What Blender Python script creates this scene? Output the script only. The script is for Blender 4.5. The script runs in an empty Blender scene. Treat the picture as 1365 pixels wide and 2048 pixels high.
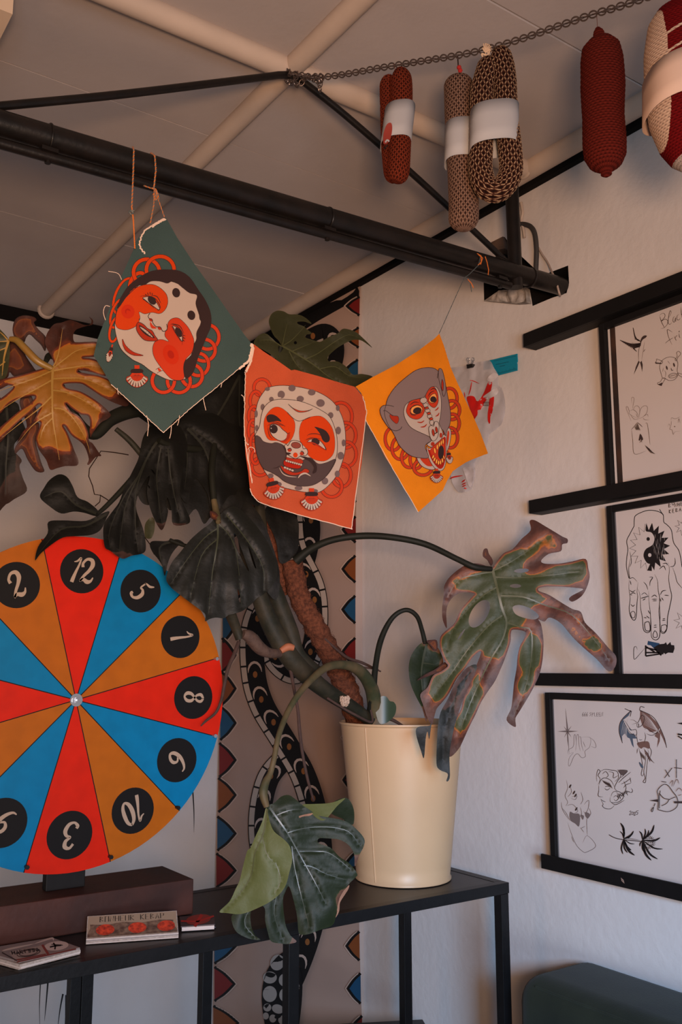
import bpy, bmesh, math, random
import numpy as np
from mathutils import Vector, Matrix, noise
from mathutils.geometry import delaunay_2d_cdt
random.seed(7)
PI = math.pi
scene = bpy.context.scene
col = scene.collection

# ------------------------------------------------------------------ camera
EYE = Vector((0, 0, 1.60))
F = 1842.0                                     # focal length in pixels of the 1365 x 2048 frame
TH = math.atan(307 / F); AZ = math.radians(35.0)
FW = Vector((math.sin(AZ) * math.cos(TH), math.cos(AZ) * math.cos(TH), math.sin(TH)))
RT = Vector((math.cos(AZ), -math.sin(AZ), 0)); UP = RT.cross(FW)
cd = bpy.data.cameras.new('camera'); cam = bpy.data.objects.new('camera', cd); col.objects.link(cam)
cam.location = EYE
cam.rotation_euler = Matrix((RT, UP, -FW)).transposed().to_euler()
cd.sensor_fit = 'VERTICAL'; cd.sensor_height = 36; cd.lens = 36 * F / 2048
cd.clip_start = 0.02; cd.clip_end = 60
scene.camera = cam

# ------------------------------------------------------------------ world, lights, exposure
w = bpy.data.worlds.new('world'); scene.world = w; w.use_nodes = True
w.node_tree.nodes['Background'].inputs[0].default_value = (0.92, 0.88, 0.92, 1)
w.node_tree.nodes['Background'].inputs[1].default_value = 0.22

def area(name, loc, target, size, power, color, sy=None):
    l = bpy.data.lights.new(name, 'AREA'); l.energy = power; l.color = color
    l.size = size
    if sy: l.shape = 'RECTANGLE'; l.size_y = sy
    o = bpy.data.objects.new(name, l); col.objects.link(o)
    o.location = loc
    o.rotation_euler = (Vector(target) - Vector(loc)).to_track_quat('-Z', 'Y').to_euler()
    return o

area('window_daylight', (-0.6, -2.5, 1.0), (1.9, 1.9, 1.1), 1.4, 34, (0.74, 0.86, 1.0), 0.9).data.spread = math.radians(120)
area('lower_wall_blue_beam', (0.0, -1.0, 1.75), (1.95, 1.85, 0.50), 0.6, 13.5, (0.36, 0.63, 1.0), 0.35).data.spread = math.radians(62)  # added blue beam, aimed down to cool the lower right wall
area('warm_room_lamp', (-0.05, -0.25, 1.6), (1.65, 2.7, 2.5), 0.22, 15, (1.0, 0.60, 0.36)).data.spread = math.radians(85)
area('unseen_left_lamp', (-0.55, 1.0, 1.5), (0.7, 3.0, 2.1), 0.30, 4, (1.0, 0.56, 0.30))  # unseen weak warm lamp, kept to light the pipes and yellow leaf

vs = scene.view_settings
vs.view_transform = 'Standard'; vs.look = 'None'; vs.gamma = 1.0; vs.use_curve_mapping = False
vs.exposure = -0.08

# ------------------------------------------------------------------ helpers: pixels of the photograph <-> places in the room
def ray(px, py):
    return FW * F + RT * (px - 682.5) - UP * (py - 1024)
def on(px, py, ax, val):
    v = ray(px, py); t = (val - EYE[ax]) / v[ax]
    return EYE + v * t
class Surf:
    """plane n.p = c through point p0, pushed out by relief(px,py) metres along n; maps photo pixels to points in the room"""
    def __init__(s, p0, n, relief=None, sc=(1, 0, 0)):
        s.n = Vector(n).normalized(); s.c = s.n.dot(Vector(p0)); s.r = relief; s.t = sc
        if (s.n.dot(FW) > 0) != (abs(s.n.z) > .9 and s.n.z > 0): s.n = -s.n; s.c = -s.c
    def __call__(s, x, y, lift=0.0):
        k, ox, oy = s.t; x = x * k + ox; y = y * k + oy
        v = ray(x, y); c = s.c + (s.r(x, y) if s.r else 0.0) + lift
        return EYE + v * ((c - s.n.dot(EYE)) / s.n.dot(v))
    def crop(s, k, ox, oy):
        q = Surf.__new__(Surf); q.n, q.c, q.r, q.t = s.n, s.c, s.r, (k, ox, oy); return q

def lin(c): return c / 12.92 if c <= 0.04045 else ((c + 0.055) / 1.055) ** 2.4
def rgb(*c): return tuple(lin(x / 255.0) for x in c) + (1.0,)

# ------------------------------------------------------------------ materials
MATS = {}
def mat(name, c, rough=0.7, metal=0.0, spec=0.5, mottle=0.0, mscale=12.0, bump=0.0, bscale=80.0, c2=None, sheen=0.0, coat=0.0, detail=4.0, trans=0.0):
    if name in MATS: return MATS[name]
    m = bpy.data.materials.new(name); m.use_nodes = True; nt = m.node_tree; N = nt.nodes; L = nt.links
    b = N['Principled BSDF']; b.inputs['Roughness'].default_value = rough; b.inputs['Metallic'].default_value = metal
    b.inputs['Specular IOR Level'].default_value = spec; b.inputs['Sheen Weight'].default_value = sheen
    b.inputs['Coat Weight'].default_value = coat; b.inputs['Base Color'].default_value = c
    tc = N.new('ShaderNodeTexCoord')
    no = N.new('ShaderNodeTexNoise'); no.inputs['Scale'].default_value = mscale; no.inputs['Detail'].default_value = detail
    L.new(tc.outputs['Object'], no.inputs['Vector'])
    mx = N.new('ShaderNodeMix'); mx.data_type = 'RGBA'
    d = c2 if c2 else tuple(x * (1 - mottle) for x in c[:3]) + (1,)
    mx.inputs[6].default_value = c; mx.inputs[7].default_value = d
    rr = N.new('ShaderNodeMapRange'); rr.inputs[1].default_value = 0.35; rr.inputs[2].default_value = 0.68
    L.new(no.outputs['Fac'], rr.inputs[0]); L.new(rr.outputs[0], mx.inputs[0]); L.new(mx.outputs[2], b.inputs['Base Color'])
    if bump > 0:
        n2 = N.new('ShaderNodeTexNoise'); n2.inputs['Scale'].default_value = bscale; n2.inputs['Detail'].default_value = 6
        L.new(tc.outputs['Object'], n2.inputs['Vector'])
        bp = N.new('ShaderNodeBump'); bp.inputs['Strength'].default_value = bump; bp.inputs['Distance'].default_value = 0.004
        L.new(n2.outputs['Fac'], bp.inputs['Height']); L.new(bp.outputs[0], b.inputs['Normal'])
    MATS[name] = m
    return m

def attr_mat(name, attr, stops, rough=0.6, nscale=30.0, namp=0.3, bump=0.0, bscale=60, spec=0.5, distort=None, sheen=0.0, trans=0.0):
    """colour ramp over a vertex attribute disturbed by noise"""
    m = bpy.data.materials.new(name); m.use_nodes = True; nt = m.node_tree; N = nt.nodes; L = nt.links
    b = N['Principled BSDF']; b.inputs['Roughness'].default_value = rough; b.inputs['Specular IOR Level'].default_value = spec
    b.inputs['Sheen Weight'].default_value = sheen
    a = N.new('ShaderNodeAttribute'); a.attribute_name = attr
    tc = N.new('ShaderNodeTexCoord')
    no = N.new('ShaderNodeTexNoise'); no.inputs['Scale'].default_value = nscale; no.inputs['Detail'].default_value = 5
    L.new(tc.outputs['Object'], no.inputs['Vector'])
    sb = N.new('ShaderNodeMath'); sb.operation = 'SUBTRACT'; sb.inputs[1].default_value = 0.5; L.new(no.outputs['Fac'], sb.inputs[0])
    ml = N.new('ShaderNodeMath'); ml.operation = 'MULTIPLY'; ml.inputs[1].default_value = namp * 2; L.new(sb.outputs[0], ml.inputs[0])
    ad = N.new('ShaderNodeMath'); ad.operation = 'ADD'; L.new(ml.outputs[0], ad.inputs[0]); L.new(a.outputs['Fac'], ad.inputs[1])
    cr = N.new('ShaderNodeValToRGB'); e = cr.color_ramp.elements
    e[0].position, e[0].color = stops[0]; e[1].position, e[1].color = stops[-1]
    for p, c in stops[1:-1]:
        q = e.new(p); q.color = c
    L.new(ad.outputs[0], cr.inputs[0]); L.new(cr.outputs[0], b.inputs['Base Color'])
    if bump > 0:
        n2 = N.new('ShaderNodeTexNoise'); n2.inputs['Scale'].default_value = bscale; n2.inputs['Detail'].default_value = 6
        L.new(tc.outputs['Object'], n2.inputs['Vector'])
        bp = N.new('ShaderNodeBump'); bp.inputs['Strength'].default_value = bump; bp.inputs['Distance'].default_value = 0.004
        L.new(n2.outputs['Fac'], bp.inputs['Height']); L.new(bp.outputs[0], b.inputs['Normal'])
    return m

WALL = mat('white_plaster', rgb(212, 204, 200), 0.85, spec=0.25, mottle=0.05, mscale=5, bump=0.35, bscale=45)
CEIL = mat('ceiling_paint', rgb(170, 160, 157), 0.8, spec=0.25, mottle=0.06, mscale=6, bump=0.15, bscale=60)
PIPEW = mat('painted_pipe', rgb(184, 166, 152), 0.6, spec=0.35, mottle=0.08, mscale=9, bump=0.15, bscale=50)
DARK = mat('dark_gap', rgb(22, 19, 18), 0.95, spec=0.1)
BLACKM = mat('black_metal', rgb(18, 17, 18), 0.42, spec=0.32, mottle=0.25, mscale=30, bump=0.1, bscale=120)
BLACKP = mat('black_painted_pipe', rgb(15, 13, 12), 0.36, spec=0.32, c2=rgb(24, 19, 17), mscale=25, bump=0.15, bscale=90)
BLACKW = mat('black_wood', rgb(20, 18, 18), 0.6, spec=0.22, mottle=0.2, mscale=20, bump=0.1)
INK = mat('ink', rgb(30, 24, 24), 0.75, spec=0.2)
FLOORM = mat('grey_floor', rgb(110, 102, 98), 0.6, mottle=0.3, mscale=4)

# ------------------------------------------------------------------ mesh helpers
def tag(o, label=None, cat=None, group=None, kind=None):
    if label: o['label'] = label
    if cat: o['category'] = cat
    if group: o['group'] = group
    if kind: o['kind'] = kind
    return o
def thing(name, loc, label, cat, group=None):
    o = bpy.data.objects.new(name, None); col.objects.link(o); o.location = loc
    o.empty_display_size = 0.05
    return tag(o, label, cat, group)
class MB:
    def __init__(s): s.v = []; s.f = []; s.m = []; s.at = {}
    def add(s, vs_, fs, mi=0):
        b = len(s.v); s.v += [tuple(x) for x in vs_]
        for f in fs: s.f.append(tuple(b + i for i in f)); s.m.append(mi)
        return b
    def box(s, lo, hi, mi=0, R=None, o=None):
        x0, y0, z0 = lo; x1, y1, z1 = hi
        v = [Vector(p) for p in ((x0, y0, z0), (x1, y0, z0), (x1, y1, z0), (x0, y1, z0), (x0, y0, z1), (x1, y0, z1), (x1, y1, z1), (x0, y1, z1))]
        if R is not None: v = [R @ p + Vector(o) for p in v]
        s.add(v, [(0, 3, 2, 1), (4, 5, 6, 7), (0, 1, 5, 4), (1, 2, 6, 5), (2, 3, 7, 6), (3, 0, 4, 7)], mi)
    def ring_frames(s, path):
        P = [Vector(p) for p in path]; n = len(P); T = []
        for i in range(n):
            a = P[max(0, i - 1)]; b = P[min(n - 1, i + 1)]; t = (b - a)
            T.append(t.normalized() if t.length > 1e-9 else Vector((0, 0, 1)))
        ref = Vector((0, 0, 1)) if abs(T[0].z) < 0.9 else Vector((1, 0, 0))
        u = T[0].cross(ref).normalized(); fr = []
        for i in range(n):
            u = (u - T[i] * u.dot(T[i]))
            u = u.normalized() if u.length > 1e-6 else T[i].orthogonal().normalized()
            fr.append((P[i], u, T[i].cross(u).normalized()))
        return fr
    def tube(s, path, r, seg=12, mi=0, cap=True, flat=1.0):
        fr = s.ring_frames(path); n = len(fr)
        rr = r if hasattr(r, '__len__') else [r] * n
        vs_ = []
        for (p, u, w_), q in zip(fr, rr):
            for k in range(seg):
                a = 2 * PI * k / seg; vs_.append(p + u * (math.cos(a) * q) + w_ * (math.sin(a) * q * flat))
        fs = []
        for i in range(n - 1):
            for k in range(seg):
                k2 = (k + 1) % seg; fs.append((i * seg + k, i * seg + k2, (i + 1) * seg + k2, (i + 1) * seg + k))
        if cap:
            fs.append(tuple(range(seg))[::-1]); fs.append(tuple((n - 1) * seg + k for k in range(seg)))
        return s.add(vs_, fs, mi)
    def lathe(s, prof, seg=48, mi=0, o=(0, 0, 0), closed=False):
        vs_ = []; o = Vector(o)
        for (r, z) in prof:
            for k in range(seg):
                a = 2 * PI * k / seg; vs_.append(o + Vector((r * math.cos(a), r * math.sin(a), z)))
        fs = []; n = len(prof)
        for i in range(n - 1):
            for k in range(seg):
                k2 = (k + 1) % seg; fs.append((i * seg + k, i * seg + k2, (i + 1) * seg + k2, (i + 1) * seg + k))
        s.add(vs_, fs, mi)
    def torus(s, o, a, b, R, r, n=14, m=6, mi=0, sx=1.0):
        """ring in the plane a,b"""
        o = Vector(o); a = Vector(a).normalized(); b = Vector(b).normalized(); c = a.cross(b); vs_ = []
        for i in range(n):
            t = 2 * PI * i / n; d = a * math.cos(t) * sx + b * math.sin(t); p = o + d * R; d = d.normalized()
            for j in range(m):
                q = 2 * PI * j / m; vs_.append(p + d * (math.cos(q) * r) + c * (math.sin(q) * r))
        fs = [(i * m + j, ((i + 1) % n) * m + j, ((i + 1) % n) * m + (j + 1) % m, i * m + (j + 1) % m) for i in range(n) for j in range(m)]
        s.add(vs_, fs, mi)
    def build(s, name, mats, parent=None, smooth=False, bevel=0.0, angle=40, loc=None, attrs=None):
        me = bpy.data.meshes.new(name)
        off = Vector((0, 0, 0))
        if parent is not None: off = wloc(parent)
        if loc is not None: off = Vector(loc)
        me.from_pydata([tuple(Vector(v) - off) for v in s.v], [], s.f)
        ms = mats if isinstance(mats, (list, tuple)) else [mats]
        for m in ms: me.materials.append(m)
        for p, i in zip(me.polygons, s.m): p.material_index = i
        if smooth:
            me.polygons.foreach_set('use_smooth', [True] * len(me.polygons))
            if angle < 180: me.set_sharp_from_angle(angle=math.radians(angle))
        at = dict(s.at); at.update(attrs or {})
        for k, val in at.items():
            a = me.attributes.new(k, 'FLOAT', 'POINT'); a.data.foreach_set('value', list(val))
        o = bpy.data.objects.new(name, me); col.objects.link(o)
        o.location = off - (wloc(parent) if parent is not None else Vector((0, 0, 0)))
        if parent is not None: o.parent = parent
        if bevel > 0:
            b = o.modifiers.new('bevel', 'BEVEL'); b.width = bevel; b.segments = 2; b.limit_method = 'ANGLE'
        return o
def wloc(o):
    l = o.location.copy()
    while o.parent is not None: o = o.parent; l += o.location
    return l

# ------------------------------------------------------------------ curves in the plane of a drawing
def cr(pts, closed=False, n=6):
    """Catmull-Rom through 2D/3D points"""
    P = [tuple(p) for p in pts]; m = len(P)
    if m < 3: return P
    out = []; rng = range(m) if closed else range(m - 1)
    for i in rng:
        if closed: a, b, c, d = P[i - 1], P[i], P[(i + 1) % m], P[(i + 2) % m]
        else: a, b, c, d = P[max(0, i - 1)], P[i], P[i + 1], P[min(m - 1, i + 2)]
        for k in range(n):
            t = k / n; t2 = t * t; t3 = t2 * t
            out.append(tuple(0.5 * (2 * q + (r - p) * t + (2 * p - 5 * q + 4 * r - s_) * t2 + (3 * q - p - 3 * r + s_) * t3) for p, q, r, s_ in zip(a, b, c, d)))
    if not closed: out.append(P[-1])
    return out
def ell(cx, cy, rx, ry, rot=0, n=24):
    c, s_ = math.cos(math.radians(rot)), math.sin(math.radians(rot))
    return [(cx + rx * math.cos(t) * c - ry * math.sin(t) * s_, cy + rx * math.cos(t) * s_ + ry * math.sin(t) * c) for t in [2 * PI * i / n for i in range(n)]]
def inside(px, py, polys):
    """even-odd test for arrays of points"""
    res = np.zeros(len(px), bool)
    for P in polys:
        A = np.array(P, float); B = np.roll(A, -1, 0)
        for (x0, y0), (x1, y1) in zip(A, B):
            if y0 == y1: continue
            c = ((y0 > py) != (y1 > py)) & (px < (x1 - x0) * (py - y0) / (y1 - y0) + x0)
            res ^= c
    return res
def edge_dist(px, py, polys):
    d = np.full(len(px), 1e9)
    for P in polys:
        A = np.array(P, float); B = np.roll(A, -1, 0); D = B - A; LL = (D ** 2).sum(1) + 1e-12
        for a, dd, l in zip(A, D, LL):
            t = np.clip(((px - a[0]) * dd[0] + (py - a[1]) * dd[1]) / l, 0, 1)
            d = np.minimum(d, np.hypot(px - a[0] - t * dd[0], py - a[1] - t * dd[1]))
    return d
def fill_tris(polys, step=None, extra=()):
    V = []; E = []
    for P in polys:
        b = len(V); n = len(P)
        V += [Vector(p[:2]) for p in P]; E += [(b + i, b + (i + 1) % n) for i in range(n)]
    if step:
        A = np.array([tuple(v) for v in V]); x0, y0 = A.min(0); x1, y1 = A.max(0)
        gx, gy = np.meshgrid(np.arange(x0 + step / 2, x1, step), np.arange(y0 + step / 2, y1, step)); gx = gx.ravel(); gy = gy.ravel()
        if len(gx):
            k = inside(gx, gy, polys)
            gx, gy = gx[k], gy[k]
            if len(gx):
                k = edge_dist(gx, gy, polys) > step * 0.35
                V += [Vector((x, y)) for x, y in zip(gx[k], gy[k])]
    ex = np.array([p[:2] for q in extra for p in q], float)
    if len(ex):
        k = inside(ex[:, 0], ex[:, 1], polys); ex = ex[k]
        if len(ex):
            k = edge_dist(ex[:, 0], ex[:, 1], polys) > .4; V += [Vector((x, y)) for x, y in ex[k]]
    r = delaunay_2d_cdt(V, E, [], 0, 1e-5)
    ov, of = r[0], r[2]
    if not of: return [], []
    C = np.array([[sum(ov[i].x for i in f) / 3, sum(ov[i].y for i in f) / 3] for f in of])
    k = inside(C[:, 0], C[:, 1], polys)
    return [(v.x, v.y) for v in ov], [tuple(f) for f, q in zip(of, k) if q]

class Art:
    """a drawing laid on a Surf: every colour a material slot of ONE mesh"""
    def __init__(s, surf, base=None, step=None):
        s.mb = MB(); s.s = surf; s.mats = []; s.z = 0.0; s.dz = 0.00025; s.step = step
    def mi(s, m):
        if m not in s.mats: s.mats.append(m)
        return s.mats.index(m)
    def fill(s, pts, m, holes=(), smooth=True, n=5, z=None, step='d'):
        P = cr(pts, True, n) if smooth else list(pts)
        polys = [P] + [list(h) for h in holes]
        V, T = fill_tris(polys, s.step if step == 'd' else step)
        if z is None: s.z += s.dz; z = s.z
        vs_ = [s.s(x, y, z) for x, y in V]
        fs = []
        for a, b, c in T:
            nn = (vs_[b] - vs_[a]).cross(vs_[c] - vs_[a])
            fs.append((a, b, c) if nn.dot(s.s.n) > 0 else (a, c, b))
        s.mb.add(vs_, fs, s.mi(m)); return P
    def line(s, pts, w, m, smooth=True, taper=0, closed=False, n=5, z=None):
        """w = half width(s); taper 1: both ends, 2: the end only"""
        P = cr(pts, closed, n) if smooth and len(pts) > 2 else [tuple(p) for p in pts]
        if closed and not (smooth and len(pts) > 2): P = P + [P[0]]
        elif closed: P = P + [P[0], P[1]]
        if len(P) == 2:
            P = [(P[0][0] + (P[1][0] - P[0][0]) * t, P[0][1] + (P[1][1] - P[0][1]) * t) for t in (0, .25, .5, .75, 1)]
        if z is None: z = s.z + s.dz * 1.5
        N_ = len(P); vs_ = []
        for i in range(N_):
            a = P[max(0, i - 1)]; b = P[min(N_ - 1, i + 1)]; dx, dy = b[0] - a[0], b[1] - a[1]; l = math.hypot(dx, dy) or 1
            t = i / (N_ - 1); q = w
            if len(P[i]) > 2: q = P[i][2]
            if taper == 1: q *= max(0.12, math.sin(PI * t) ** 0.6)
            if taper == 2: q *= max(0.1, (1 - t) ** 0.7)
            if taper == 3: q *= max(0.1, t ** 0.7)
            vs_ += [s.s(P[i][0] - dy / l * q, P[i][1] + dx / l * q, z), s.s(P[i][0] + dy / l * q, P[i][1] - dx / l * q, z)]
        s.mb.add(vs_, [(2 * i, 2 * i + 1, 2 * i + 3, 2 * i + 2) for i in range(N_ - 1)], s.mi(m))
    def shape(s, pts, m, ow=0, om=None, **k):
        P = s.fill(pts, m, **k)
        if ow: s.line(P, ow, om or INK, smooth=False, closed=True)
        return P
    def ringband(s, cx, cy, r, w, m, om, a0=0, a1=360, ow=1.2, ry=None, rot=0):
        ry = ry or r; n = 26; c, s_ = math.cos(math.radians(rot)), math.sin(math.radians(rot))
        def pt(t, k):
            x, y = (r + k) * math.cos(t), (ry + k) * math.sin(t); return (cx + x * c - y * s_, cy + x * s_ + y * c)
        T = [math.radians(a0 + (a1 - a0) * i / n) for i in range(n + 1)]
        s.z += s.dz
        s.line([pt(t, 0) for t in T], w, m, smooth=False, z=s.z)
        s.line([pt(t, w) for t in T], ow, om, smooth=False, z=s.z + s.dz * .5)
        s.line([pt(t, -w) for t in T], ow, om, smooth=False, z=s.z + s.dz * .5)
    def build(s, name, parent=None, smooth=True, loc=None, attrs=None, kind=None):
        if loc is None and parent is None: loc = s.mb.v[0]
        return s.mb.build(name, s.mats, parent, smooth=smooth, angle=180, loc=loc, attrs=attrs)

# ================================================================== THE ROOM
XW = 1.95; YB = 3.716; ZC = 3.04
# right wall with the broken-out hole round the beam
wallS = Surf((XW, 0, 0), (-1, 0, 0))
def yz(px, py):
    p = on(px, py, 0, XW); return (p.y, p.z)
hole = [yz(*q) for q in ((968, 566), (969, 603), (975, 601), (1014, 580), (1060, 578), (1066, 612), (1104, 596), (1134, 586), (1139, 566), (1137, 531), (1100, 545), (1086, 552), (1030, 500), (1010, 474), (981, 488), (1004, 520))]
outer = [(-3.2, 0), (YB + .1, 0), (YB + .1, ZC + .02), (-3.2, ZC + .02)]
V, T = fill_tris([outer, hole])
mb = MB()
mb.add([(XW, y, z) for y, z in V], [(a, b, c) for a, b, c in T])
n = len(hole)
mb.add([(XW, y, z) for y, z in hole] + [(XW + .10, y, z) for y, z in hole], [(i, (i + 1) % n, n + (i + 1) % n, n + i) for i in range(n)], 1)
V, T = fill_tris([hole])
mb.add([(XW + .10, y, z) for y, z in V], [(a, b, c) for a, b, c in T], 1)
mb.box((XW + .101, -3.2, 0), (XW + .14, YB + .1, ZC + .02), 0)
tag(mb.build('wall_right', [WALL, DARK]), kind='structure')

# back wall with its cracks drawn as thin dark fissures
backS = Surf((0, YB, 0), (0, -1, 0))
mb = MB(); mb.box((-3.0, YB, 0), (XW + .14, YB + .12, ZC + .02))
tag(mb.build('wall_back', WALL), kind='structure')
mb = MB(); mb.box((-3.12, -3.2, 0), (-3.0, YB + .12, ZC + .02))
tag(mb.build('wall_left', WALL), kind='structure')
mb = MB(); mb.box((-3.12, -3.2, -.1), (XW + .14, YB + .12, 0))
tag(mb.build('floor', FLOORM), kind='structure')
CRK = mat('crack_shadow', rgb(64, 46, 40), .95, spec=.05)
k = (0.381, 0, 560)
a = Art(backS.crop(*k))
for pts in ([(676, 918), (600, 905), (530, 898), (470, 990), (466, 1030), (486, 1080), (496, 1125), (528, 1130), (524, 1165), (498, 1188)], [(524, 1128), (560, 1150), (580, 1165)], [(745, 1330), (790, 1390), (810, 1440)]):
    a.line(pts, 2.6, CRK, smooth=False, z=.0012)
o = a.build('trim_1'); tag(o, kind='structure'); o['label'] = 'thin dark crack running down the back wall'
DRIP = mat('black_drip', rgb(26, 24, 24), .6)
a = Art(backS)
for pts, q in (([(385, 1570), (388, 1620), (388, 1665)], 1.6), ([(82, 1950), (79, 2010), (80, 2060)], 1.2), ([(97, 1950), (93, 2000), (89, 2042)], 2.0), ([(126, 1988), (120, 2020), (115, 2060)], 1.8), ([(132, 1990), (131, 2040), (128, 2070)], 1.6)):
    a.line(pts, q, DRIP, z=.0012, taper=2)
o = a.build('trim_2'); tag(o, kind='structure'); o['label'] = 'black paint drips on the back wall'

# ceiling boards with open seams
mb = MB(); mb.box((-3.12, -3.2, ZC + .012), (XW + .14, YB + .12, ZC + .1), 1)
xs = [-3.12, -1.16, .06, 1.062, 1.96]; ys = [-3.2, -.46, .42, 1.295, 2.12, 2.89, YB - .03]
for i in range(4):
    for j in range(6):
        g = .0014; dz = random.uniform(-.001, .001)
        mb.box((xs[i] + g, ys[j] + g, ZC + dz), (xs[i + 1] - g, ys[j + 1] - g, ZC + .012), 0)
tag(mb.build('ceiling', [CEIL, DARK], bevel=.0012), kind='structure')
# dark open joint between walls and ceiling
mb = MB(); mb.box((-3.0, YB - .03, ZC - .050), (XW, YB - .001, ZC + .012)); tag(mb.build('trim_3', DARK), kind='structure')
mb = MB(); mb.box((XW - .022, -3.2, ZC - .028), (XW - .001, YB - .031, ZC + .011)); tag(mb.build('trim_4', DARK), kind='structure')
# pale mouldings: round rods under the board joints
mb = MB(); mb.tube([(1.062, -2.9, ZC - .012), (1.062, 3.62, ZC - .012)], .026, 20)
mb.torus((1.062, 3.615, ZC - .012), (1, 0, 0), (0, 0, 1), .026, .010, 20, 8)
o = mb.build('trim_5', PIPEW, smooth=True); tag(o, kind='structure')
mb = MB(); mb.tube([(-2.9, 1.765, ZC - .014), (1.86, 1.725, ZC - .014)], .028, 20)
mb.torus((1.86, 1.725, ZC - .014), (0, 1, 0), (0, 0, 1), .026, .006, 20, 8)
o = mb.build('trim_6', PIPEW, smooth=True); tag(o, kind='structure')
mb = MB(); mb.tube([(1.875, -2.9, ZC - .012), (1.875, 3.66, ZC - .012)], .030, 20)
o = mb.build('trim_7', PIPEW, smooth=True); tag(o, kind='structure')
# small plaster block at the far left of the ceiling
p = on(2, 30, 2, 2.93)
mb = MB(); mb.box((p.x - .25, p.y - .05, 2.905), (p.x + .011, p.y + .06, ZC))
o = mb.build('trim_8', mat('cream_block', rgb(205, 180, 155), .8)); tag(o, kind='structure')

# ------------------------------------------------------------------ the black tubular truss
YT = 1.681
def T3(px, py, dy=0.0): return on(px, py, 1, YT + dy)
root = thing('roof_truss', T3(1030, 560), 'black tubular steel roof truss that runs into the broken hole in the right wall', 'truss')
A = T3(-260, 165); B = T3(1128, 578)
slope = (T3(1100, 566) - T3(0, 247)).normalized()
C0 = T3(0, 247); pA = C0 - slope * .55; pB = C0 + slope * ((XW + .06 - C0.x) / slope.x)
mb = MB(); mb.tube([pA, pB], .0255, 28)
for px in (98, 655, 1060):
    c = T3(px, 247 + px * .291); mb.torus(c, Vector((0, 1, 0)), slope.cross(Vector((0, 1, 0))), .0262, .0022, 28, 8)
mb.build('main_pipe', BLACKP, root, smooth=True)
mb = MB(); dn = Vector((0, 0, -.040)); e = C0 + slope * (1.72 - C0.x)
mb.tube([pA + dn, e + dn + Vector((.02, 0, 0))], .011, 16)
mb.build('lower_tube', BLACKP, root, smooth=True)
for px in (98, 655, 1000):
    c = T3(px, 247 + px * .291) + dn
    m2 = MB(); m2.tube([c + Vector((0, 0, -.014)), c + Vector((0, 0, .012))], .006, 10); m2.box((c.x - .016, c.y - .014, c.z + .006), (c.x + .016, c.y + .014, c.z + .014))
    m2.build('bracket', BLACKP, root, smooth=True)
mb = MB()
mb.tube(cr([T3(-160, 228), T3(3, 212), T3(250, 188), T3(520, 155), T3(562, 150), T3(590, 153), T3(618, 172), T3(700, 238), T3(850, 370), T3(1018, 528)], n=5), .0085, 14)
mb.build('brace_bar', BLACKP, root, smooth=True)
mb = MB(); mb.tube([T3(1022, 330), T3(1033, 575)], .019, 20); mb.build('upright_post', BLACKP, root, smooth=True)
mb = MB(); m3 = T3(1003, 522); mb.tube([m3 + Vector((-.02, 0, 0)), T3(1052, 547)], .017, 12, flat=.5); mb.build('weld_plate', BLACKP, root, smooth=True)
# plaster rubble under the beam end, inside the hole
PLA = mat('broken_plaster', rgb(176, 166, 158), .9, mottle=.5, mscale=40, bump=.8, bscale=60)
rub = [yz(*q) for q in ((972, 603), (1008, 584), (1060, 578), (1064, 608), (1040, 610), (1000, 606))]
mb = MB(); V, T = fill_tris([rub], .008)
def rz(y, z): return .012 + .016 * noise.noise(Vector((y * 40, z * 40, 2)))
mb.add([(XW - .004 - max(0, rz(y, z)), y, z) for y, z in V], T)
n = len(rub); mb.add([(XW - .004 - max(0, rz(y, z)), y, z) for y, z in rub] + [(XW + .05, y, z) for y, z in rub], [(i, (i + 1) % n, n + (i + 1) % n, n + i) for i in range(n)])
tag(mb.build('plaster_rubble', PLA, smooth=True, loc=(XW, rub[2][0], rub[2][1])), 'broken pale plaster edge patched under the beam end in the wall hole', 'plaster')
lt = [yz(*q) for q in ((979, 489), (1009, 474), (1012, 498), (992, 502))]
mb = MB(); mb.add([(XW - .006, y, z) for y, z in lt] + [(XW + .06, y, z) for y, z in lt], [(0, 1, 2, 3), (7, 6, 5, 4), (0, 4, 5, 1), (1, 5, 6, 2), (2, 6, 7, 3), (3, 7, 4, 0)])
tag(mb.build('wood_wedge', mat('old_wood', rgb(92, 72, 60), .8, mottle=.4, mscale=30), loc=(XW, lt[0][0], lt[0][1])), 'weathered brown wood wedge set in the wall hole behind the black post', 'wedge')
# cables by the hole
W = lambda px, py, off=.012: on(px, py, 0, XW - off)
mb = MB(); mb.tube(cr([W(1038, 448), W(1052, 449), W(1064, 455), W(1071, 470), W(1074, 500), W(1073, 535), W(1072, 558)], n=6), .0072, 12)
tag(mb.build('black_conduit', mat('grey_rubber', rgb(52, 47, 45), .6), smooth=True, loc=W(1072, 558)), 'dark grey bent conduit beside the upright post of the truss', 'conduit')
mb = MB(); mb.tube(cr([W(1078, 496, .006), W(1086, 510, .008), W(1096, 525), W(1105, 545, .03), W(1112, 560, .04), W(1119, 585, .04), W(1121, 592, .02)], n=6), .0030, 10)
tag(mb.build('wall_wire', mat('grimy_white_wire', rgb(160, 140, 128), .6), smooth=True, loc=W(1110, 560)), 'thin grimy white wire entering the wall hole over the beam end', 'wire')
mb = MB(); mb.tube(cr([W(1043, 405), W(1046, 425), W(1044, 440), W(1048, 460), W(1050, 475)], n=6), .0045, 10)
tag(mb.build('white_conduit', PIPEW, smooth=True, loc=W(1046, 440)), 'short white painted conduit on the wall right behind the black post', 'conduit')


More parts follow.
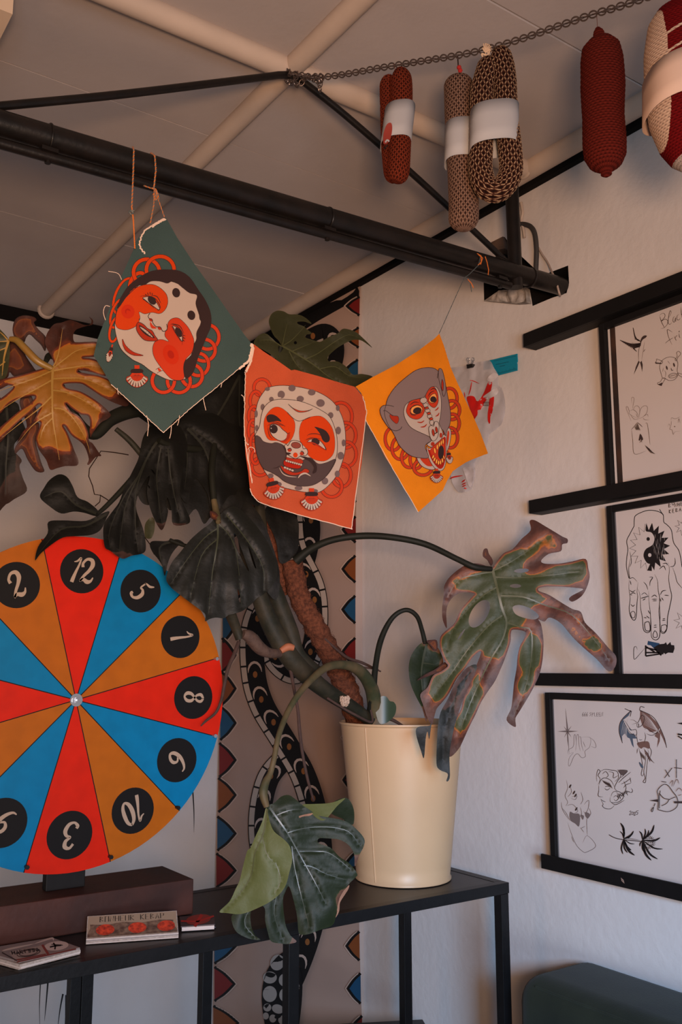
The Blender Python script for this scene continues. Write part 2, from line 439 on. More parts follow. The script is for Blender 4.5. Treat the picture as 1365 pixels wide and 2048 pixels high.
# ------------------------------------------------------------------ picture ledges and frames on the right wall
XL = 1.898
YE = on(1058, 1000, 0, XL).y
def ledge(pt, pb, lab):
    zt = on(pt[0], pt[1], 0, XL).z; zb = on(pb[0], pb[1], 0, XL).z
    root = thing('picture_ledge', (XW, YE, zt), lab, 'picture ledge', 'black picture ledges on the right wall')
    mb = MB(); mb.box((XL, -.3, zb), (XL + .007, YE, zt)); mb.build('front_lip', BLACKW, root, bevel=.0012)
    mb = MB(); mb.box((XL + .0072, -.3, zb), (XW - .0005, YE, zb + .012)); mb.build('shelf_board', BLACKW, root, bevel=.0012)
    return root, zb + .0125, zt
L1 = ledge((1044, 669), (1046, 695), 'topmost black picture ledge on the right wall, nothing standing on it in view')
L2 = ledge((1058, 1001), (1060, 1027), 'second black picture ledge from the top, carrying the framed swallow and skull sheet')
L3 = ledge((1074, 1346), (1074, 1371), 'third black picture ledge from the top, carrying the framed hand drawing')
L4 = ledge((1080, 1707), (1081, 1736), 'lowest black picture ledge, above the sofa, carrying the sheet dated 2025')
mb = MB(); c = on(1247, 1761, 0, XL)
for i in range(4): mb.torus(c + Vector((-.0015, 0, 0)), (0, 1, .3 * i), (0, .2 * i, 1), .0022 + .0009 * i, .0008, 12, 5)
mb.build('chipped_screw_hole', mat('chipped_wood', rgb(150, 120, 105), .9), L4[0])

XF = 1.908
def frame(zbot, ztop, py0, width, lab, bar=.017):
    """black framed sheet standing on a ledge: left outer edge at Y = py0"""
    root = thing('framed_print', (XF, py0 - width / 2, zbot), lab, 'framed print', 'framed tattoo flash sheets')
    y0, y1 = py0, py0 - width
    fr = MB()
    fr.box((XF, y0 - bar, zbot), (XF + .022, y0, ztop)); fr.box((XF, y1, zbot), (XF + .022, y1 + bar, ztop))
    fr.box((XF, y1 + bar, zbot), (XF + .022, y0 - bar, zbot + bar)); fr.box((XF, y1 + bar, ztop - bar), (XF + .022, y0 - bar, ztop))
    fr.build('frame', BLACKW, root, bevel=.0012)
    bk = MB(); bk.box((XF + .0145, y1 + bar - .001, zbot + bar - .001), (XF + .020, y0 - bar + .001, ztop - bar + .001)); bk.build('backing_board', BLACKW, root)
    return root
GLASSE = mat('aluminium_lip', rgb(120, 116, 116), .35, metal=.5)
PAPER = mat('print_paper', rgb(198, 186, 180), .75, spec=.2, mottle=.03, mscale=8)
PAPER2 = mat('print_paper_sheet_edge', rgb(205, 195, 190), .75, spec=.2)
INKG = mat('ink_grey', rgb(112, 98, 94), .8, spec=.2)
INKB = mat('ink_brown', rgb(62, 48, 46), .8, spec=.2)
INKL = mat('ink_light', rgb(92, 76, 72), .8, spec=.2)
PS = Surf((XF + .0135, 0, 0), (-1, 0, 0))
def sheet(root, quad, ops, k, name='print'):
    a = Art(PS.crop(*k)); a.dz = .00012
    a.fill(quad, PAPER, smooth=False, step=None)
    ops(a)
    return a.build(name, root, smooth=False)
def rect_px(y0, y1, z0, z1):
    """outline of a rectangle on the print plane, as photograph pixels"""
    out = []
    for y, z in ((y0, z0), (y1, z0), (y1, z1), (y0, z1)):
        q = Vector((XF + .0135, y, z)) - EYE; d = q.dot(FW); out.append((682.5 + F * q.dot(RT) / d, 1024 - F * q.dot(UP) / d))
    return out

# ---- frame A (swallow, "Black fri...")
yA = on(1205, 800, 0, XF).y
fA = frame(L2[1], L1[2] - .052, yA, .62, 'framed sheet with a swallow, a skull with crossed bones and an ace of spades')
def rp(y0, y1, z0, z1, k): return [((x - k[1]) / k[0], (y - k[2]) / k[0]) for x, y in rect_px(y0, y1, z0, z1)]
kA = (0.17576, 1220, 600)
zA0, zA1 = L2[1] + .017, L1[2] - .052 - .017
def opsA(a):
    def L(p, w=2.2, t=1, m=INKB, **q): a.line(p, w, m, taper=t, **q)
    # white strip and dark brown strip beside the sheet
    def strip(y0, y1, m):
        a.fill(rp(y0, y1, zA0, zA1, kA), m, smooth=False, step=None)
    strip(yA - .0185, yA - .0255, PAPER2); strip(yA - .0270, yA - .0420, mat('dark_brown_strip', rgb(40, 31, 28), .6, c2=rgb(70, 45, 32), mscale=14))
    # swallow
    a.fill([(345, 520), (352, 460), (368, 425), (392, 405), (420, 404), (424, 412), (410, 430), (380, 450), (362, 480), (355, 520)], INKB)
    for i in range(9):
        t = i / 8; L([(352 - 4 * t, 470 - 2 * t), (300 + 20 * t, 440 + 8 * t), (268 + 18 * t, 316 + 130 * t)], 4.2, 0)
    for i in range(11):
        t = i / 10; L([(350 - 4 * t, 492 + 40 * t), (250 + 34 * t, 500 + 50 * t), (118 + 190 * t, 458 + 128 * t)], 4.2, 0)
    for i in range(10): L([(340 - 9 * i, 487 - .5 * i), (330 - 9 * i, 540 - 4 * i)], 1.6, m=INKL)
    L([(345, 520), (330, 590), (332, 700)], 2.6); L([(400, 470), (385, 560), (365, 690)], 1.5, m=INKL)
    a.fill([(330, 690), (300, 760), (275, 850), (320, 760), (345, 700), (360, 760), (372, 820), (378, 740), (366, 690), (348, 712)], INKB, smooth=False)
    L([(385, 592), (395, 575), (406, 560)], 3)
    # Black
    L([(572, 185), (592, 250), (628, 320)], 3.2); L([(562, 182), (600, 152), (628, 160), (628, 195), (590, 240), (630, 218), (662, 235), (655, 280), (615, 318), (580, 322)], 2.8)
    L([(664, 218), (700, 150), (690, 122), (674, 180), (668, 260), (690, 276), (712, 250)], 2.8)
    L([(748, 190), (728, 196), (722, 240), (740, 250), (752, 200), (752, 240), (766, 232)], 2.8)
    L([(790, 165), (770, 180), (768, 222), (790, 226), (806, 205)], 2.8)
    L([(812, 80), (822, 200)], 3); L([(850, 130), (826, 165), (852, 196)], 3)
    # friday
    L([(718, 368), (672, 340), (656, 345), (672, 420), (712, 512)], 3); L([(632, 494), (680, 455), (728, 428)], 2.6)
    L([(738, 412), (748, 440), (764, 466)], 2.8); L([(745, 440), (758, 412), (774, 404)], 2.6); L([(790, 380), (796, 420), (806, 430)], 2.8)
    a.fill([(786, 350), (793, 356), (800, 346), (793, 368)], INKB)
    L([(860, 330), (836, 345), (834, 400), (862, 380), (866, 290), (862, 400)], 2.8)
    # skull and bones
    a.line([(570, 760), (590, 700), (640, 660), (700, 648), (750, 665), (778, 720), (770, 800), (780, 850), (740, 905), (680, 916), (645, 900), (612, 890), (600, 880), (582, 820)], 2.4, INKB, closed=True)
    L([(625, 800), (640, 830), (635, 880)], 1.8); L([(612, 770), (605, 820)], 2); L([(660, 690), (690, 730)], 1.6)
    for x, y in ((652, 772), (734, 738)): a.fill(ell(x, y, 9, 24, -14), INKB)
    L([(700, 770), (708, 800), (728, 796)], 4)
    a.line(ell(720, 860, 50, 26, -14, 20), 2.2, INKB, smooth=False, closed=True); L([(672, 872), (768, 846)], 1.6)
    for i in range(5): L([(686 + 18 * i, 888 - 6 * i), (684 + 18 * i, 846 - 3 * i)], 1.5)
    for p in ([(590, 725), (556, 724), (526, 722), (524, 706), (536, 692), (534, 672), (556, 678), (604, 700)], [(746, 678), (770, 640), (764, 600), (784, 584), (806, 600), (806, 622), (780, 650), (762, 690)], [(604, 890), (578, 930), (552, 940), (548, 958), (576, 964), (590, 976), (598, 960), (620, 920), (636, 890)], [(776, 830), (810, 840), (840, 850), (846, 880), (815, 872), (784, 850)]):
        a.line(p, 2.2, INKB, closed=True)
    a.fill([(526, 722), (524, 706), (540, 712), (585, 716), (590, 726)], INKB); a.fill([(552, 960), (578, 950), (600, 940), (590, 976)], INKB)
    # hand, lily and ace of spades
    L([(248, 1380), (215, 1300), (190, 1225), (205, 1215), (225, 1262), (230, 1300), (330, 1352)], 1.8, m=INKL)
    L([(255, 1180), (250, 1120), (268, 1106), (280, 1130), (268, 1200), (268, 1250)], 1.7, m=INKL)
    for p in ([(232, 1262), (270, 1250), (310, 1280), (336, 1350)], [(275, 1250), (290, 1210), (325, 1208), (345, 1250), (330, 1345)], [(340, 1340), (350, 1250), (390, 1206), (430, 1215), (425, 1280), (380, 1330), (330, 1352)], [(236, 1300), (280, 1355), (330, 1356)], [(384, 1340), (400, 1362), (452, 1366)], [(395, 1320), (430, 1300), (440, 1330)], [(300, 1290), (322, 1340)]): L(p, 1.7, m=INKL)
    L([(318, 1390), (280, 1440), (248, 1475)], 2.4); L([(250, 1470), (265, 1600), (285, 1752), (420, 1715)], 2.2); L([(405, 1405), (430, 1410), (452, 1560), (462, 1650)], 2.2)
    for i in range(7): L([(318 - 6 * i, 1392 + 8 * i), (330 - 5 * i, 1440 + 5 * i), (352 - 8 * i, 1486 - i)], 2.6)
    L([(318, 1392), (350, 1420), (376, 1446)], 3)
    a.fill([(350, 1522), (380, 1572), (376, 1596), (360, 1592), (354, 1582), (345, 1600), (332, 1594), (336, 1570)], INKB); L([(356, 1580), (368, 1622)], 3.5); L([(356, 1600), (344, 1626)], 3)
    for i in range(5): L([(404 + 10 * i, 1650 + 8 * i), (430 + 14 * i, 1690 + 10 * i), (474 + 12 * i, 1745 + 2 * i)], 3.0)
    # small fish at the edge
    L([(700, 1370), (706, 1340), (740, 1350), (770, 1345), (806, 1325)], 1.8, m=INKL); L([(660, 1445), (676, 1410), (694, 1440), (686, 1470), (712, 1478), (725, 1530), (745, 1500), (806, 1490)], 1.7, m=INKL); L([(700, 1440), (705, 1370)], 1.5, m=INKL)
    a.fill(ell(742, 1440, 6, 7), INKL); L([(780, 1400), (790, 1350), (804, 1400)], 2, m=INKL)
sheet(fA, rp(yA - .0425, yA - .60, zA0, zA1, kA), opsA, kA)

# ---- frame B (hand with a sun)
yB = on(1224, 1200, 0, XF).y + .003
fB = frame(L3[1], L2[2] - .052, yB, .62, 'framed black line drawing of a hand with a spiky two-tone sun on its back')
kB = (0.22344, 1060, 960)
def opsB(a):
    def L(p, w=3.4, t=1, m=INK, **q): a.line(p, w, m, taper=t, **q)
    L([(936, 412), (938, 350), (950, 318), (1000, 290), (1060, 272), (1120, 274), (1170, 290), (1200, 314)], 3.4, 0)
    L([(1164, 262), (1180, 290), (1198, 318), (1202, 376), (1230, 400), (1270, 450), (1290, 560), (1340, 640), (1366, 780)], 3.4, 0)
    L([(936, 412), (900, 480), (870, 545), (880, 620), (870, 700), (868, 780), (890, 880)], 3.4, 0)
    # sun
    cx, cy, R, r = 1075, 600, 175, 118; P = []
    n = 18
    for i in range(2 * n):
        t = -PI / 2 + PI * i / n + .12; q = R + (40 if i % 2 == 0 else 0) * 1.0 if i % 2 == 0 else r + 20
        q = 200 if i % 2 == 0 else 140
        P.append((cx + q * .90 * math.cos(t), cy + q * 1.06 * math.sin(t)))
    a.line(P, 3.0, INK, smooth=False, closed=True)
    # dark half (right of the S curve)
    S = [(1046, 385), (1040, 455), (1090, 470), (1118, 520), (1100, 580), (1040, 620), (1020, 680), (1050, 740), (1090, 760), (1095, 815)]
    right = [p for p in P if p[0] > 1052]
    right = sorted(right, key=lambda p: math.atan2(p[1] - cy, p[0] - cx))
    dark = [p for p in right]
    poly = dark + cr(S, n=5)[::-1]
    a.fill(poly, INK, smooth=False)
    a.fill(ell(1062, 528, 15, 17), INK); a.fill(ell(1076, 672, 15, 17), PAPER)
    for i in range(26):
        x = 1100 + i * 4.6; y = 470 + random.random() * 220; L([(x, y), (x + 3, y + 30 + 50 * random.random())], .9, m=PAPER)
    # knuckles and fingers
    L([(905, 700), (888, 790), (895, 870), (900, 880), (930, 876), (965, 912)], 3)
    L([(898, 640), (912, 730), (896, 780)], 2.6)
    L([(893, 880), (890, 970), (900, 1060), (892, 1150), (905, 1220), (935, 1256), (955, 1220), (962, 1100), (968, 1040), (962, 1000), (972, 915)], 3.4)
    L([(905, 1190), (925, 1175), (944, 1190), (940, 1230), (915, 1228), (905, 1190)], 2.6, 0)
    for p in ([(895, 985), (920, 1000), (950, 985)], [(900, 1020), (930, 1010), (950, 1020)], [(905, 1110), (925, 1130), (942, 1115)], [(898, 1025), (920, 1030)], [(900, 900), (910, 940)]): L(p, 3.6)
    L([(972, 975), (990, 1040), (995, 1150), (1010, 1230), (1018, 1330), (1040, 1362), (1070, 1362), (1084, 1330), (1082, 1200), (1070, 1090), (1066, 990)], 3.4)
    L([(1034, 1275), (1070, 1272), (1078, 1345), (1040, 1345), (1030, 1300), (1034, 1275)], 3.4, 0); 
    L([(1020, 912), (1045, 940), (1060, 985)], 3); L([(1000, 1030), (1030, 1010), (1062, 1040)], 2.6)
    for p in ([(995, 1060), (1030, 1050), (1070, 1040)], [(1012, 1078), (1040, 1060)], [(1060, 1165), (1080, 1200)], [(1045, 1215), (1075, 1240)], [(1022, 1230), (1050, 1235)]): L(p, 4)
    L([(1118, 842), (1145, 900), (1152, 990), (1165, 1060), (1160, 1180), (1168, 1290), (1165, 1395), (1140, 1430), (1108, 1425), (1090, 1390), (1088, 1280), (1082, 1190)], 3.6)
    L([(1110, 1370), (1122, 1350), (1140, 1370), (1142, 1405), (1112, 1408), (1106, 1385), (1110, 1370)], 3, 0)
    for p in ([(1090, 1050), (1120, 1030), (1142, 1050)], [(1092, 1068), (1145, 1066)], [(1100, 1082), (1142, 1080)], [(1112, 1300), (1140, 1298)], [(1110, 1318), (1142, 1316)], [(1070, 870), (1102, 872), (1080, 910), (1078, 950)]): L(p, 3.6)
    L([(1240, 738), (1252, 800), (1246, 880), (1256, 960), (1272, 1040), (1254, 1140), (1236, 1230), (1230, 1330), (1205, 1372), (1176, 1360), (1166, 1300), (1170, 1200), (1160, 1060)], 3.6)
    L([(1186, 1300), (1222, 1298), (1228, 1330), (1205, 1362), (1180, 1350), (1180, 1310), (1186, 1300)], 3, 0)
    for p in ([(1170, 1030), (1190, 995), (1225, 988)], [(1180, 1050), (1200, 1080)], [(1205, 1030), (1250, 1035)], [(1190, 1244), (1216, 1240)], [(1185, 1258), (1218, 1255)], [(1190, 750), (1225, 745), (1234, 765)], [(1160, 800), (1200, 770), (1220, 810)], [(1172, 1060), (1176, 1090)]): L(p, 3.8)
    L([(1256, 776), (1290, 770), (1308, 740)], 3); L([(1290, 775), (1304, 740), (1300, 695)], 3)
    L([(1280, 780), (1305, 850), (1320, 910), (1350, 950), (1390, 990)], 2.6); L([(1366, 620), (1380, 700), (1390, 800)], 4)
    # stars at the right
    for (x, y, q) in ((1370, 420, 70), (1380, 1265, 90)):
        pp = []
        for i in range(16):
            t = PI * i / 8 + .1; rr = q if i % 2 == 0 else q * .45; pp.append((x + rr * math.cos(t), y + rr * math.sin(t) * 1.1))
        a.line(pp, 2.6, INK, smooth=False, closed=True)
    # blue and black castle-like doodle
    L([(1036, 1500), (985, 1560), (940, 1605), (932, 1560), (936, 1500), (955, 1492), (965, 1520)], 2.8)
    a.fill([(1060, 1440), (1165, 1462), (1155, 1495), (1118, 1512), (1085, 1480), (1055, 1475)], mat('ink_blue', rgb(30, 62, 92), .8), smooth=False)
    for p in ([(1040, 1480), (1040, 1576)], [(1040, 1500), (1170, 1530)], [(1045, 1545), (1170, 1545)], [(1040, 1576), (1200, 1552)], [(1040, 1490), (1120, 1540)], [(1120, 1510), (1180, 1570)]): L(p, 7, 0)
    a.fill([(1110, 1500), (1160, 1470), (1205, 1466), (1222, 1452), (1232, 1476), (1262, 1450), (1268, 1476), (1296, 1480), (1298, 1510), (1285, 1548), (1240, 1545), (1215, 1560), (1205, 1548), (1160, 1556)], INK, smooth=False)
    # BONHEUR KEBAP
    T = {'B': [[(0, 0), (0, 10)], [(0, 0), (5, 2), (1, 5), (6, 8), (0, 10)]], 'O': [ell(3, 4, 3, 4, 0, 10) + [(6, 4)]], 'N': [[(0, 10), (0, 0), (5, 10), (5, 0)]], 'H': [[(0, 0), (0, 10)], [(5, 0), (5, 10)], [(0, 5), (5, 5)]],
         'E': [[(5, 0), (0, 0), (0, 10), (5, 10)], [(0, 5), (4, 5)]], 'U': [[(0, 0), (0, 8), (3, 10), (5, 8), (5, 0)]], 'R': [[(0, 10), (0, 0), (5, 2), (0, 5), (5, 10)]], 'K': [[(0, 0), (0, 10)], [(5, 0), (0, 5), (5, 10)]], 'A': [[(0, 10), (3, 0), (6, 10)], [(1, 6), (5, 6)]], 'P': [[(0, 10), (0, 0), (5, 2), (0, 5)]]}
    def word(wd, x, y, s_, dx, dy):
        for i, c in enumerate(wd):
            for st in T[c]: a.line([(x + i * dx + p[0] * s_, y + i * dy + p[1] * s_ * 1.1) for p in st], 2.6, INK, smooth=False)
    word('B', 1246, 212, 3, 0, 0); word('O', 1276, 196, 3.2, 0, 0); word('NHEUR', 1300, 208, 2.9, 27, -5)
    word('KEBAP', 1250, 266, 2.9, 30, -6)
sheet(fB, rp(yB - .0185, yB - .60, L3[1] + .017, L2[2] - .069, kB), opsB, kB)

# ---- frame C (666 spleen)
yC = on(1098, 1540, 0, XF).y + .004
fC = frame(L4[1], L3[2] - .052, yC, .62, 'framed sheet of small drawings with a winged demon, dated 2025')
kC = (0.25395, 1060, 1340)
def opsC(a):
    def L(p, w=1.9, t=1, m=INKB, **q): a.line(p, w, m, taper=t, **q)
    def G(p, w=1.4): a.line(p, w, INKG, taper=1)
    # starburst sword held by a hand
    L([(282, 302), (298, 470), (312, 660)], 3, m=INKG); a.fill([(216, 484), (290, 476), (384, 482), (305, 492)], INKG, smooth=False)
    a.fill([(282, 302), (292, 478), (300, 600), (306, 478)], INKG, smooth=False)
    for dx, dy in ((-28, -40), (32, -42), (30, 44), (-24, 46)): a.line([(298, 484), (298 + dx, 484 + dy)], 4, INKG, taper=2)
    for p in ([(300, 660), (304, 630), (345, 600), (350, 520), (360, 512), (368, 570), (362, 640)], [(368, 560), (372, 516), (384, 512), (388, 580), (400, 640)], [(388, 530), (402, 528), (410, 590), (425, 640)], [(405, 530), (470, 530), (482, 560), (470, 610), (436, 640), (440, 680), (410, 690), (380, 660), (350, 680), (318, 752), (306, 745), (314, 690), (345, 650), (300, 666)], [(470, 528), (505, 555), (522, 590), (518, 612), (482, 600)], [(420, 560), (440, 610)]): G(p, 1.7)
    # 666 SPLEEN, 2025
    def six(x): L([(x + 12, 333), (x + 2, 348), (x + 2, 362), (x + 10, 362), (x + 10, 350), (x + 2, 352)], 1.2, 0)
    for x in (414, 430, 446): six(x)
    for p in ([(484, 334), (474, 340), (482, 350), (474, 364)], [(492, 366), (492, 334), (504, 340), (494, 350)], [(510, 334), (512, 364), (522, 364)], [(538, 336), (528, 336), (530, 366), (540, 364)], [(528, 350), (538, 348)], [(556, 334), (546, 336), (548, 366), (558, 364)], [(546, 350), (556, 348)], [(563, 366), (563, 334), (577, 364), (577, 332)]): a.line(p, 1.4, INKB, smooth=False)
    for p in ([(786, 1118), (796, 1110), (800, 1120), (786, 1142), (804, 1138)], [(812, 1116), (806, 1130), (814, 1140), (820, 1126), (812, 1116)], [(820, 1128), (832, 1118), (834, 1126), (822, 1146), (838, 1140)], [(858, 1108), (842, 1112), (844, 1122), (854, 1124), (848, 1138), (840, 1136)]): L(p, 2, 0)
    # winged demon
    HA = mat('ink_wash_brown', rgb(112, 80, 70), .8); HB = mat('ink_wash_blue', rgb(74, 84, 98), .8)
    a.fill([(800, 320), (745, 370), (712, 420), (706, 480), (720, 540), (732, 575), (728, 520), (750, 500), (770, 530), (790, 540), (806, 590), (822, 612), (812, 540), (848, 540), (800, 470), (760, 440), (740, 392), (780, 360)], HB, smooth=False)
    a.fill([(872, 318), (940, 350), (1000, 410), (1036, 470), (1068, 540), (1080, 610), (1050, 540), (1030, 500), (1026, 560), (1004, 612), (1012, 540), (985, 520), (1010, 480), (960, 490), (920, 480), (890, 440), (870, 380)], HA, smooth=False)
    for i in range(9): L([(880 + i * 2, 330 + 12 * i), (950 + 5 * i, 390 + 10 * i), (1010 + 2 * i, 470 + 4 * i)], 1.3, m=PAPER)
    for i in range(5): L([(792 - 6 * i, 350 + 16 * i), (740 + 6 * i, 420 + 20 * i), (722 + 12 * i, 520 + 10 * i)], 1.3, m=PAPER)
    for p in ([(750, 304), (780, 318), (806, 328)], [(790, 318), (800, 330), (792, 366)], [(905, 296), (876, 288), (868, 316), (890, 330)], [(800, 320), (745, 370), (712, 420), (706, 490), (732, 575)], [(872, 318), (960, 360), (1010, 420), (1060, 530), (1080, 612)]): L(p, 2.6, 0)
    a.fill([(736, 390), (760, 440), (790, 500), (840, 500), (850, 560), (872, 566), (900, 560), (905, 510), (960, 510), (1010, 480), (1028, 450), (1018, 480), (960, 495), (920, 462), (870, 456), (800, 478), (762, 420)], PAPER)
    for p in ([(736, 390), (770, 460), (800, 500), (842, 512), (838, 470), (800, 470), (764, 420), (744, 392)], [(842, 500), (850, 560), (864, 590)], [(906, 490), (914, 530), (900, 580)], [(905, 470), (930, 462), (990, 500), (1022, 460), (1030, 446)], [(920, 500), (965, 515), (1020, 486)], [(862, 545), (875, 552), (888, 546)]): L(p, 2.2)
    L([(790, 392), (820, 395), (850, 415), (862, 400), (880, 360), (900, 362), (902, 400), (880, 440), (850, 450), (842, 420), (806, 430)], 2.6); L([(850, 420), (860, 430), (858, 455)], 3)
    a.fill([(852, 572), (930, 562), (948, 600), (940, 620), (900, 608), (880, 620), (856, 600)], HA)
    for p in ([(858, 606), (870, 650), (882, 700), (890, 760), (880, 820), (892, 834), (904, 800)], [(900, 610), (916, 680), (912, 730), (900, 800), (910, 850), (894, 880), (912, 886), (918, 840), (926, 740), (938, 660), (930, 620)], [(902, 620), (930, 660), (960, 710), (984, 734)], [(905, 640), (940, 700), (950, 725)], [(940, 600), (960, 640), (950, 690)], [(850, 615), (846, 660)], [(862, 730), (880, 760), (896, 772)]): L(p, 2.4)
    a.fill([(906, 632), (930, 650), (960, 712), (984, 732), (940, 706)], HA, smooth=False); a.fill([(866, 724), (896, 760), (884, 772), (866, 745)], HB)
    for i in range(5): L([(872 + 8 * i, 640 + 8 * i), (882 + 7 * i, 690 + 6 * i)], 2.5)
    # winged-helmet head in profile
    for p in ([(545, 905), (545, 950), (540, 985), (552, 998), (580, 1000)], [(560, 1016), (576, 1030), (600, 1040)], [(562, 1024), (580, 1056), (574, 1070), (596, 1090), (640, 1092), (672, 1062)], [(548, 905), (560, 870), (590, 850), (640, 870), (668, 920)], [(590, 930), (610, 945), (636, 930)], [(594, 922), (612, 915), (634, 924)], [(530, 880), (528, 830), (540, 785), (556, 800), (540, 830), (556, 860), (540, 905)], [(556, 800), (590, 784), (640, 788), (690, 800), (700, 850), (670, 880)], [(572, 820), (600, 800), (620, 830), (600, 850)], [(620, 800), (660, 810), (660, 850), (700, 830)], [(690, 785), (720, 830), (690, 880), (670, 930), (700, 960)], [(690, 786), (770, 792), (740, 830), (716, 850)], [(800, 802), (740, 850), (700, 890)], [(800, 850), (760, 880), (720, 900)], [(790, 845), (800, 890)], [(800, 890), (760, 905), (740, 930)], [(740, 870), (760, 930), (730, 990), (680, 960)], [(800, 930), (812, 950), (800, 965), (760, 950)], [(640, 1000), (660, 960), (710, 960), (740, 1000), (700, 1040), (640, 1040), (636, 1000)], [(660, 1005), (680, 990), (700, 1010), (680, 1030), (664, 1016)], [(640, 1040), (680, 1060), (750, 1024)], [(760, 960), (775, 990)], [(730, 970), (750, 1000)], [(700, 980), (720, 1020)]): L(p, 2.4)
    for i in range(8): L([(690 + 9 * i, 975 - 3 * i), (706 + 12 * i, 1015 - 8 * i)], 3)
    for i in range(7): L([(570 + 9 * i, 866 + 3 * i), (600 + 9 * i, 900 + 6 * i)], 2.6)
    a.fill([(700, 790), (770, 796), (730, 830)], INKL)
    # burning hand
    for p in ([(300, 1200), (330, 1290), (370, 1380), (420, 1430), (450, 1434), (522, 1385), (455, 1305), (420, 1360)], [(455, 1305), (450, 1200), (455, 1160)], [(290, 865), (300, 930), (280, 990), (300, 1040), (285, 1070)], [(315, 905), (330, 960), (300, 1000)], [(250, 1040), (260, 1100), (310, 1180)], [(404, 960), (420, 1020), (400, 1060)], [(430, 1060), (450, 1036), (468, 1030), (462, 1090), (440, 1130), (426, 1110)], [(290, 1070), (340, 1060), (380, 1110), (350, 1130)], [(330, 1000), (372, 990), (360, 1020), (326, 1010)], [(260, 1090), (290, 1130), (320, 1190)], [(400, 1080), (410, 1130), (395, 1160)], [(470, 1090), (482, 1130), (460, 1170)]): G(p, 1.8)
    a.fill([(318, 1118), (350, 1130), (395, 1140), (390, 1230), (360, 1210), (320, 1180)], INKG); a.fill([(440, 1120), (474, 1135), (460, 1170), (440, 1150)], INKG); a.fill([(402, 1140), (428, 1150), (418, 1180)], INKG)
    for p in ((320, 915), (350, 965), (362, 988), (368, 1095)): a.fill(ell(p[0], p[1], 6, 16, 30), INKB)
    for p in ([(330, 1310), (350, 1360)], [(400, 1240), (430, 1280)], [(440, 1230), (400, 1250)]): G(p, 1.6)
    # thistle
    def leafs(cx, cy, lst):
        for dx, dy, q in lst: a.line([(cx, cy), (cx + dx * .6 - dy * .12, cy + dy * .6 + dx * .12), (cx + dx, cy + dy)], q, INK, taper=1)
    L([(626, 1298), (700, 1330), (880, 1350)], 3, 0); L([(750, 1322), (870, 1340)], 2)
    leafs(742, 1330, [(-26, -126, 8), (-10, -80, 6), (78, -62, 7), (60, -30, 5), (86, 130, 9), (60, 90, 8), (30, 110, 6), (-6, 120, 6), (86, 40, 4), (-30, -60, 4)])
    leafs(890, 1340, [(20, -90, 6), (92, -120, 8), (50, -80, 6), (-24, -70, 6), (140, -20, 8), (160, 70, 6), (70, 160, 9), (120, 150, 8), (20, 100, 6), (-20, 50, 5)])
    for i in range(16):
        t = -1.9 + i * .24; L([(930 + 34 * math.cos(t), 1355 + 34 * math.sin(t)), (930 + 66 * math.cos(t), 1358 + 58 * math.sin(t))], 2.4)
    for i in range(20): a.fill(ell(905 + (i % 5) * 14 + (i // 5) * 3, 1328 + (i // 5) * 16, 3, 5, 30, 8), INK)
    # heart and dagger at the right
    for p in ([(1012, 1100), (1016, 1000), (1008, 950), (1050, 905), (1090, 908), (1130, 960), (1160, 1000), (1170, 1050), (1150, 1090), (1090, 1116), (1012, 1100)], [(1024, 1090), (1024, 1000), (1030, 950)], [(1022, 970), (1060, 1010), (1110, 1020)], [(1100, 1020), (1080, 1050), (1040, 1070)], [(1110, 1015), (1150, 1000)], [(980, 1080), (968, 1116), (960, 1104), (976, 1080)], [(990, 1050), (980, 1075)], [(1040, 878), (1078, 884)], [(1124, 770), (1064, 850)], [(1070, 785), (1104, 842)], [(1158, 704), (1158, 850)], [(1140, 770), (1200, 775)]): L(p, 2.6, 0)
    a.fill([(944, 1028), (1012, 1018), (1012, 1040)], INKB, smooth=False); a.line([(1140, 1042), (1210, 1042)], 8, INKB, smooth=False)
    for p in ([(1100, 900), (1130, 870), (1120, 920)], [(1130, 920), (1160, 860), (1180, 900)], [(1150, 960), (1180, 930), (1210, 960)], [(1170, 990), (1200, 980)]): L(p, 2.4, m=HA)
    a.fill([(1162, 420), (1215, 412), (1215, 432)], INK, smooth=False); a.line([(1168, 505), (1210, 512)], 6, INK, smooth=False); a.line([(1170, 520), (1215, 548)], 4, INK, smooth=False)
sheet(fC, rp(yC - .0185, yC - .60, L4[1] + .017, L3[2] - .069, kC), opsC, kC)
for r, y, z0, z1 in ((fB, yB, L3[1], L2[2] - .052), (fC, yC, L4[1], L3[2] - .052)):
    mb = MB(); mb.box((XF + .010, y - .0190, z0 + .018), (XF + .013, y - .0172, z1 - .018)); mb.build('metal_edge', GLASSE, r)

# ------------------------------------------------------------------ console table
ZT = 1.06; YF = on(1020, 1765, 2, ZT).y; XR = on(1020, 1765, 2, ZT).x; YK = 2.142
root = thing('console_table', (XR - .6, (YF + YK) / 2, 0), 'long black metal console table holding the prize wheel and the planter', 'console table')
mb = MB(); mb.box((-.35, YF + .002, ZT - .026), (XR, YF + .027, ZT)); mb.build('front_rail', BLACKM, root, bevel=.001)
mb = MB(); mb.box((-.35, YK - .027, ZT - .026), (XR, YK - .002, ZT)); mb.build('rear_rail', BLACKM, root, bevel=.001)
mb = MB(); mb.box((XR - .027, YF + .0272, ZT - .026), (XR, YK - .0272, ZT)); mb.build('end_rail', BLACKM, root, bevel=.001)
TOPM = mat('dark_table_board', rgb(36, 31, 30), .42, spec=.5, c2=rgb(27, 24, 23), mscale=6, bump=.05)
mb = MB(); mb.box((-.33, YF + .0275, ZT - .012), (XR - .0275, YK - .0275, ZT - .001)); mb.build('table_top', TOPM, root)
lz = ZT - .0265
